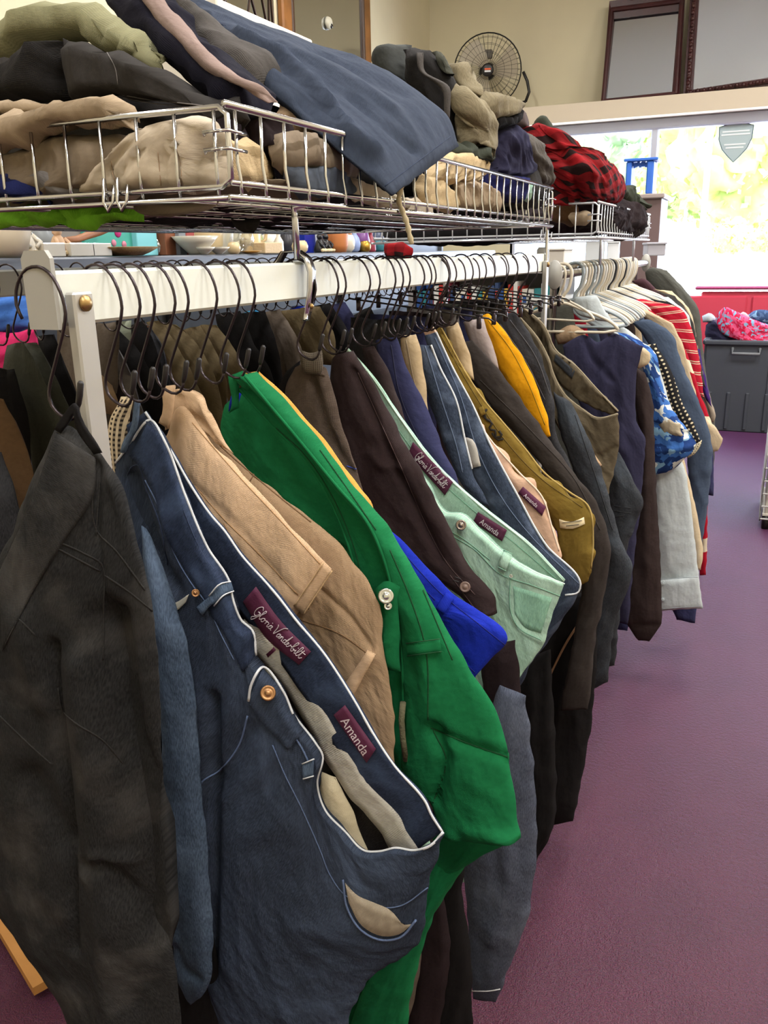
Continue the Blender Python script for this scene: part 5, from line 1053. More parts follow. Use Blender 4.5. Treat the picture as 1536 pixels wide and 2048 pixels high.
boxy(112, .26, .11, mat('grey_card', '#8d8680', .7), 'pale picture card standing at the back of the shelf', 'card', X=-2.42, d=.02); boxy(212, .28, .12, tealb, 'teal gift box with pink flowers, standing on the shelf', 'box', X=-2.42, d=.05, decor=[(.05, .09, .02, mat('pink_print', '#c22a78', .6)), (.02, .05, .014, mat('pink_print2', '#cc7f94', .6)), (.08, .045, .014, mat('pink_print2', '#cc7f94', .6))])
boxy(285, .13, .12, aqua, 'plain aqua box right of the teal gift box', X=-2.4, d=.06); boxy(332, .1, .125, mat('brown_house', '#7c4a30', .7), 'brown model house with an orange awning', 'model_house', X=-2.38)
boxy(352, .05, .13, mat('grey_house', '#6f747c', .7), 'grey model house with small windows', 'model_house', X=-2.36); boxy(368, .06, .14, mat('red_house', '#8a3a36', .7), 'narrow model house with a dark roof beside the grey one', 'model_house', X=-2.36)
boxy(530, .16, .05, mat('carved_box', '#c9b08a', .6, bump=1, bscale=80), 'carved cream box left of the white bottle', X=-2.24, d=.1)
boxy(612, .16, .13, bluec, 'deep blue canister behind the round cream jar', 'canister', X=-2.4); boxy(636, .14, .13, ceram, 'white canister behind the black figurines', 'canister', X=-2.42)
p = PX(175, 500, -2.3); mb = MB(); mb.tube([(p.x + .04, p.y - .2, ZS + .055), (p.x, p.y - .05, ZS + .06), (p.x - .02, p.y + .1, ZS + .09), (p.x - .02, p.y + .2, ZS + .115)], [.006, .012, .016, .012], 10); tag(mb.build('carved_stick', woodm), 'curved brown wooden carving leaning across the boxes', 'carving')
p = PX(255, 500, -2.24); mb = MB(); mb.lathe((p.x, p.y, ZS), [(.04, 0), (.06, .01), (.09, .03), (.085, .032), (.05, .012)], 26, sy=1.7); tag(mb.build('woven_tray', wickr), 'shallow woven tray right of the white boxes', 'tray')
# shoppers' stock on the lower boards, glimpsed only through gaps
for k, (y, c) in enumerate(((2.2, ceram2), (2.9, terra), (3.6, tealb), (4.3, bluec))):
    mb = MB(); mb.lathe((-2.4, y, 1.05), [(r * 2, z * 2) for r, z in PR['pot']], 20); tag(mb.build('pot', c), 'pot on the second board of the shelving, ' + ('cream', 'terracotta', 'teal', 'blue')[k] + ' one', 'pot', 'pots on the second board')

# ================================================================== bookcase beyond the rails
t = thing('bookcase', 'grey bookcase beyond the rails, filled with books', 'bookcase'); bx, by, bw = -1.66, 5.5, 1.0
grb = mat('bookcase_grey', '#8b8785', .6)
mb = MB(); mb.box((bx, by + .14, .66), (bw, .02, 1.32)); mb.box((bx - bw / 2, by, .66), (.03, .3, 1.32)); mb.box((bx + bw / 2, by, .66), (.03, .3, 1.32)); mb.box((bx, by, 1.33), (bw + .03, .3, .03)); mb.build('carcass', grb, t, smooth=False)
for z in (.1, .4, .7, 1.0):
    mb = MB(); mb.box((bx, by, z), (bw - .03, .28, .02)); mb.build('shelf_board', grb, t, smooth=False)
bc = [mat('book_%d' % i, c, .6) for i, c in enumerate(('#b5342c', '#d8d4c8', '#274a86', '#2f7f86', '#c9a23a', '#d9d9d4', '#7b2b3a', '#31456b'))]
GBn = ('red', 'white', 'dark blue', 'teal', 'yellow', 'pale grey', 'burgundy', 'navy')
for z, n in ((1.01, 26), (.71, 26)):
    x = bx - bw / 2 + .03
    for i in range(n):
        w_ = random.uniform(.024, .045); h = random.uniform(.19, .26)
        if x + w_ > bx + bw / 2 - .03: break
        k = random.randrange(8); mb = MB(); mb.box((x + w_ / 2, by - .02, z + h / 2), (w_ - .003, .2, h), bev=.002)
        if i % 3 == 0: mb.cm = 1; mb.box((x + w_ / 2, by - .1205, z + h * .7), (w_ * .6, .002, h * .2)); mb.cm = 0
        o = mb.build('book', [bc[k], bc[(k + 1) % 8]], smooth=False); tag(o, GBn[k] + ' book spine in the row on the ' + ('upper' if z > .9 else 'lower') + ' board of the bookcase', 'book', 'books in the grey bookcase'); x += w_

# clip hangers crowding the far end of the nearest rail, with skirts and trousers on their wall side
def clip_hanger():
    t = thing('clip_hanger', 'x', 'hanger', loc=(0, 0, 0)); P = [(-.026, .0), (-.03, .02), (-.02, .042), (0, .053), (.02, .042), (.028, .02), (.024, -.005), (.004, -.035), (0, -.055)]
    mb = MB(); mb.tube(cr([(a, 0, z) for a, z in P], 30), .0016, 7); mb.build('hook', darkwire, t)
    mb = MB(); mb.tube([(-.2, 0, -.03), (-.19, 0, -.025), (.11, 0, -.062), (.12, 0, -.068)], .0018, 8); mb.build('rod', rubber, t)
    for x in (-.17, .09): mb = MB(); z = -.047 - .123 * x; mb.box((x, 0, z - .012), (.009, .007, .024), bev=.0015); mb.tube([(x - .007, 0, z + .002), (x + .007, 0, z + .002)], .002, 6); mb.build('clip', darkwire, t)
    return t
CH = clip_hanger(); CU = []
for i, (y, m, nm) in enumerate(((1.62, bdenim, 'trousers'), (1.72, navy, 'trousers'), (1.82, maroonc, 'skirt'), (1.93, greycl, 'skirt'), (2.03, navy, 'skirt'), (2.13, gravel, 'trousers'), (2.23, blackc, 'skirt'), (2.33, charc, 'trousers'))):
    place(CH, CU, (BARX, y, 1.388), random.uniform(-.15, .1), 'black clip hanger in the far crowd on the white rail, its rod sloping down', 'clip hangers on the far end of the white rail')
    W_ = lambda x, z: (*PIX((x, y + .005, z)), .0); t = thing(nm, nm + ' clipped on the wall side of the white rail, ' + ('first', 'second', 'third', 'fourth', 'fifth', 'sixth', 'seventh', 'last')[i] + ' toward its far end', nm, 'skirts and trousers clipped along the far end of the white rail')
    drape('body', [[W_(-.79, 1.325), W_(-.66, 1.32)], [W_(-.8, 1.1), W_(-.64, 1.1)], [W_(-.81, .75), W_(-.63, .75)]], m, t, Y=y + .005, thick=.014, fold=.008, seed=500 + i, res=.014)
# ================================================================== clothes heaped in the wire baskets
GT = 'clothes heaped in the wire baskets'
def W(x, y, z): a, b = PIX((x, y, z)); return (a, b, y)
def H(name, label, m, rows, th=.03, fold=.009, fw=.05, seed=1, cat=None, creases=(), vs=1.6, inb=True, **k):
    if inb:      # keep things inside the basket's long side: never nearer the aisle than its wires
        rows = [[(p[0], p[1], max(p[2], PX(p[0], p[1], -.568 - th * .9).y) if p[2] < 2.4 else max(p[2], min(3.6, PX(p[0], p[1], -.515 - th * .9).y))) for p in r] for r in rows]
    k.setdefault('crumple', .009 if th > .008 else .002); k.setdefault('flat', .42); k.setdefault('jag', .006 if th > .008 else .002)
    t = thing(name, label, cat or name.replace('_', ' '), GT); c = drape('body' if name != 'trousers' else 'leg', rows, m, t, thick=th, back=k.pop('back', th * 1.3), fold=fold, fw=fw, seed=seed, vstretch=vs, creases=creases, res=k.pop('res', .009), **k); return t, c
def at(Y, *rows): return [[(p[0], p[1], p[2] if len(p) > 2 else Y) for p in r] for r in rows]
sage = C('sage_fleece', '#8d8b6c', '#73715a', 'plain', wear=.4, scale=2); blackf = C('black_fleece', '#262424', '#161515', 'plain', wear=.4, scale=2); charf = C('charcoal_twill', '#383534', '#262423', 'twill', wear=.4)
tanc = C('tan_cotton', '#ab9881', '#917f69', 'twill', wear=.35); beige = C('beige_chino', '#cbbca8', '#b1a28e', 'twill', wear=.3); browt = C('brown_tan', '#877867', '#6d6153', 'twill', wear=.4)
nvy = C('navy_wool', '#1b1a28', '#11101a', 'plain', wear=.4); rosy = C('dusty_rose', '#9a8680', '#846f69', 'plain', wear=.3); greyw = C('grey_wool', '#565250', '#3f3c3b', 'plain', wear=.5, scale=2)
steel = C('steel_navy', '#3e4657', '#2d3442', 'twill', wear=.35); lime = C('lime_knit', '#86c83a', '#5c9a24', 'cord', scale=.7, wear=.5); bluegrey = C('blue_grey', '#5b6270', '#444a56', 'twill', wear=.4)
ecru = C('ecru_linen', '#c7b08c', '#a8916c', 'plain', wear=.4, scale=2); ktn = C('khaki_washed', '#857b65', '#655c49', 'denim', wear=.4, wcol='#aca289'); plum = C('plum_navy', '#34334c', '#232236', 'plain', wear=.5); deepb = C('deep_blue', '#26285a', '#191a40', 'plain', wear=.4)
gmel = C('grey_melange', '#5e5955', '#413d3a', 'cord', scale=.5, wear=.5); plaid = C('red_check', '#8f1a20', '#541417', 'check', wcol='#241515', scale=1.15); grn = C('dark_green_grey', '#3f4339', '#2b2e27', 'plain', wear=.5)
patt = C('navy_print', '#1e2450', '#121634', 'dots', scale=5, wcol='#5a6ab0'); brn = C('leather_brown', '#664a30', '#483320', 'plain', rough=.6, wear=.5)

# bottom layers lying on the wire floor of the basket
for i, (y0, y1, m, lab) in enumerate(((.88, 1.22, browt, 'brown-tan trousers lying flat on the basket floor nearest the camera'), (1.2, 1.62, bdenim, 'dark grey trousers flat on the basket floor in the middle'), (1.6, 2.3, blackc, 'black trousers flat on the basket floor at its far end'))):
    H('trousers', lab, m, [[W(x, y, 1.535 + .006 * math.sin(9 * x + i)) for x in (-1.24, -1.1, -.9, -.75, -.59)] for y in (y0, (y0 + y1) / 2, y1)], th=.012, fold=.01, seed=300 + i, back=.006, res=.014)
H('trousers', 'sage green fleece joggers with a gathered waist, top of the near pile', sage, at(1.02, [(-20, 68), (30, 32), (75, 12), (150, 4), (200, 8), (230, 36), (265, 58), (300, 84), (322, 106)], [(-20, 95), (50, 66), (150, 62), (210, 62), (262, 90), (328, 128)], [(-20, 118), (66, 100), (180, 92), (222, 118), (280, 134), (334, 148)]), th=.035, fold=.008, seed=301,
  creases=[([(190, 92), (215, 45)], 5, -.016), ([(222, 112), (243, 60)], 5, -.014), ([(248, 124), (268, 72)], 5, -.014), ([(272, 130), (293, 88)], 5, -.014), ([(0, 82), (70, 72), (150, 62)], 6, -.018), ([(205, 100), (232, 50)], 5, .009), ([(236, 112), (256, 66)], 4, .008), ([(262, 124), (282, 80)], 4, .008), ([(292, 140), (318, 112)], 9, -.02)])
H('trousers', 'rumpled black sweatpants beneath the sage joggers, left part of the near pile', blackf, at(.97, [(-20, 152), (55, 118), (128, 78), (136, 92), (150, 110)], [(-20, 180), (60, 150), (140, 150)], [(-20, 210), (60, 208), (150, 212)]), th=.04, fold=.01, seed=302, creases=[([(130, 90), (122, 140), (110, 150)], 8, -.014)])
t_, c_ = H('trousers', 'charcoal trousers with a double stitched seam, running right under the joggers', charf, at(.955, [(128, 82), (170, 88), (215, 100), (270, 118), (330, 142), (400, 188), (462, 222), (500, 238)], [(135, 150), (230, 155), (330, 180), (420, 210), (490, 236)], [(150, 210), (240, 195), (340, 212), (420, 222), (480, 240)]), th=.034, fold=.008, seed=303, creases=[([(208, 105), (228, 140), (232, 190)], 8, -.006)])
seams(c_, [[(245, 190), (300, 200), (360, 206), (414, 212)], [(246, 196), (300, 206), (360, 212), (412, 217)], [(214, 105), (230, 135), (236, 170)]], .0006, greycl, t_)
H('trousers', 'tan trousers rolled over the top wire at the left of the near basket', tanc, at(.86, [(-20, 232), (60, 225), (140, 208), (205, 190), (232, 194), (262, 208), (282, 246)], [(-20, 268), (60, 255), (150, 232), (215, 216), (262, 232)], [(-20, 312), (30, 304), (90, 276), (160, 258), (235, 258), (288, 252)]), th=.028, fold=.006, seed=304, creases=[([(210, 195), (228, 220), (236, 256)], 6, -.012), ([(150, 228), (160, 262)], 5, -.004)])
H('trousers', 'tan trousers folded flat, half hidden between the black sweatpants and the roll', tanc, at(.9, [(-20, 205), (60, 200), (132, 208)], [(-20, 235), (60, 232), (140, 230)]), th=.02, seed=305)
H('trousers', 'brown trousers showing through the wires below the tan roll', browt, at(.875, [(-20, 312), (50, 300), (100, 276), (240, 268), (300, 262)], [(-20, 340), (80, 330), (170, 340), (300, 320)], [(-20, 380), (100, 385), (220, 390)]), th=.02, fold=.006, seed=306)
H('trousers', 'greige trousers bunched low behind the navy printed piece', greycl, at(.872, [(40, 346), (100, 332), (160, 342)], [(60, 372), (120, 366), (180, 360)], [(100, 400), (150, 400), (200, 398)]), th=.014, seed=307)
H('scarf', 'navy printed scarf crammed in the lower left of the near basket', patt, at(.866, [(-20, 342), (20, 348), (60, 352), (92, 372)], [(-20, 370), (30, 375), (94, 386)], [(-20, 402), (60, 402), (118, 402)]), th=.012, fold=.01, fw=.03, seed=308)
t_, c_ = H('trousers', 'pale beige chinos filling the right corner of the near basket', beige, at(.872, [(240, 300), (300, 264), (345, 240), (380, 230), (408, 234), (430, 250), (452, 262, .9)], [(165, 360), (240, 335), (320, 320), (400, 320), (456, 318, .9)], [(122, 402), (200, 398), (300, 390), (400, 385), (462, 380, .9)]), th=.018, fold=.009, fw=.03, seed=309, creases=[([(322, 300), (330, 385)], 5, -.009), ([(355, 262), (372, 320), (370, 380)], 8, .01), ([(222, 320), (238, 385)], 4, -.006), ([(300, 270), (250, 320), (200, 390)], 6, .008), ([(430, 262), (400, 320), (392, 380)], 6, -.012), ([(345, 250), (345, 300), (300, 330)], 5, -.008), ([(405, 350), (440, 345)], 6, .008)])
seams(c_, [[(222, 322), (226, 350), (240, 386)], [(316, 305), (322, 372)], [(350, 290), (362, 330), (362, 375)]], .0006, mat('seam_beige', '#9d836a', .9), t_)
H('trousers', 'dark tan trousers drooping under the near basket corner', browt, at(.9, [(262, 400), (360, 402), (440, 396)], [(268, 420), (350, 425), (430, 412)], [(290, 430), (340, 430)]), th=.008, seed=310)
H('shirt', 'cream shirt poking through the side wires just past the basket corner', ecru, [[(458, 280, .9), (500, 285, .98), (520, 320, 1.04)], [(458, 330, .9), (505, 325, .98), (545, 350, 1.08)], [(460, 372, .9), (510, 375, .98), (555, 362, 1.1)]], th=.012, fold=.01, seed=311)
H('robe', 'navy robe falling down the pile with a dusty rose lining strip', nvy, [[(205, -15, 1.12), (345, -15, 1.14)], [(240, 40, 1.1), (372, 30, 1.13)], [(312, 98, 1.05), (418, 95, 1.1)], [(390, 160, 1.0), (486, 152, 1.06)], [(440, 200, .98), (552, 196, 1.03)], [(492, 224, .98), (548, 216, 1.0)]], th=.025, fold=.01, fw=.03, seed=312, vs=5)
H('robe_lining', 'dusty rose strip of cloth along the middle of the navy robe', rosy, [[(270, -15, 1.08), (318, -15, 1.08)], [(305, 30, 1.06), (348, 22, 1.06)], [(362, 90, 1.02), (398, 82, 1.02)], [(430, 150, .985), (462, 142, .985)], [(492, 182, .975), (524, 176, .975)], [(536, 204, .968), (556, 204, .968)]], th=.006, fold=.003, seed=313, cat='lining', vs=5)
H('trousers', 'dark brown trousers with a cream hem, tucked behind the basket corner post', maroonc, [[(478, 226, 1.0), (540, 232, 1.05), (562, 262, 1.08)], [(500, 270, 1.0), (560, 290, 1.06), (572, 304, 1.1)], [(515, 308, 1.0), (550, 320, 1.05)]], th=.02, seed=314)
H('trousers', 'charcoal wool trousers between the robe and the steel navy pair', greyw, [[(340, 18, 1.25), (368, 16, 1.25)], [(366, 52, 1.2), (422, 62, 1.22)], [(396, 92, 1.15), (478, 90, 1.2)], [(436, 132, 1.12), (530, 135, 1.2)], [(498, 175, 1.12), (580, 190, 1.2)]], th=.03, fold=.008, seed=315)
t_, c_ = H('trousers', 'steel navy trousers, one long leg draped over the side of the basket', steel, [[(318, -20, 1.3), (388, -22, 1.35)], [(366, 20, 1.28), (414, 34, 1.33)], [(432, 66, 1.22), (492, 64, 1.36)], [(486, 118, 1.18), (590, 92, 1.4)], [(540, 176, 1.14), (684, 118, 1.42)], [(598, 226, 1.13), (768, 148, 1.42)], [(660, 282, 1.12), (848, 200, 1.42)], [(724, 336, 1.12), (896, 240, 1.42)], [(786, 388, 1.13), (918, 291, 1.42)]],
  th=.022, fold=.008, fw=.06, seed=316, vs=4, edge=.004, inb=False, crumple=.003, jag=.001, creases=[([(470, 70), (560, 110), (640, 180), (700, 260), (760, 310)], 7, .016), ([(700, 190), (760, 240), (830, 300)], 8, -.01), ([(600, 200), (680, 270), (740, 330)], 8, -.012), ([(560, 90), (680, 140), (790, 220)], 9, .008), ([(620, 100), (720, 150), (810, 190)], 7, -.006), ([(520, 100), (600, 160), (680, 240)], 8, -.008), ([(385, 40), (430, 55), (448, 70)], 7, -.01), ([(370, 20), (420, 30)], 6, .006)], res=.008)
seams(c_, [[(770, 372), (842, 318), (902, 272)], [(360, 10), (390, 40), (440, 62)], [(378, 4), (410, 34), (452, 52)]], .0006, mat('seam_steel', '#2a3650', .9), t_)
for i, (lab, nm, m, rows, th) in enumerate((
    ('khaki trousers waist, gathered, under the steel navy leg', 'trousers', khaki2, [[(556, 194, 1.16), (600, 198, 1.2), (640, 240, 1.25)], [(556, 230, 1.14), (630, 262, 1.2), (700, 292, 1.3)], [(586, 262, 1.14), (640, 290, 1.2), (702, 306, 1.3)]], .02),
    ('greige trousers behind the side wires, middle layer of the near pile', 'trousers', browt, [[(540, 266, 1.02), (620, 276, 1.12), (700, 306, 1.25)], [(540, 305, 1.0), (640, 326, 1.12), (722, 344, 1.26)], [(548, 338, 1.0), (640, 352, 1.12), (704, 362, 1.25)]], .02),
    ('blue-grey trousers behind the side wires under the steel navy leg', 'trousers', bluegrey, [[(570, 332, 1.02), (650, 324, 1.12), (714, 328, 1.22)], [(575, 362, 1.02), (660, 372, 1.12), (708, 388, 1.2)], [(596, 392, 1.02), (700, 404, 1.18)]], .015),
    ('beige trousers, low layer right of the blue-grey pair', 'trousers', beige, [[(700, 352, 1.2), (790, 392, 1.32), (860, 400, 1.4)], [(700, 386, 1.18), (790, 412, 1.3), (860, 420, 1.4)], [(700, 400, 1.18), (840, 428, 1.36)]], .012),
    ('ecru linen trousers with a frayed gathered waist, right of the navy hem', 'trousers', ecru, [[(866, 318, 1.42), (900, 306, 1.46), (945, 308, 1.5), (975, 326, 1.54)], [(850, 352, 1.4), (920, 345, 1.46), (968, 345, 1.52)], [(846, 372, 1.4), (900, 365, 1.46), (945, 366, 1.5)]], .022),
    ('ecru cotton trousers coiled behind the wires below the frayed waist', 'trousers', ecru, [[(838, 350, 1.36), (870, 350, 1.38), (905, 390, 1.42)], [(832, 395, 1.34), (880, 400, 1.38), (920, 408, 1.42)], [(838, 422, 1.34), (900, 424, 1.38)]], .016),
    ('brown khaki trousers behind the wires, centre of the long basket side', 'trousers', tanc, [[(905, 360, 1.5), (950, 362, 1.54), (980, 380, 1.6)], [(910, 395, 1.5), (960, 398, 1.54), (1000, 405, 1.62)], [(915, 420, 1.5), (1000, 420, 1.6)]], .016),
    ('rolled charcoal hooded jacket on top of the pile, left of the fan', 'jacket', C('slate_fleece', '#4a4c4b', '#353736', 'plain', wear=.4), at(1.85, [(746, 118), (764, 92), (790, 86), (816, 92)], [(752, 135), (780, 130), (820, 120)], [(790, 160), (830, 180)]), .05),
    ('black hooded jacket sagging open behind the charcoal roll', 'jacket', blackf, at(1.8, [(806, 98), (850, 98), (882, 116), (900, 150)], [(815, 150), (860, 160), (912, 205)], [(840, 210), (880, 230), (915, 262)], [(870, 260), (915, 290)]), .05),
    ('dark green jacket collar standing up beside the black jacket', 'jacket', gravel, at(1.78, [(862, 106), (880, 104), (900, 130)], [(876, 130), (904, 150)], [(895, 150), (906, 160)]), .015),
    ('dark grey strap of cloth hanging from the black jacket', 'strap', greyw, at(1.72, [(834, 105), (846, 105)], [(838, 140), (848, 140)], [(884, 180), (900, 176)], [(888, 240), (898, 240)]), .006),
    ('washed grey-green jeans with an open waist, right beside the fan', 'jeans', ktn, at(1.9, [(900, 126), (935, 124), (948, 140)], [(905, 155), (930, 168), (955, 165)], [(925, 185), (966, 194)], [(938, 198), (966, 196)]), .03),
    ('khaki cargo jeans folded into a triangle, below the fan', 'jeans', C('khaki_light', '#867c66', '#685f4c', 'denim', wear=.4, wcol='#b0a68c'), at(1.78, [(904, 165), (918, 178), (935, 198)], [(906, 200), (930, 215), (958, 240)], [(914, 245), (945, 262), (984, 276)], [(922, 290), (955, 300), (982, 282)], [(930, 302), (955, 306)]), .03),
    ('pale khaki trouser leg sticking out to the right below the fan', 'jeans', ktn, at(1.88, [(958, 196), (976, 184), (1034, 212)], [(956, 230), (990, 222), (1030, 220)], [(968, 246), (1000, 238), (1024, 226)]), .03),
    ('small black garment under the pale khaki leg', 'top', blackc, at(1.95, [(975, 240), (1010, 232), (1036, 216)], [(985, 262), (1020, 252), (1032, 244)]), .02),
    ('dark olive garment showing behind the navy hem and khaki jeans', 'top', grn, at(1.68, [(905, 285), (950, 290), (984, 290)], [(900, 305), (950, 312), (980, 316)], [(940, 325), (972, 325)]), .03),
    ('plum navy sweatshirt hanging over the far corner of the basket', 'sweatshirt', plum, at(1.95, [(988, 254), (1010, 246), (1030, 250)], [(982, 290), (1010, 290), (1036, 292)], [(980, 330), (1020, 345), (1058, 340)], [(975, 350), (1020, 356), (1048, 350)]), .04),
    ('deep blue trousers behind the wires near the far basket corner', 'trousers', deepb, at(1.95, [(958, 344), (1000, 350), (1050, 350)], [(960, 375), (1000, 385), (1045, 385)], [(975, 400), (1040, 404)]), .03),
    ('mint green cloth behind the wires at the far basket corner', 'shirt', mint, at(2.0, [(1040, 365), (1062, 362)], [(1036, 385), (1062, 385)], [(1034, 400), (1056, 402)]), .015),
    ('grey melange sweater between the plum sweatshirt and the red check shirt', 'sweater', gmel, at(2.15, [(1036, 268), (1052, 268), (1068, 282)], [(1040, 310), (1078, 318)], [(1056, 345), (1088, 360)], [(1066, 372), (1092, 376)]), .04),
    ('brownish grey hat-like fold behind the red check shirt, left peak', 'top', C('mauve_grey', '#5c5150', '#443b3b', 'plain', wear=.4), at(2.7, [(1032, 216), (1042, 214), (1048, 220)], [(1026, 236), (1040, 236), (1058, 246)], [(1022, 255), (1060, 256)]), .03),
    ('dark green peak of cloth behind the red check shirt, right peak', 'top', grn, at(2.9, [(1078, 234), (1092, 232), (1100, 240)], [(1066, 246), (1085, 246), (1108, 256)], [(1070, 262), (1115, 272)]), .03),
    ('brown leather belt-like bundle in the second basket', 'bundle', brn, at(2.85, [(1092, 412), (1130, 404), (1150, 412)], [(1098, 430), (1130, 432), (1160, 440)], [(1105, 445), (1150, 450)]), .03),
    ('tan cloth curl in the second basket, right of the brown bundle', 'cloth', tanc, at(2.82, [(1130, 432), (1150, 425), (1182, 424)], [(1140, 442), (1160, 444), (1180, 438)], [(1150, 450), (1172, 450)]), .02),
    ('dark brown garment filling the second basket corner', 'top', maroonc, at(2.95, [(1150, 405), (1190, 402), (1215, 410)], [(1155, 430), (1200, 440), (1260, 440)], [(1160, 456), (1200, 462), (1285, 464)]), .03),
    ('black and grey cloths behind the closely spaced white wires', 'top', charf, at(3.3, [(1215, 400), (1245, 408), (1290, 415)], [(1215, 435), (1250, 440), (1296, 445)], [(1215, 462), (1292, 464)]), .04),
    ('dark green-grey garment crumpled right of the red check shirt', 'top', grn, at(3.4, [(1236, 380), (1262, 378), (1272, 392), (1298, 408)], [(1244, 400), (1270, 405), (1300, 416)], [(1250, 414), (1290, 422)]), .03),
    ('orange-red cloth strip hooked over the white wires', 'strap', C('orange_red', '#c2402c', '#9a2c1e', 'plain'), at(2.9, [(1268, 418), (1276, 416)], [(1272, 432), (1284, 430)], [(1276, 446), (1284, 444)]), .006),
    ('small red checked cloth dangling under the second basket', 'cloth', plaid, at(2.66, [(766, 488), (800, 485), (824, 494)], [(764, 505), (795, 508), (824, 505)], [(782, 518), (812, 520)]), .02),
    ('dark grey pocket flap dangling under the near basket', 'cloth', charf, at(1.15, [(462, 436), (495, 438), (520, 436)], [(470, 450), (500, 455), (516, 452)], [(490, 464), (508, 466)]), .004),
)):
    H(nm, lab, m, rows, th=th, fold=.009 if th > .01 else .002, fw=.035, seed=330 + i, vs=1.5, res=.008)
t_, c_ = H('shirt', 'red and black checked flannel shirt spilling over the second basket', plaid, at(2.72, [(1030, 254), (1060, 247), (1106, 260)], [(1072, 300), (1115, 294), (1166, 304)], [(1088, 345), (1150, 342), (1212, 344)], [(1102, 388), (1170, 390), (1238, 388)], [(1114, 414), (1175, 404), (1210, 408), (1243, 410)]), th=.05, fold=.012, fw=.07, seed=380, crumple=.005, creases=[([(1090, 262), (1140, 330), (1160, 400)], 8, -.016), ([(1120, 290), (1190, 350)], 8, .012)])
# lime knit and its supporting basket over the second rail
basket(-1.95, -1.36, .9, 2.6, 1.545, 1.61, 'chrome wire basket over the second rail, behind the near basket', .06)
H('cardigan', 'lime green knit cardigan sagging below the near basket, left edge', lime, [[(-20, 410, .9), (60, 411, .9), (150, 409, .9), (298, 412, .94)], [(-20, 436, .9), (60, 440, .9), (150, 432, .9), (296, 434, .94)], [(-20, 452, .9), (50, 458, .9), (100, 450, .9), (180, 457, .9), (240, 444, .92), (296, 450, .94)]], th=.01, fold=.01, fw=.03, seed=391, cat='cardigan', inb=False, crumple=.004, creases=[([(20, 425), (70, 448)], 5, -.015), ([(110, 425), (125, 448), (150, 425)], 5, -.018), ([(180, 440), (240, 430)], 5, .012), ([(60, 420), (110, 436), (110, 450)], 5, .012)])
# cream drawstring
mb = MB(); Yd = 1.3; pts = [(806, 366), (800, 385), (797, 400), (806, 425), (815, 450), (819, 470), (824, 488)]
mb.tube([PY(a, b, Yd) for a, b in cr([(float(a), float(b)) for a, b in pts], 24)], [.0052 * (1 - .35 * math.sin(k * .9) ** 2) for k in range(24)], 8)
tag(mb.build('drawstring', C('cord_cream', '#cfc0a0', '#b3a484', 'twill')), 'flat cream drawstring dangling below the navy hem', 'cord')
# white box
a = PX(437, 0, -1.45); b_ = PX(622, 79, -1.45); t = thing('storage_box', 'plain white box standing behind the pile, upper left', 'box'); wb = mat('white_card', '#dcd6cc', .6)
zt = (a.z + b_.z) / 2; mb = MB(); mb.box((-1.62, (a.y + b_.y) / 2, (1.56 + zt - .03) / 2), (.32, b_.y - a.y, zt - .03 - 1.56), bev=.004); mb.build('body', wb, t, smooth=False)
mb = MB(); mb.box((-1.62, (a.y + b_.y) / 2, zt - .012), (.34, b_.y - a.y + .02, .03), bev=.004); mb.build('lid', mat('white_lid', '#e6e1d6', .5), t, smooth=False)
mb = MB(); mb.lathe(PY(422, 20, a.y - .011), [(.004, 0), (.004, .002), (.001, .003)], 10, M=Matrix.Rotation(PI / 2, 3, 'X')); mb.build('rivet', greyw if False else mat('dark_rivet', '#4a4644', .5), t)

# dark filler cloths added behind the heap: shade between clothes put in as colour
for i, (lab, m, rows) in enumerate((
    ('dark filler cloth added behind the sweatpants and tan rolls, left of the near heap', charf, [[(-60, 130, 1.15), (100, 95, 1.15), (260, 130, 1.15), (420, 200, 1.1)], [(-60, 260, 1.08), (150, 240, 1.08), (420, 260, 1.05)], [(-60, 390, 1.02), (150, 390, 1.02), (430, 380, .98)]]),
    ('dark filler cloth added behind the beige chinos at the basket corner', maroonc, [[(250, 210, 1.2), (420, 220, 1.2), (560, 215, 1.25)], [(260, 300, 1.1), (420, 300, 1.1), (620, 300, 1.3)], [(270, 390, 1.02), (430, 380, 1.02), (640, 385, 1.3)]]),
    ('black filler cloth added under the steel navy leg, middle of the near basket', blackc, [[(560, 240, 1.5), (680, 240, 1.55), (820, 260, 1.75)], [(560, 320, 1.4), (700, 330, 1.5), (860, 340, 1.75)], [(570, 395, 1.35), (720, 405, 1.5), (880, 415, 1.75)]]),
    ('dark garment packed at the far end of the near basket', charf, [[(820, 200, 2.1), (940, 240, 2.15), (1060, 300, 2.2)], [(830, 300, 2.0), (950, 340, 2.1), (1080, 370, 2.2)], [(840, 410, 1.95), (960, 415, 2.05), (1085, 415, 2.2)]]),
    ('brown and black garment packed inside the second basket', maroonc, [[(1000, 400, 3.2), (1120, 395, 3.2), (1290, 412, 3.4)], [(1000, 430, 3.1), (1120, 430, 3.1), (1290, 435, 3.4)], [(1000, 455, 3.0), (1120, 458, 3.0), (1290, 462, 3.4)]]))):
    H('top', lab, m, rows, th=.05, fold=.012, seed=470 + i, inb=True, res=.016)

H('top', 'black garments lying across the wall side of the second basket', blackc, [[(765, 452, 3.0), (900, 446, 3.0), (1100, 442, 3.0)], [(765, 468, 2.95), (900, 464, 2.95), (1100, 458, 2.95)], [(768, 482, 2.9), (900, 478, 2.9), (1100, 470, 2.9)]], th=.03, seed=490, inb=False, res=.014)
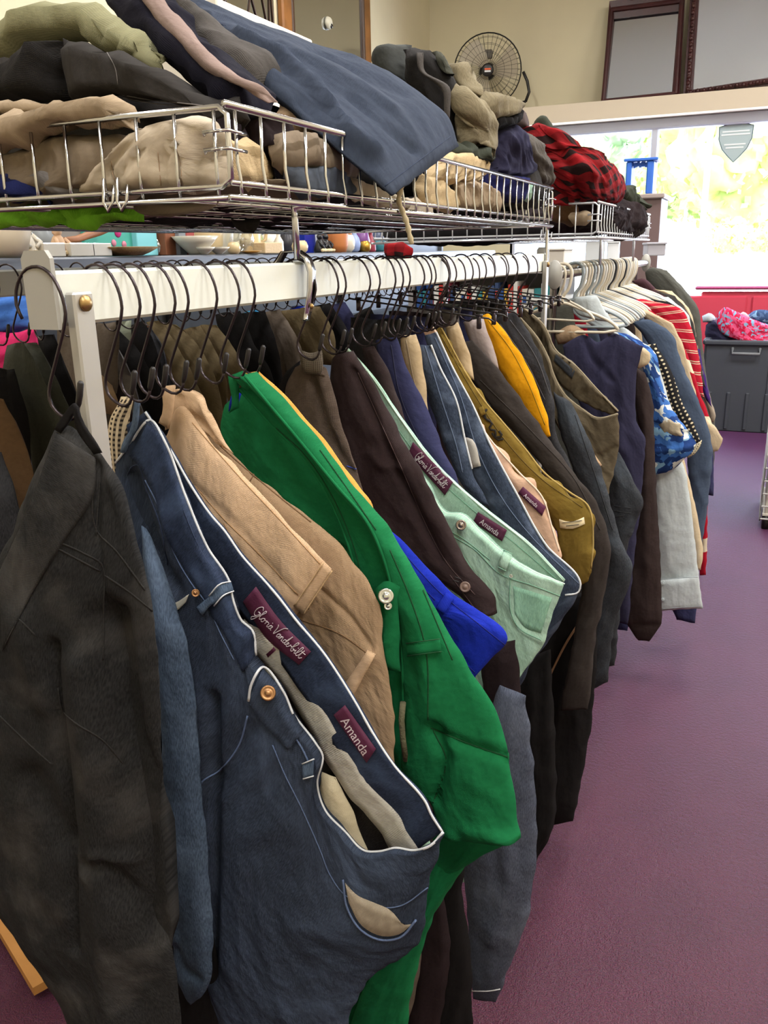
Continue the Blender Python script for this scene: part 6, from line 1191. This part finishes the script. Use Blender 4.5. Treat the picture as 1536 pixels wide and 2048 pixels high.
# ================================================================== shirts on the round rail
GH = 'plastic hangers on the round rail'
def hanger_proto(m):
    t = thing('plastic_hanger', 'x', 'hanger', loc=(0, 0, 0)); r = .005
    P = [(-.026, -.012), (-.03, .002), (-.022, .018), (0, .026), (.02, .018), (.028, 0), (.026, -.025), (.02, -.05), (.004, -.075), (0, -.1)]
    mb = MB(); mb.tube(cr([(a, 0, z) for a, z in P], 34), r, 9); mb.build('hook', m, t)
    mb = MB(); mb.tube(cr([(-.18, 0, -.176), (-.17, 0, -.162), (-.06, 0, -.112), (0, 0, -.094), (.06, 0, -.112), (.17, 0, -.162), (.18, 0, -.176)], 40), r, 8); mb.build('shoulder_bar', m, t)
    mb = MB(); mb.tube([(-.18, 0, -.176), (-.14, 0, -.184), (.14, 0, -.184), (.18, 0, -.176)], r * .9, 8); mb.build('trouser_bar', m, t); return t
HM = [mat('hanger_ivory', '#cdc3b0', .35), mat('hanger_white', '#d6d5d0', .35), mat('hanger_grey', '#8f989c', .35), mat('hanger_black', '#22242a', .4)]
HN = ('ivory', 'white', 'grey-blue', 'black'); HP = [hanger_proto(m) for m in HM]; HU = [[], [], [], []]
seq = [0, 0, 2, 1, 0, 0, 2, 1, 2, 0, 1, 0, 0, 1, 3, 0, 1, 0, 0, 3, 0, 1, 0, 0, 1, 0]
for i, k in enumerate(seq):
    y = (2.73, 2.77)[i] if i < 2 else 2.84 + i * .056 + random.uniform(-.008, .008)
    rz = -.5 if i == 0 else random.uniform(-.1, .12)
    lab = HN[k] + ' plastic hanger nearest the disc end of the round rail, turned toward the aisle' if i == 0 else HN[k] + ' plastic hanger in the tight row on the round rail, carrying a shirt'
    o = place(HP[k], HU[k], (BARX, y, 1.383), rz, lab, GH, .78 if i == 0 else 1)
GS = 'shirts and tops on the round rail'
def S(nm, label, m, Y, rows, th=.02, fold=.008, seed=1, **k):
    t = thing(nm, label, nm.replace('_', ' '), GS); c = drape(k.pop('part', 'body'), rows, m, t, Y=Y, thick=th, fold=fold, fw=.05, seed=seed, res=.01, **k); return t, c
navyt = C('navy_jersey', '#35344c', '#262538', 'plain', wear=.3); dbr = C('sheer_brown', '#372c2b', '#241c1c', 'plain', wear=.4); flor = C('blue_floral', '#3f6cb4', '#243f78', 'floral', wcol='#d9dedb', scale=.55)
wshirt = C('pale_blue_shirt', '#c2cacd', '#aab2b8', 'plain', wear=.2); dots = C('dotted', '#1b1a1c', '#b9ad90', 'dots', scale=1.9); dots2 = C('dotted_cream', '#cfc3a4', '#2a2620', 'dots', scale=1.1); slates = C('slate_shirt', '#4d5a70', '#3a4658', 'plain', wear=.3)
creams = C('cream_shirt', '#d3c0a2', '#b8a586', 'plain', wear=.3); reds = C('red_shirt', '#a81830', '#8a1024', 'plain', wear=.3); redst = C('red_pinstripe', '#a8182e', '#cbb8a0', 'stripe', scale=.8); redb = C('red_band', '#a5182c', '#d3c6ac', 'band', scale=.8); greyco = C('grey_coat', '#55554f', '#3f3f3b', 'plain', wear=.4); purps = C('purple_knit', '#43286e', '#301c52', 'plain'); maro = C('maroon_jacket', '#4a3036', '#352126', 'plain', wear=.4)
t, c = S('sleeveless_top', 'navy sleeveless top with a draped neck, first on the round rail', navyt, 2.70, [[(1126, 690), (1168, 670), (1196, 684), (1226, 668), (1262, 682), (1286, 692)], [(1130, 722), (1190, 728), (1276, 734)], [(1150, 790), (1210, 790), (1271, 788)], [(1178, 845), (1230, 845), (1274, 842)], [(1196, 905), (1240, 900), (1290, 878)], [(1206, 965), (1288, 925)], [(1222, 1010), (1280, 1020)], [(1232, 1100), (1270, 1100)], [(1238, 1245), (1256, 1250)]], seed=401,
         creases=[([(1168, 676), (1185, 720), (1225, 760)], 5, -.01), ([(1226, 672), (1205, 730), (1185, 760)], 5, -.01), ([(1250, 700), (1240, 900)], 9, .008)])
S('blouse', 'olive-brown garment back seen inside the navy neckline', khaki2, 2.78, [[(1108, 668), (1140, 650), (1168, 660)], [(1116, 690), (1176, 682)]], th=.01, seed=402)
S('blouse', 'dark brown sheer blouse with a long gathered sleeve, behind the navy top', dbr, 2.78, [[(1268, 735), (1290, 745)], [(1270, 800), (1305, 800)], [(1280, 880), (1309, 890)], [(1272, 1000), (1314, 1000)], [(1262, 1100), (1319, 1100)], [(1250, 1200), (1323, 1200)], [(1250, 1242), (1322, 1246)], [(1262, 1262), (1312, 1264)], [(1276, 1280), (1298, 1283)]], th=.03, seed=403, part='sleeve', creases=[([(1290, 760), (1296, 1240)], 7, .008), ([(1262, 1252), (1318, 1250)], 4, -.008)])
t, c = S('shirt', 'blue floral blouse with a fluttering tied sleeve', flor, 2.92, [[(1216, 660), (1262, 672), (1298, 692)], [(1270, 690), (1314, 712)], [(1290, 760), (1322, 760)], [(1298, 820), (1346, 820)], [(1298, 870), (1384, 872)], [(1300, 912), (1350, 905), (1392, 888)], [(1304, 952), (1348, 938), (1362, 926)]], th=.03, fold=.014, seed=404, creases=[([(1310, 850), (1386, 872)], 5, -.012), ([(1306, 905), (1390, 892)], 4, .01)])
drape('knot', [[(1320, 840), (1340, 834), (1356, 846)], [(1322, 860), (1362, 862)], [(1334, 872), (1368, 874)]], C('bow_cream', '#b9ac96', '#8f8470', 'plain', wear=.6), t, Y=2.9, thick=.012, fold=.01, fw=.02, crumple=.012, jag=.008)
t, c = S('shirt', 'pale blue-white button shirt, collar up high and cuff hanging low', wshirt, 2.98, [[(1148, 600), (1190, 598), (1200, 604)], [(1146, 625), (1225, 640)], [(1180, 650), (1262, 664)], [(1240, 680), (1298, 700)], [(1290, 790), (1335, 790)], [(1305, 900), (1352, 900)], [(1306, 960), (1366, 925)], [(1310, 1050), (1380, 1000)], [(1314, 1130), (1394, 1120)], [(1316, 1215), (1404, 1212)]], th=.02, seed=405, hem=1)
drape('shoulder_pad', [[(1268, 706), (1286, 695), (1300, 706)], [(1268, 722), (1300, 722)], [(1276, 738), (1294, 730)]], creams, t, Y=2.72, thick=.008, fold=.001, crumple=0, jag=0)
c2 = drape('collar', [[(1150, 594), (1192, 590)], [(1148, 618), (1212, 626)], [(1160, 632), (1222, 646)]], wshirt, t, Y=2.86, thick=.012, fold=.003)
cc3 = drape('cuff', [[(1316, 1160), (1396, 1152)], [(1317, 1190), (1402, 1186)], [(1320, 1222), (1406, 1216)]], wshirt, t, Y=2.945, thick=.012, fold=.003, hem=1)
for y in (1166, 1198): button(cc3, 1326, y, .006, mat('shirt_button', '#9aa2a6', .3), t)
seams(cc3, [[(1318, 1160), (1396, 1153)], [(1320, 1218), (1404, 1212)]], .0012, mat('seam_shirt', '#98a0a6', .9), t)
S('shirt', 'cream shirt with a long pointed side, right of the pale blue cuff', creams, 3.1, [[(1340, 920), (1366, 915)], [(1362, 970), (1386, 990)], [(1372, 1040), (1398, 1050)], [(1388, 1090), (1406, 1105)], [(1392, 1140), (1402, 1140)]], th=.012, seed=406)
S('shirt', 'steel blue shirt sliver between the cream and pale blue shirts', slates, 3.05, [[(1340, 950), (1368, 965)], [(1356, 1000), (1376, 1010)], [(1366, 1035), (1376, 1042)]], th=.01, seed=407)
S('trousers', 'navy trousers hem below the pale blue cuff', navy, 3.15, [[(1330, 1190), (1394, 1190)], [(1345, 1220), (1392, 1222)], [(1354, 1240), (1390, 1246)]], th=.015, seed=408, part='leg')
S('trousers', 'navy trousers hem left of the pale blue cuff', navy, 3.1, [[(1238, 1130), (1262, 1130)], [(1236, 1220), (1262, 1220)], [(1234, 1258), (1254, 1262)]], th=.015, seed=409, part='leg')
S('blouse', 'black blouse with tiny cream dots and a cream-dotted cuff', dots, 3.16, [[(1286, 690), (1312, 688)], [(1308, 740), (1342, 740)], [(1322, 800), (1362, 800)], [(1346, 860), (1388, 850)], [(1372, 900), (1402, 884)]], th=.02, seed=410)
S('cuff', 'cream dotted cuff end of the black dotted blouse', dots2, 3.14, [[(1394, 886), (1404, 880)], [(1382, 900), (1400, 896)], [(1374, 916), (1390, 908)]], th=.01, seed=411)
S('shirt', 'slate blue long-sleeved shirt behind the dotted blouse', slates, 3.3, [[(1260, 640), (1302, 640)], [(1284, 668), (1344, 668)], [(1318, 735), (1362, 722)], [(1345, 800), (1396, 800)], [(1366, 855), (1418, 860)], [(1374, 925), (1425, 905)], [(1382, 1000), (1420, 970)], [(1384, 1080), (1406, 1080)], [(1388, 1130), (1400, 1120)]], th=.02, seed=412)
S('shirt', 'cream shirt with a squared sleeve end, behind the slate blue one', creams, 3.42, [[(1262, 618), (1298, 622)], [(1300, 642), (1346, 648)], [(1336, 690), (1366, 690)], [(1360, 745), (1380, 745)], [(1382, 800), (1402, 826)], [(1402, 850), (1428, 850)], [(1414, 880), (1446, 878)], [(1422, 904), (1436, 902)]], th=.006, seed=413, soft=False)
S('shirt', 'red and cream block-patterned shirt, narrow edge toward the aisle', redb, 3.5, [[(1300, 628), (1338, 640)], [(1350, 690), (1372, 702)], [(1380, 765), (1402, 790)], [(1398, 830), (1418, 832)], [(1410, 862), (1426, 866)]], th=.014, seed=414)
S('shirt', 'red shirt with fine cream double stripes', redst, 3.62, [[(1246, 608), (1272, 598), (1312, 604)], [(1288, 630), (1362, 618)], [(1325, 650), (1382, 655)], [(1350, 695), (1394, 692)], [(1368, 740), (1402, 742)], [(1384, 785), (1408, 795)]], th=.03, seed=415)
S('shirt', 'plain red shirt folded below the striped one', reds, 3.56, [[(1270, 625), (1296, 618)], [(1300, 640), (1330, 640)], [(1340, 670), (1352, 668)], [(1356, 715), (1366, 715)]], th=.014, seed=416)
S('jacket', 'black jacket shoulder between red striped and cream garments', blackc, 3.78, [[(1300, 598), (1336, 604)], [(1342, 620), (1372, 640)], [(1368, 690), (1386, 700)], [(1386, 760), (1404, 772)]], th=.02, seed=417)
S('jacket', 'white jacket with a thin bright shoulder edge', wshirt, 3.86, [[(1300, 590), (1336, 594)], [(1345, 610), (1376, 630)], [(1376, 680), (1386, 690)], [(1394, 750), (1406, 770)]], th=.012, seed=418)
S('jacket', 'black coat shoulder directly in front of the cream jacket', charf, 3.94, [[(1310, 582), (1350, 592)], [(1360, 610), (1384, 640)], [(1382, 690), (1396, 700)], [(1400, 760), (1412, 780)]], th=.02, seed=419)
S('jacket', 'cream jacket with a bright edge, in front of the grey coat', creams, 4.05, [[(1306, 578), (1344, 582)], [(1358, 602), (1380, 622)], [(1382, 680), (1394, 690)], [(1398, 745), (1406, 750)]], th=.012, seed=420)
S('jacket', 'maroon jacket behind the hangers at the far end', maro, 4.25, [[(1262, 562), (1290, 558), (1304, 572)], [(1290, 585), (1330, 592)], [(1320, 610), (1356, 612)]], th=.03, seed=421)
S('sweater', 'purple sweater, a thin strip among the far shirts', purps, 4.2, [[(1384, 690), (1400, 700)], [(1398, 755), (1414, 768)], [(1412, 800), (1424, 815)]], th=.014, seed=422)
S('coat', 'long grey coat with a square shoulder, last on the round rail', greyco, 4.55, [[(1290, 545), (1300, 536), (1334, 540)], [(1298, 570), (1345, 566), (1378, 590)], [(1330, 600), (1396, 616)], [(1365, 680), (1404, 680)], [(1385, 750), (1414, 760)], [(1400, 830), (1430, 845)], [(1410, 920), (1428, 920)], [(1412, 985), (1426, 985)]], th=.04, seed=423)
S('coat', 'beige coat sliver with a rounded elbow, right edge of the shirt row', C('greige', '#a39686', '#857a6c', 'plain'), 4.3, [[(1398, 760), (1408, 760)], [(1408, 800), (1424, 805)], [(1418, 828), (1431, 830)], [(1418, 845), (1428, 845)]], th=.014, seed=424)
S('shirt', 'red top with cream bands, its hem lowest near the purple-lit carpet', redb, 3.55, [[(1403, 990), (1416, 990)], [(1401, 1060), (1415, 1060)], [(1399, 1150), (1412, 1150)]], th=.012, seed=425)
S('trousers', 'dark blue trousers strip beside the slate sleeve, right side', navy, 3.7, [[(1404, 900), (1426, 900)], [(1404, 960), (1428, 960)], [(1412, 990), (1427, 992)]], th=.012, seed=426, part='leg')
ORD = ('first', 'second', 'third', 'fourth', 'fifth', 'sixth', 'seventh', 'eighth', 'ninth', 'tenth')
for i, m in enumerate((greyco, reds, slates, navyt, charf, wshirt, blackc, dbr, creams, slates)):      # the wall-side halves of the shirts, left of the hangers
    Y = 2.86 + i * .17; x = BARX; S('shirt', 'shirt shoulder left of the hangers, ' + ORD[i] + ' back from the disc end of the round rail', m, 0, [[W(x - .07, Y, 1.262), W(x - .02, Y, 1.285), W(x + .015, Y, 1.275)], [W(x - .19, Y, 1.205), W(x - .05, Y, 1.21), W(x + .03, Y, 1.21)], [W(x - .22, Y, 1.1), W(x + .06, Y, 1.1)], [W(x - .2, Y, .8), W(x + .12, Y, .8)], [W(x - .18, Y, .5), W(x + .14, Y, .5)]], th=.03, seed=430 + i)

# ================================================================== clothes heaped in the bins
GBn2 = 'clothes heaped in the plastic bins'
for i, (lab, nm, m, rows) in enumerate((
    ('bright red and pink paisley bandana cloth spilling over the bin edge', 'bandana', C('bandana', '#c81e44', '#e05a84', 'floral', wcol='#d8305a', scale=.5), [[(1434, 628), (1450, 614), (1470, 622), (1510, 640), (1545, 652)], [(1430, 648), (1470, 648), (1545, 672)], [(1445, 668), (1490, 676), (1545, 684)], [(1505, 682), (1522, 692), (1545, 684)]]),
    ('dark navy clothes heaped at the left of the bin', 'sweater', plum, [[(1412, 650), (1425, 640), (1445, 648)], [(1410, 670), (1450, 668), (1500, 676)], [(1414, 684), (1500, 686)]]),
    ('white and blue striped cloth at the left bin corner', 'shirt', wshirt, [[(1404, 632), (1420, 626), (1432, 636)], [(1406, 645), (1432, 644)]]),
    ('pale pink cloth between the bandana and the blue heap', 'shirt', C('pale_pink', '#d8b4b8', '#b8949a', 'plain'), [[(1474, 630), (1488, 624), (1500, 634)], [(1476, 645), (1506, 650)]]),
    ('faded blue clothes heaped at the right of the bin', 'sweater', C('dusk_blue', '#4c6288', '#34486c', 'floral', wcol='#8fa4c0'), [[(1496, 630), (1512, 620), (1545, 622)], [(1498, 645), (1545, 650)]]))):
    t = thing(nm, lab, nm, GBn2); drape('body', at(7.6 + .06 * i, *rows), m, t, thick=.08, fold=.03, fw=.1, vstretch=1, seed=450 + i, res=.02, wr=.008)

# ================================================================== fan, mirrors, camera, cabinet
def fan():
    Yf_ = 8.3; c = PY(975, 141, Yf_); r = .305; t = thing('wall_fan', 'large round black wire fan standing on the ledge in the corner', 'fan')
    n = Vector((.32, -1, -.1)).normalized(); M = n.to_track_quat('Z', 'Y').to_matrix(); bk = mat('fan_black', '#2c2a29', .4, .4)
    def L(x, y, z): return c + M @ Vector((x, y, z))
    for nm, s in (('front_guard', 1), ('rear_guard', -1)):
        mb = MB()
        for rr, z in ((r, 0), (r * .9, .035 * s), (r * .72, .05 * s), (r * .5, .06 * s), (r * .26, .066 * s)):
            mb.tube([L(rr * math.cos(a * PI / 18), rr * math.sin(a * PI / 18), z) for a in range(36)], .006 if rr == r else .0014, 6, closed=True)
        for k in range(40):
            a = k * PI / 20; mb.tube([L(q * math.cos(a), q * math.sin(a), z) for q, z in ((r, 0), (r * .9, .035 * s), (r * .6, .056 * s), (r * .2, .067 * s))], .0013, 5)
        mb.build(nm, bk, t)
    for k in range(3):
        mb = MB(); rows = []
        for i in range(8):
            q = r * (.15 + .75 * i / 7)
            for j in range(6): a = k * 2 * PI / 3 + (j / 5 - .5) * (1.25 - .3 * i / 7) + .3 * i / 7; rows.append(L(q * math.cos(a), q * math.sin(a), (j / 5 - .5) * .06))
        mb.v = rows + [p - n * .003 for p in rows]
        for i in range(7):
            for j in range(5): b0 = i * 6 + j; mb.face([b0, b0 + 1, b0 + 7, b0 + 6]); mb.face([48 + b0, 48 + b0 + 6, 48 + b0 + 7, 48 + b0 + 1])
        mb.build('blade', mat('fan_blade', '#a59a85', .4), t)
    mb = MB(); mb.lathe(L(0, 0, .06), [(.055, -.01), (.055, .008), (.04, .016), (.001, .018)], 24, M=M); mb.build('hub_badge', bk, t)
    mb = MB(); mb.box(L(0, .006, .079), (.055, .014, .003), M); mb.build('badge_stripe', mat('badge_orange', '#d8582e', .5), t, smooth=False); mb = MB(); mb.box(L(0, -.012, .079), (.055, .014, .003), M); mb.build('badge_stripe', mat('badge_white', '#d8dadc', .5), t, smooth=False)
    mb = MB(); mb.lathe(L(0, 0, -.2), [(.02, 0), (.07, .03), (.075, .12), (.05, .15)], 20, M=M); mb.build('motor', bk, t)
    mb = MB(); mb.box(L(-.02, .14, -.09), (.13, .08, .03), M, bev=.01); mb.build('control_box', mat('fan_grey', '#6e675c', .5), t)
    mb = MB(); mb.tube([L(r + .02, -.02, -.02), L(r + .06, -.1, -.02), L(r + .08, -.19, -.02), (L(r + .05, -.27, -.02))], .014, 8); mb.tube([L(-r - .02, -.02, -.02), L(-r - .05, -.12, -.04), L(-r - .03, -.25, -.05)], .014, 8)
    b0, b1_ = L(r + .05, -.27, -.02), L(-r - .03, -.25, -.05); mb.tube([b0, (c.x + .1, Yf_ + .05, 2.72), (c.x - .1, Yf_ + .05, 2.72), b1_], .014, 8); mb.build('stand', bk, t)
    mb = MB(); mb.lathe((c.x, Yf_ + .05, 2.7), [(.12, 0), (.12, .015), (.03, .03)], 24); mb.build('base', bk, t)
fan()
maho = mat('mahogany', '#3a1a1a', .35, bump=.4, bscale=60, var=.2); silv = mat('mirror_glass', '#d2d5d9', .12, 1)
def leaner(Y, O, I, label, crest=False, carved=False):
    """O, I: outer and inner pixel corners (tl, tr, br, bl) of a framed mirror standing on the ledge, top leaning back to the wall"""
    t = thing('framed_mirror', label, 'mirror'); Q = [PY(a, b, Y + (.22 if k < 2 else 0)) for k, (a, b) in enumerate(O)]; P = [PY(a, b, Y + (.22 if k < 2 else 0)) for k, (a, b) in enumerate(I)]
    for k in range(4):
        j = (k + 1) % 4; mb = MB(); mb.prism([Q[k], Q[j], P[j], P[k]], (0, .04, 0))
        e = [Q[k] * .5 + P[k] * .5, Q[j] * .5 + P[j] * .5]; mb.tube([p + Vector((0, -.008, 0)) for p in e], .02, 8); mb.build('frame_rail', maho, t, auto=40)
    mb = MB(); mb.prism(P, (0, .01, 0)); g = mb.build('glass', silv, t, smooth=False)
    g.data.transform(Matrix.Translation((0, .022, 0)))
    if carved:
        mb = MB()
        for k in range(4):
            j = (k + 1) % 4; a, b = Q[k] * .5 + P[k] * .5, Q[j] * .5 + P[j] * .5; n = int((b - a).length / .05)
            for i in range(n): mb.blob(a + (b - a) * (i + .5) / n + Vector((0, -.03, 0)), .02, 1, .4, i)
        mb.build('carving', maho, t)
    if crest:
        mb = MB(); m_ = (Q[0] + Q[1]) * .5; w_ = (Q[1] - Q[0]).length
        for i in range(9): x = (i - 4) / 4; mb.blob(m_ + Vector((x * w_ * .2, -.01, .03 + .07 * (1 - abs(x)))), .045, 2, .3, i)
        mb.build('crest', maho, t)
leaner(8.4, [(1219, 2), (1370, -18), (1359, 192), (1202, 207)], [(1227, 38), (1357, 22), (1344, 184), (1211, 199)], 'mahogany-framed mirror with a carved crest, left one on the ledge', crest=True)
leaner(8.38, [(1386, -80), (1640, -110), (1600, 162), (1366, 193)], [(1402, -60), (1620, -90), (1582, 148), (1386, 179)], 'larger carved dark-framed mirror at the upper right, cut by the picture edge', carved=True)
def wallmirror():
    t = thing('wall_mirror', 'tall mirror in a brown and gold frame on the left wall', 'mirror'); X = -3.27
    a, b, c_, d = PX(558, 0, X), PX(603, 72, X), PX(703, 0, X), PX(740, 112, X)
    y0, y1 = PX(560, 20, X).y, PX(738, 100, X).y; z0, z1 = 2.5, 4.1; fw_ = .13
    wd = mat('gold_brown_frame', '#7a4f26', .4, .1, bump=.3, bscale=40, var=.3); wd2 = mat('dark_brown_frame', '#3f2818', .4)
    for (yy, zz, sy, sz) in ((y0 + fw_ / 2, (z0 + z1) / 2, fw_, z1 - z0), (y1 - fw_ / 2, (z0 + z1) / 2, fw_, z1 - z0), ((y0 + y1) / 2, z0, y1 - y0, fw_), ((y0 + y1) / 2, z1, y1 - y0, fw_)):
        mb = MB(); mb.box((X + .0, yy, zz), (.05, sy, sz), bev=.012); mb.build('frame_rail', wd, t, smooth=False)
    for yy in (y0 + fw_ + .012, y1 - fw_ - .012): mb = MB(); mb.box((X + .01, yy, (z0 + z1) / 2), (.04, .035, z1 - z0 - .1), bev=.008); mb.build('inner_bead', wd2, t, smooth=False)
    mb = MB(); mb.box((X, (y0 + y1) / 2, (z0 + z1) / 2), (.02, y1 - y0 - .1, z1 - z0 - .1)); mb.build('glass', silv, t, smooth=False)
    y2, y3 = y0 - 1.25, y0 - .1; t2 = thing('wall_mirror', 'mirror with a diamond wire pattern left of the gold-framed mirror', 'mirror')
    mb = MB(); mb.box((X, (y2 + y3) / 2, 3.3), (.02, y3 - y2, 1.5)); mb.build('glass', silv, t2, smooth=False)
    mb = MB()
    for k in range(-1, 4):
        for s in (-1, 1):
            p, q = (y2 + k * .35, y2 + k * .35 + .75); mb.tube([(X + .014, min(max(p, y2), y3), 3.3 - s * .7), (X + .014, min(max(q, y2), y3), 3.3 + s * .7)], .006, 6)
    mb.build('wire_pattern', wd2, t2)
    p = PX(659, 46, X + .03); t3 = thing('dome_camera', 'small dome security camera added for its reflection in the gold-framed mirror', 'camera'); Mx = Vector((1, 0, 0)).to_track_quat('Z', 'Y').to_matrix()  # solid stand-in for a ceiling camera's reflection in the mirror
    mb = MB(); mb.lathe((X + .011, p.y, p.z), [(.045, 0), (.045, .012), (.036, .028), (.02, .034)], 24, M=Mx); mb.build('housing', mat('cam_white', '#b9b3a0', .4), t3)
    mb = MB(); mb.blob((X + .036, p.y + .006, p.z - .02), .018, 3); mb.build('lens', mat('cam_black', '#101012', .1, coat=.6), t3)
wallmirror()
t = thing('tall_cabinet', 'brown tall cabinet in front of the window, carrying the blue stand', 'cabinet'); cb_ = mat('cabinet_brown', '#5f4c4c', .5); a = PY(1245, 398, 6.2); b_ = PY(1323, 398, 6.2); cw = b_.x - a.x
mb = MB(); mb.box(((a.x + b_.x) / 2, 6.4, a.z / 2), (cw, .4, a.z), bev=.006); mb.build('carcass', cb_, t, smooth=False)
mb = MB(); mb.box(((a.x + b_.x) / 2, 6.39, a.z + .01), (cw + .04, .44, .03), bev=.006); mb.build('top', mat('cabinet_top', '#8f8380', .5), t, smooth=False)
for z in (a.z * .3, a.z * .62): mb = MB(); mb.box(((a.x + b_.x) / 2, 6.19, z), (cw - .06, .02, a.z * .27), bev=.004); d = mb.build('door', cb_, t, smooth=False); mb = MB(); mb.tube([(a.x + .05, 6.17, z - .05), (a.x + .05, 6.15, z), (a.x + .05, 6.17, z + .05)], .006, 6); mb.build('handle', chrome_d, d)
t = thing('toy_stand', 'bright blue stand with two legs and a flat top, on the brown cabinet', 'stand'); bl = mat('toy_blue', '#2c5fb8', .5)
p, q = PY(1250, 322, 6.3), PY(1318, 318, 6.3); z0 = a.z + .025; mb = MB(); mb.box(((p.x + q.x) / 2, 6.35, p.z), (q.x - p.x, .2, .018), bev=.004); mb.build('top', bl, t, smooth=False)
for x0, x1 in ((1253, 1264), (1294, 1308)):
    u, v = PY(x0, 350, 6.3), PY(x1, 350, 6.3); mb = MB(); mb.box(((u.x + v.x) / 2, 6.35, (z0 + p.z - .008) / 2), (v.x - u.x, .18, p.z - .008 - z0), bev=.008); mb.build('leg', bl, t, smooth=False)
mb = MB(); u, v = PY(1262, 350, 6.3), PY(1296, 350, 6.3); n = 9
for i in range(n): x = u.x + (v.x - u.x) * (i + .5) / n; mb.box((x, 6.32, p.z - .02 - .012 * abs(math.sin(i * 2))), ((v.x - u.x) / n, .04, .03))
mb.build('fringe', bl, t, smooth=False)
# pale cartons and a jacket rail in the gap under the second basket
for i, (x0, x1, y0, y1, Y, col, lab) in enumerate(((1094, 1128, 500, 560, 4.9, '#c9c3ba', 'pale carton in the gap right of the white rail end'), (1165, 1200, 480, 560, 5.4, '#b9bcc0', 'pale grey carton behind the plastic hangers'), (1205, 1232, 485, 560, 5.6, '#cfd0d2', 'white carton behind the plastic hangers, right one'), (1284, 1322, 488, 512, 5.2, '#a8a6b0', 'grey tilted display tray behind the far hangers'))):
    u, v = PY(x0, y1, Y), PY(x1, y0, Y); mb = MB(); h = v.z - u.z; R = Matrix.Rotation(.08 * i, 3, 'Z')
    t = thing('carton', lab, 'carton'); mb.box(((u.x + v.x) / 2, Y + .12, u.z + h / 2), (v.x - u.x, .22, h), R, bev=.004); mb.build('body', mat('carton_%d' % i, col, .7), t, smooth=False); mb = MB(); mb.box(((u.x + v.x) / 2, Y + .118, v.z + .004), (v.x - u.x + .012, .235, .012), R, bev=.003); mb.build('lid', mat('carton_%d' % i, col, .7), t, smooth=False)
t = thing('stock_table', 'table behind the round rail carrying the pale cartons', 'table'); mb = MB(); mb.box((-.85, 5.55, 1.17), (.8, 1.2, .03), bev=.005); mb.build('tabletop', greypaint, t, smooth=False)
for x in (-1.2, -.5):
    for y in (5.0, 6.1): mb = MB(); mb.box((x, y, .575), (.04, .04, 1.15), bev=.004); mb.build('leg', chrome_d, t, smooth=False)
# wood plank and blue bag glimpsed at the lower left
p = PZ(60, 1960, .03); t = thing('wooden_plank', 'tan wooden plank on the floor at the lower left, behind the black jeans', 'plank'); mb = MB(); q1, q2 = PZ(-10, 1800, .03), PZ(98, 1975, .03); d = (q2 - q1).normalized(); s = Vector((-d.y, d.x, 0)) * .03
mb.prism([q1 - d * .3 - s, q2 - s, q2 + s, q1 - d * .3 + s], (0, 0, .02)); mb.build('plank', mat('plank_wood', '#a9773f', .6, bump=.5, bscale=30, var=.2), t, smooth=False)
# ================================================================== light
w = bpy.data.worlds.new('world'); SC.world = w; w.use_nodes = True; bg = w.node_tree.nodes['Background']
bg.inputs[0].default_value = (.62, .78, 1, 1); bg.inputs[1].default_value = 6
sl = bpy.data.lights.new('sun', 'SUN'); sl.energy = 24; sl.angle = .01; sl.color = (1, .96, .88); so = bpy.data.objects.new('sun', sl); COL.objects.link(so)
so.rotation_euler = Vector((-.25, .35, -1)).to_track_quat('-Z', 'Y').to_euler()
fx = mat('fixture_white', '#e8e8e4', .5); tubem = mat('fixture_tube', '#ffffff', .5, emit='#fff6e4', es=4)
first = None
for ix, x in enumerate((-2.3, .0, 2.0)):
    for iy, y in enumerate((-.6, 2.2, 5.0)):
        al = bpy.data.lights.new('ceiling_lamp', 'AREA'); al.shape = 'RECTANGLE'; al.size = .14; al.size_y = 1.25; al.energy = {-2.3: 34, .0: 52, 2.0: 92}[x] * (1 if y < 4 else 1.6); al.color = (1, .98, .955)
        ao = bpy.data.objects.new('ceiling_lamp', al); COL.objects.link(ao); ao.location = (x, y, ZC - .12)
dl = bpy.data.lights.new('window_daylight', 'AREA'); dl.shape = 'RECTANGLE'; dl.size = 5.6; dl.size_y = 1.6; dl.energy = 210; dl.color = (.68, .78, 1)
do = bpy.data.objects.new('window_daylight', dl); COL.objects.link(do); do.location = (0, YW + .25, 1.62); do.rotation_euler = (-PI / 2, 0, 0)
settle()
vs = SC.view_settings; SC.display_settings.display_device = 'sRGB'; vs.view_transform = 'Standard'; vs.look = 'None'; vs.gamma = 1; vs.use_curve_mapping = False; vs.exposure = 0.1
SC.cycles.max_bounces = 6; SC.cycles.diffuse_bounces = 3; SC.cycles.glossy_bounces = 3; SC.cycles.transparent_max_bounces = 8; SC.cycles.caustics_reflective = False; SC.cycles.caustics_refractive = False
SC.cycles.sample_clamp_indirect = 6
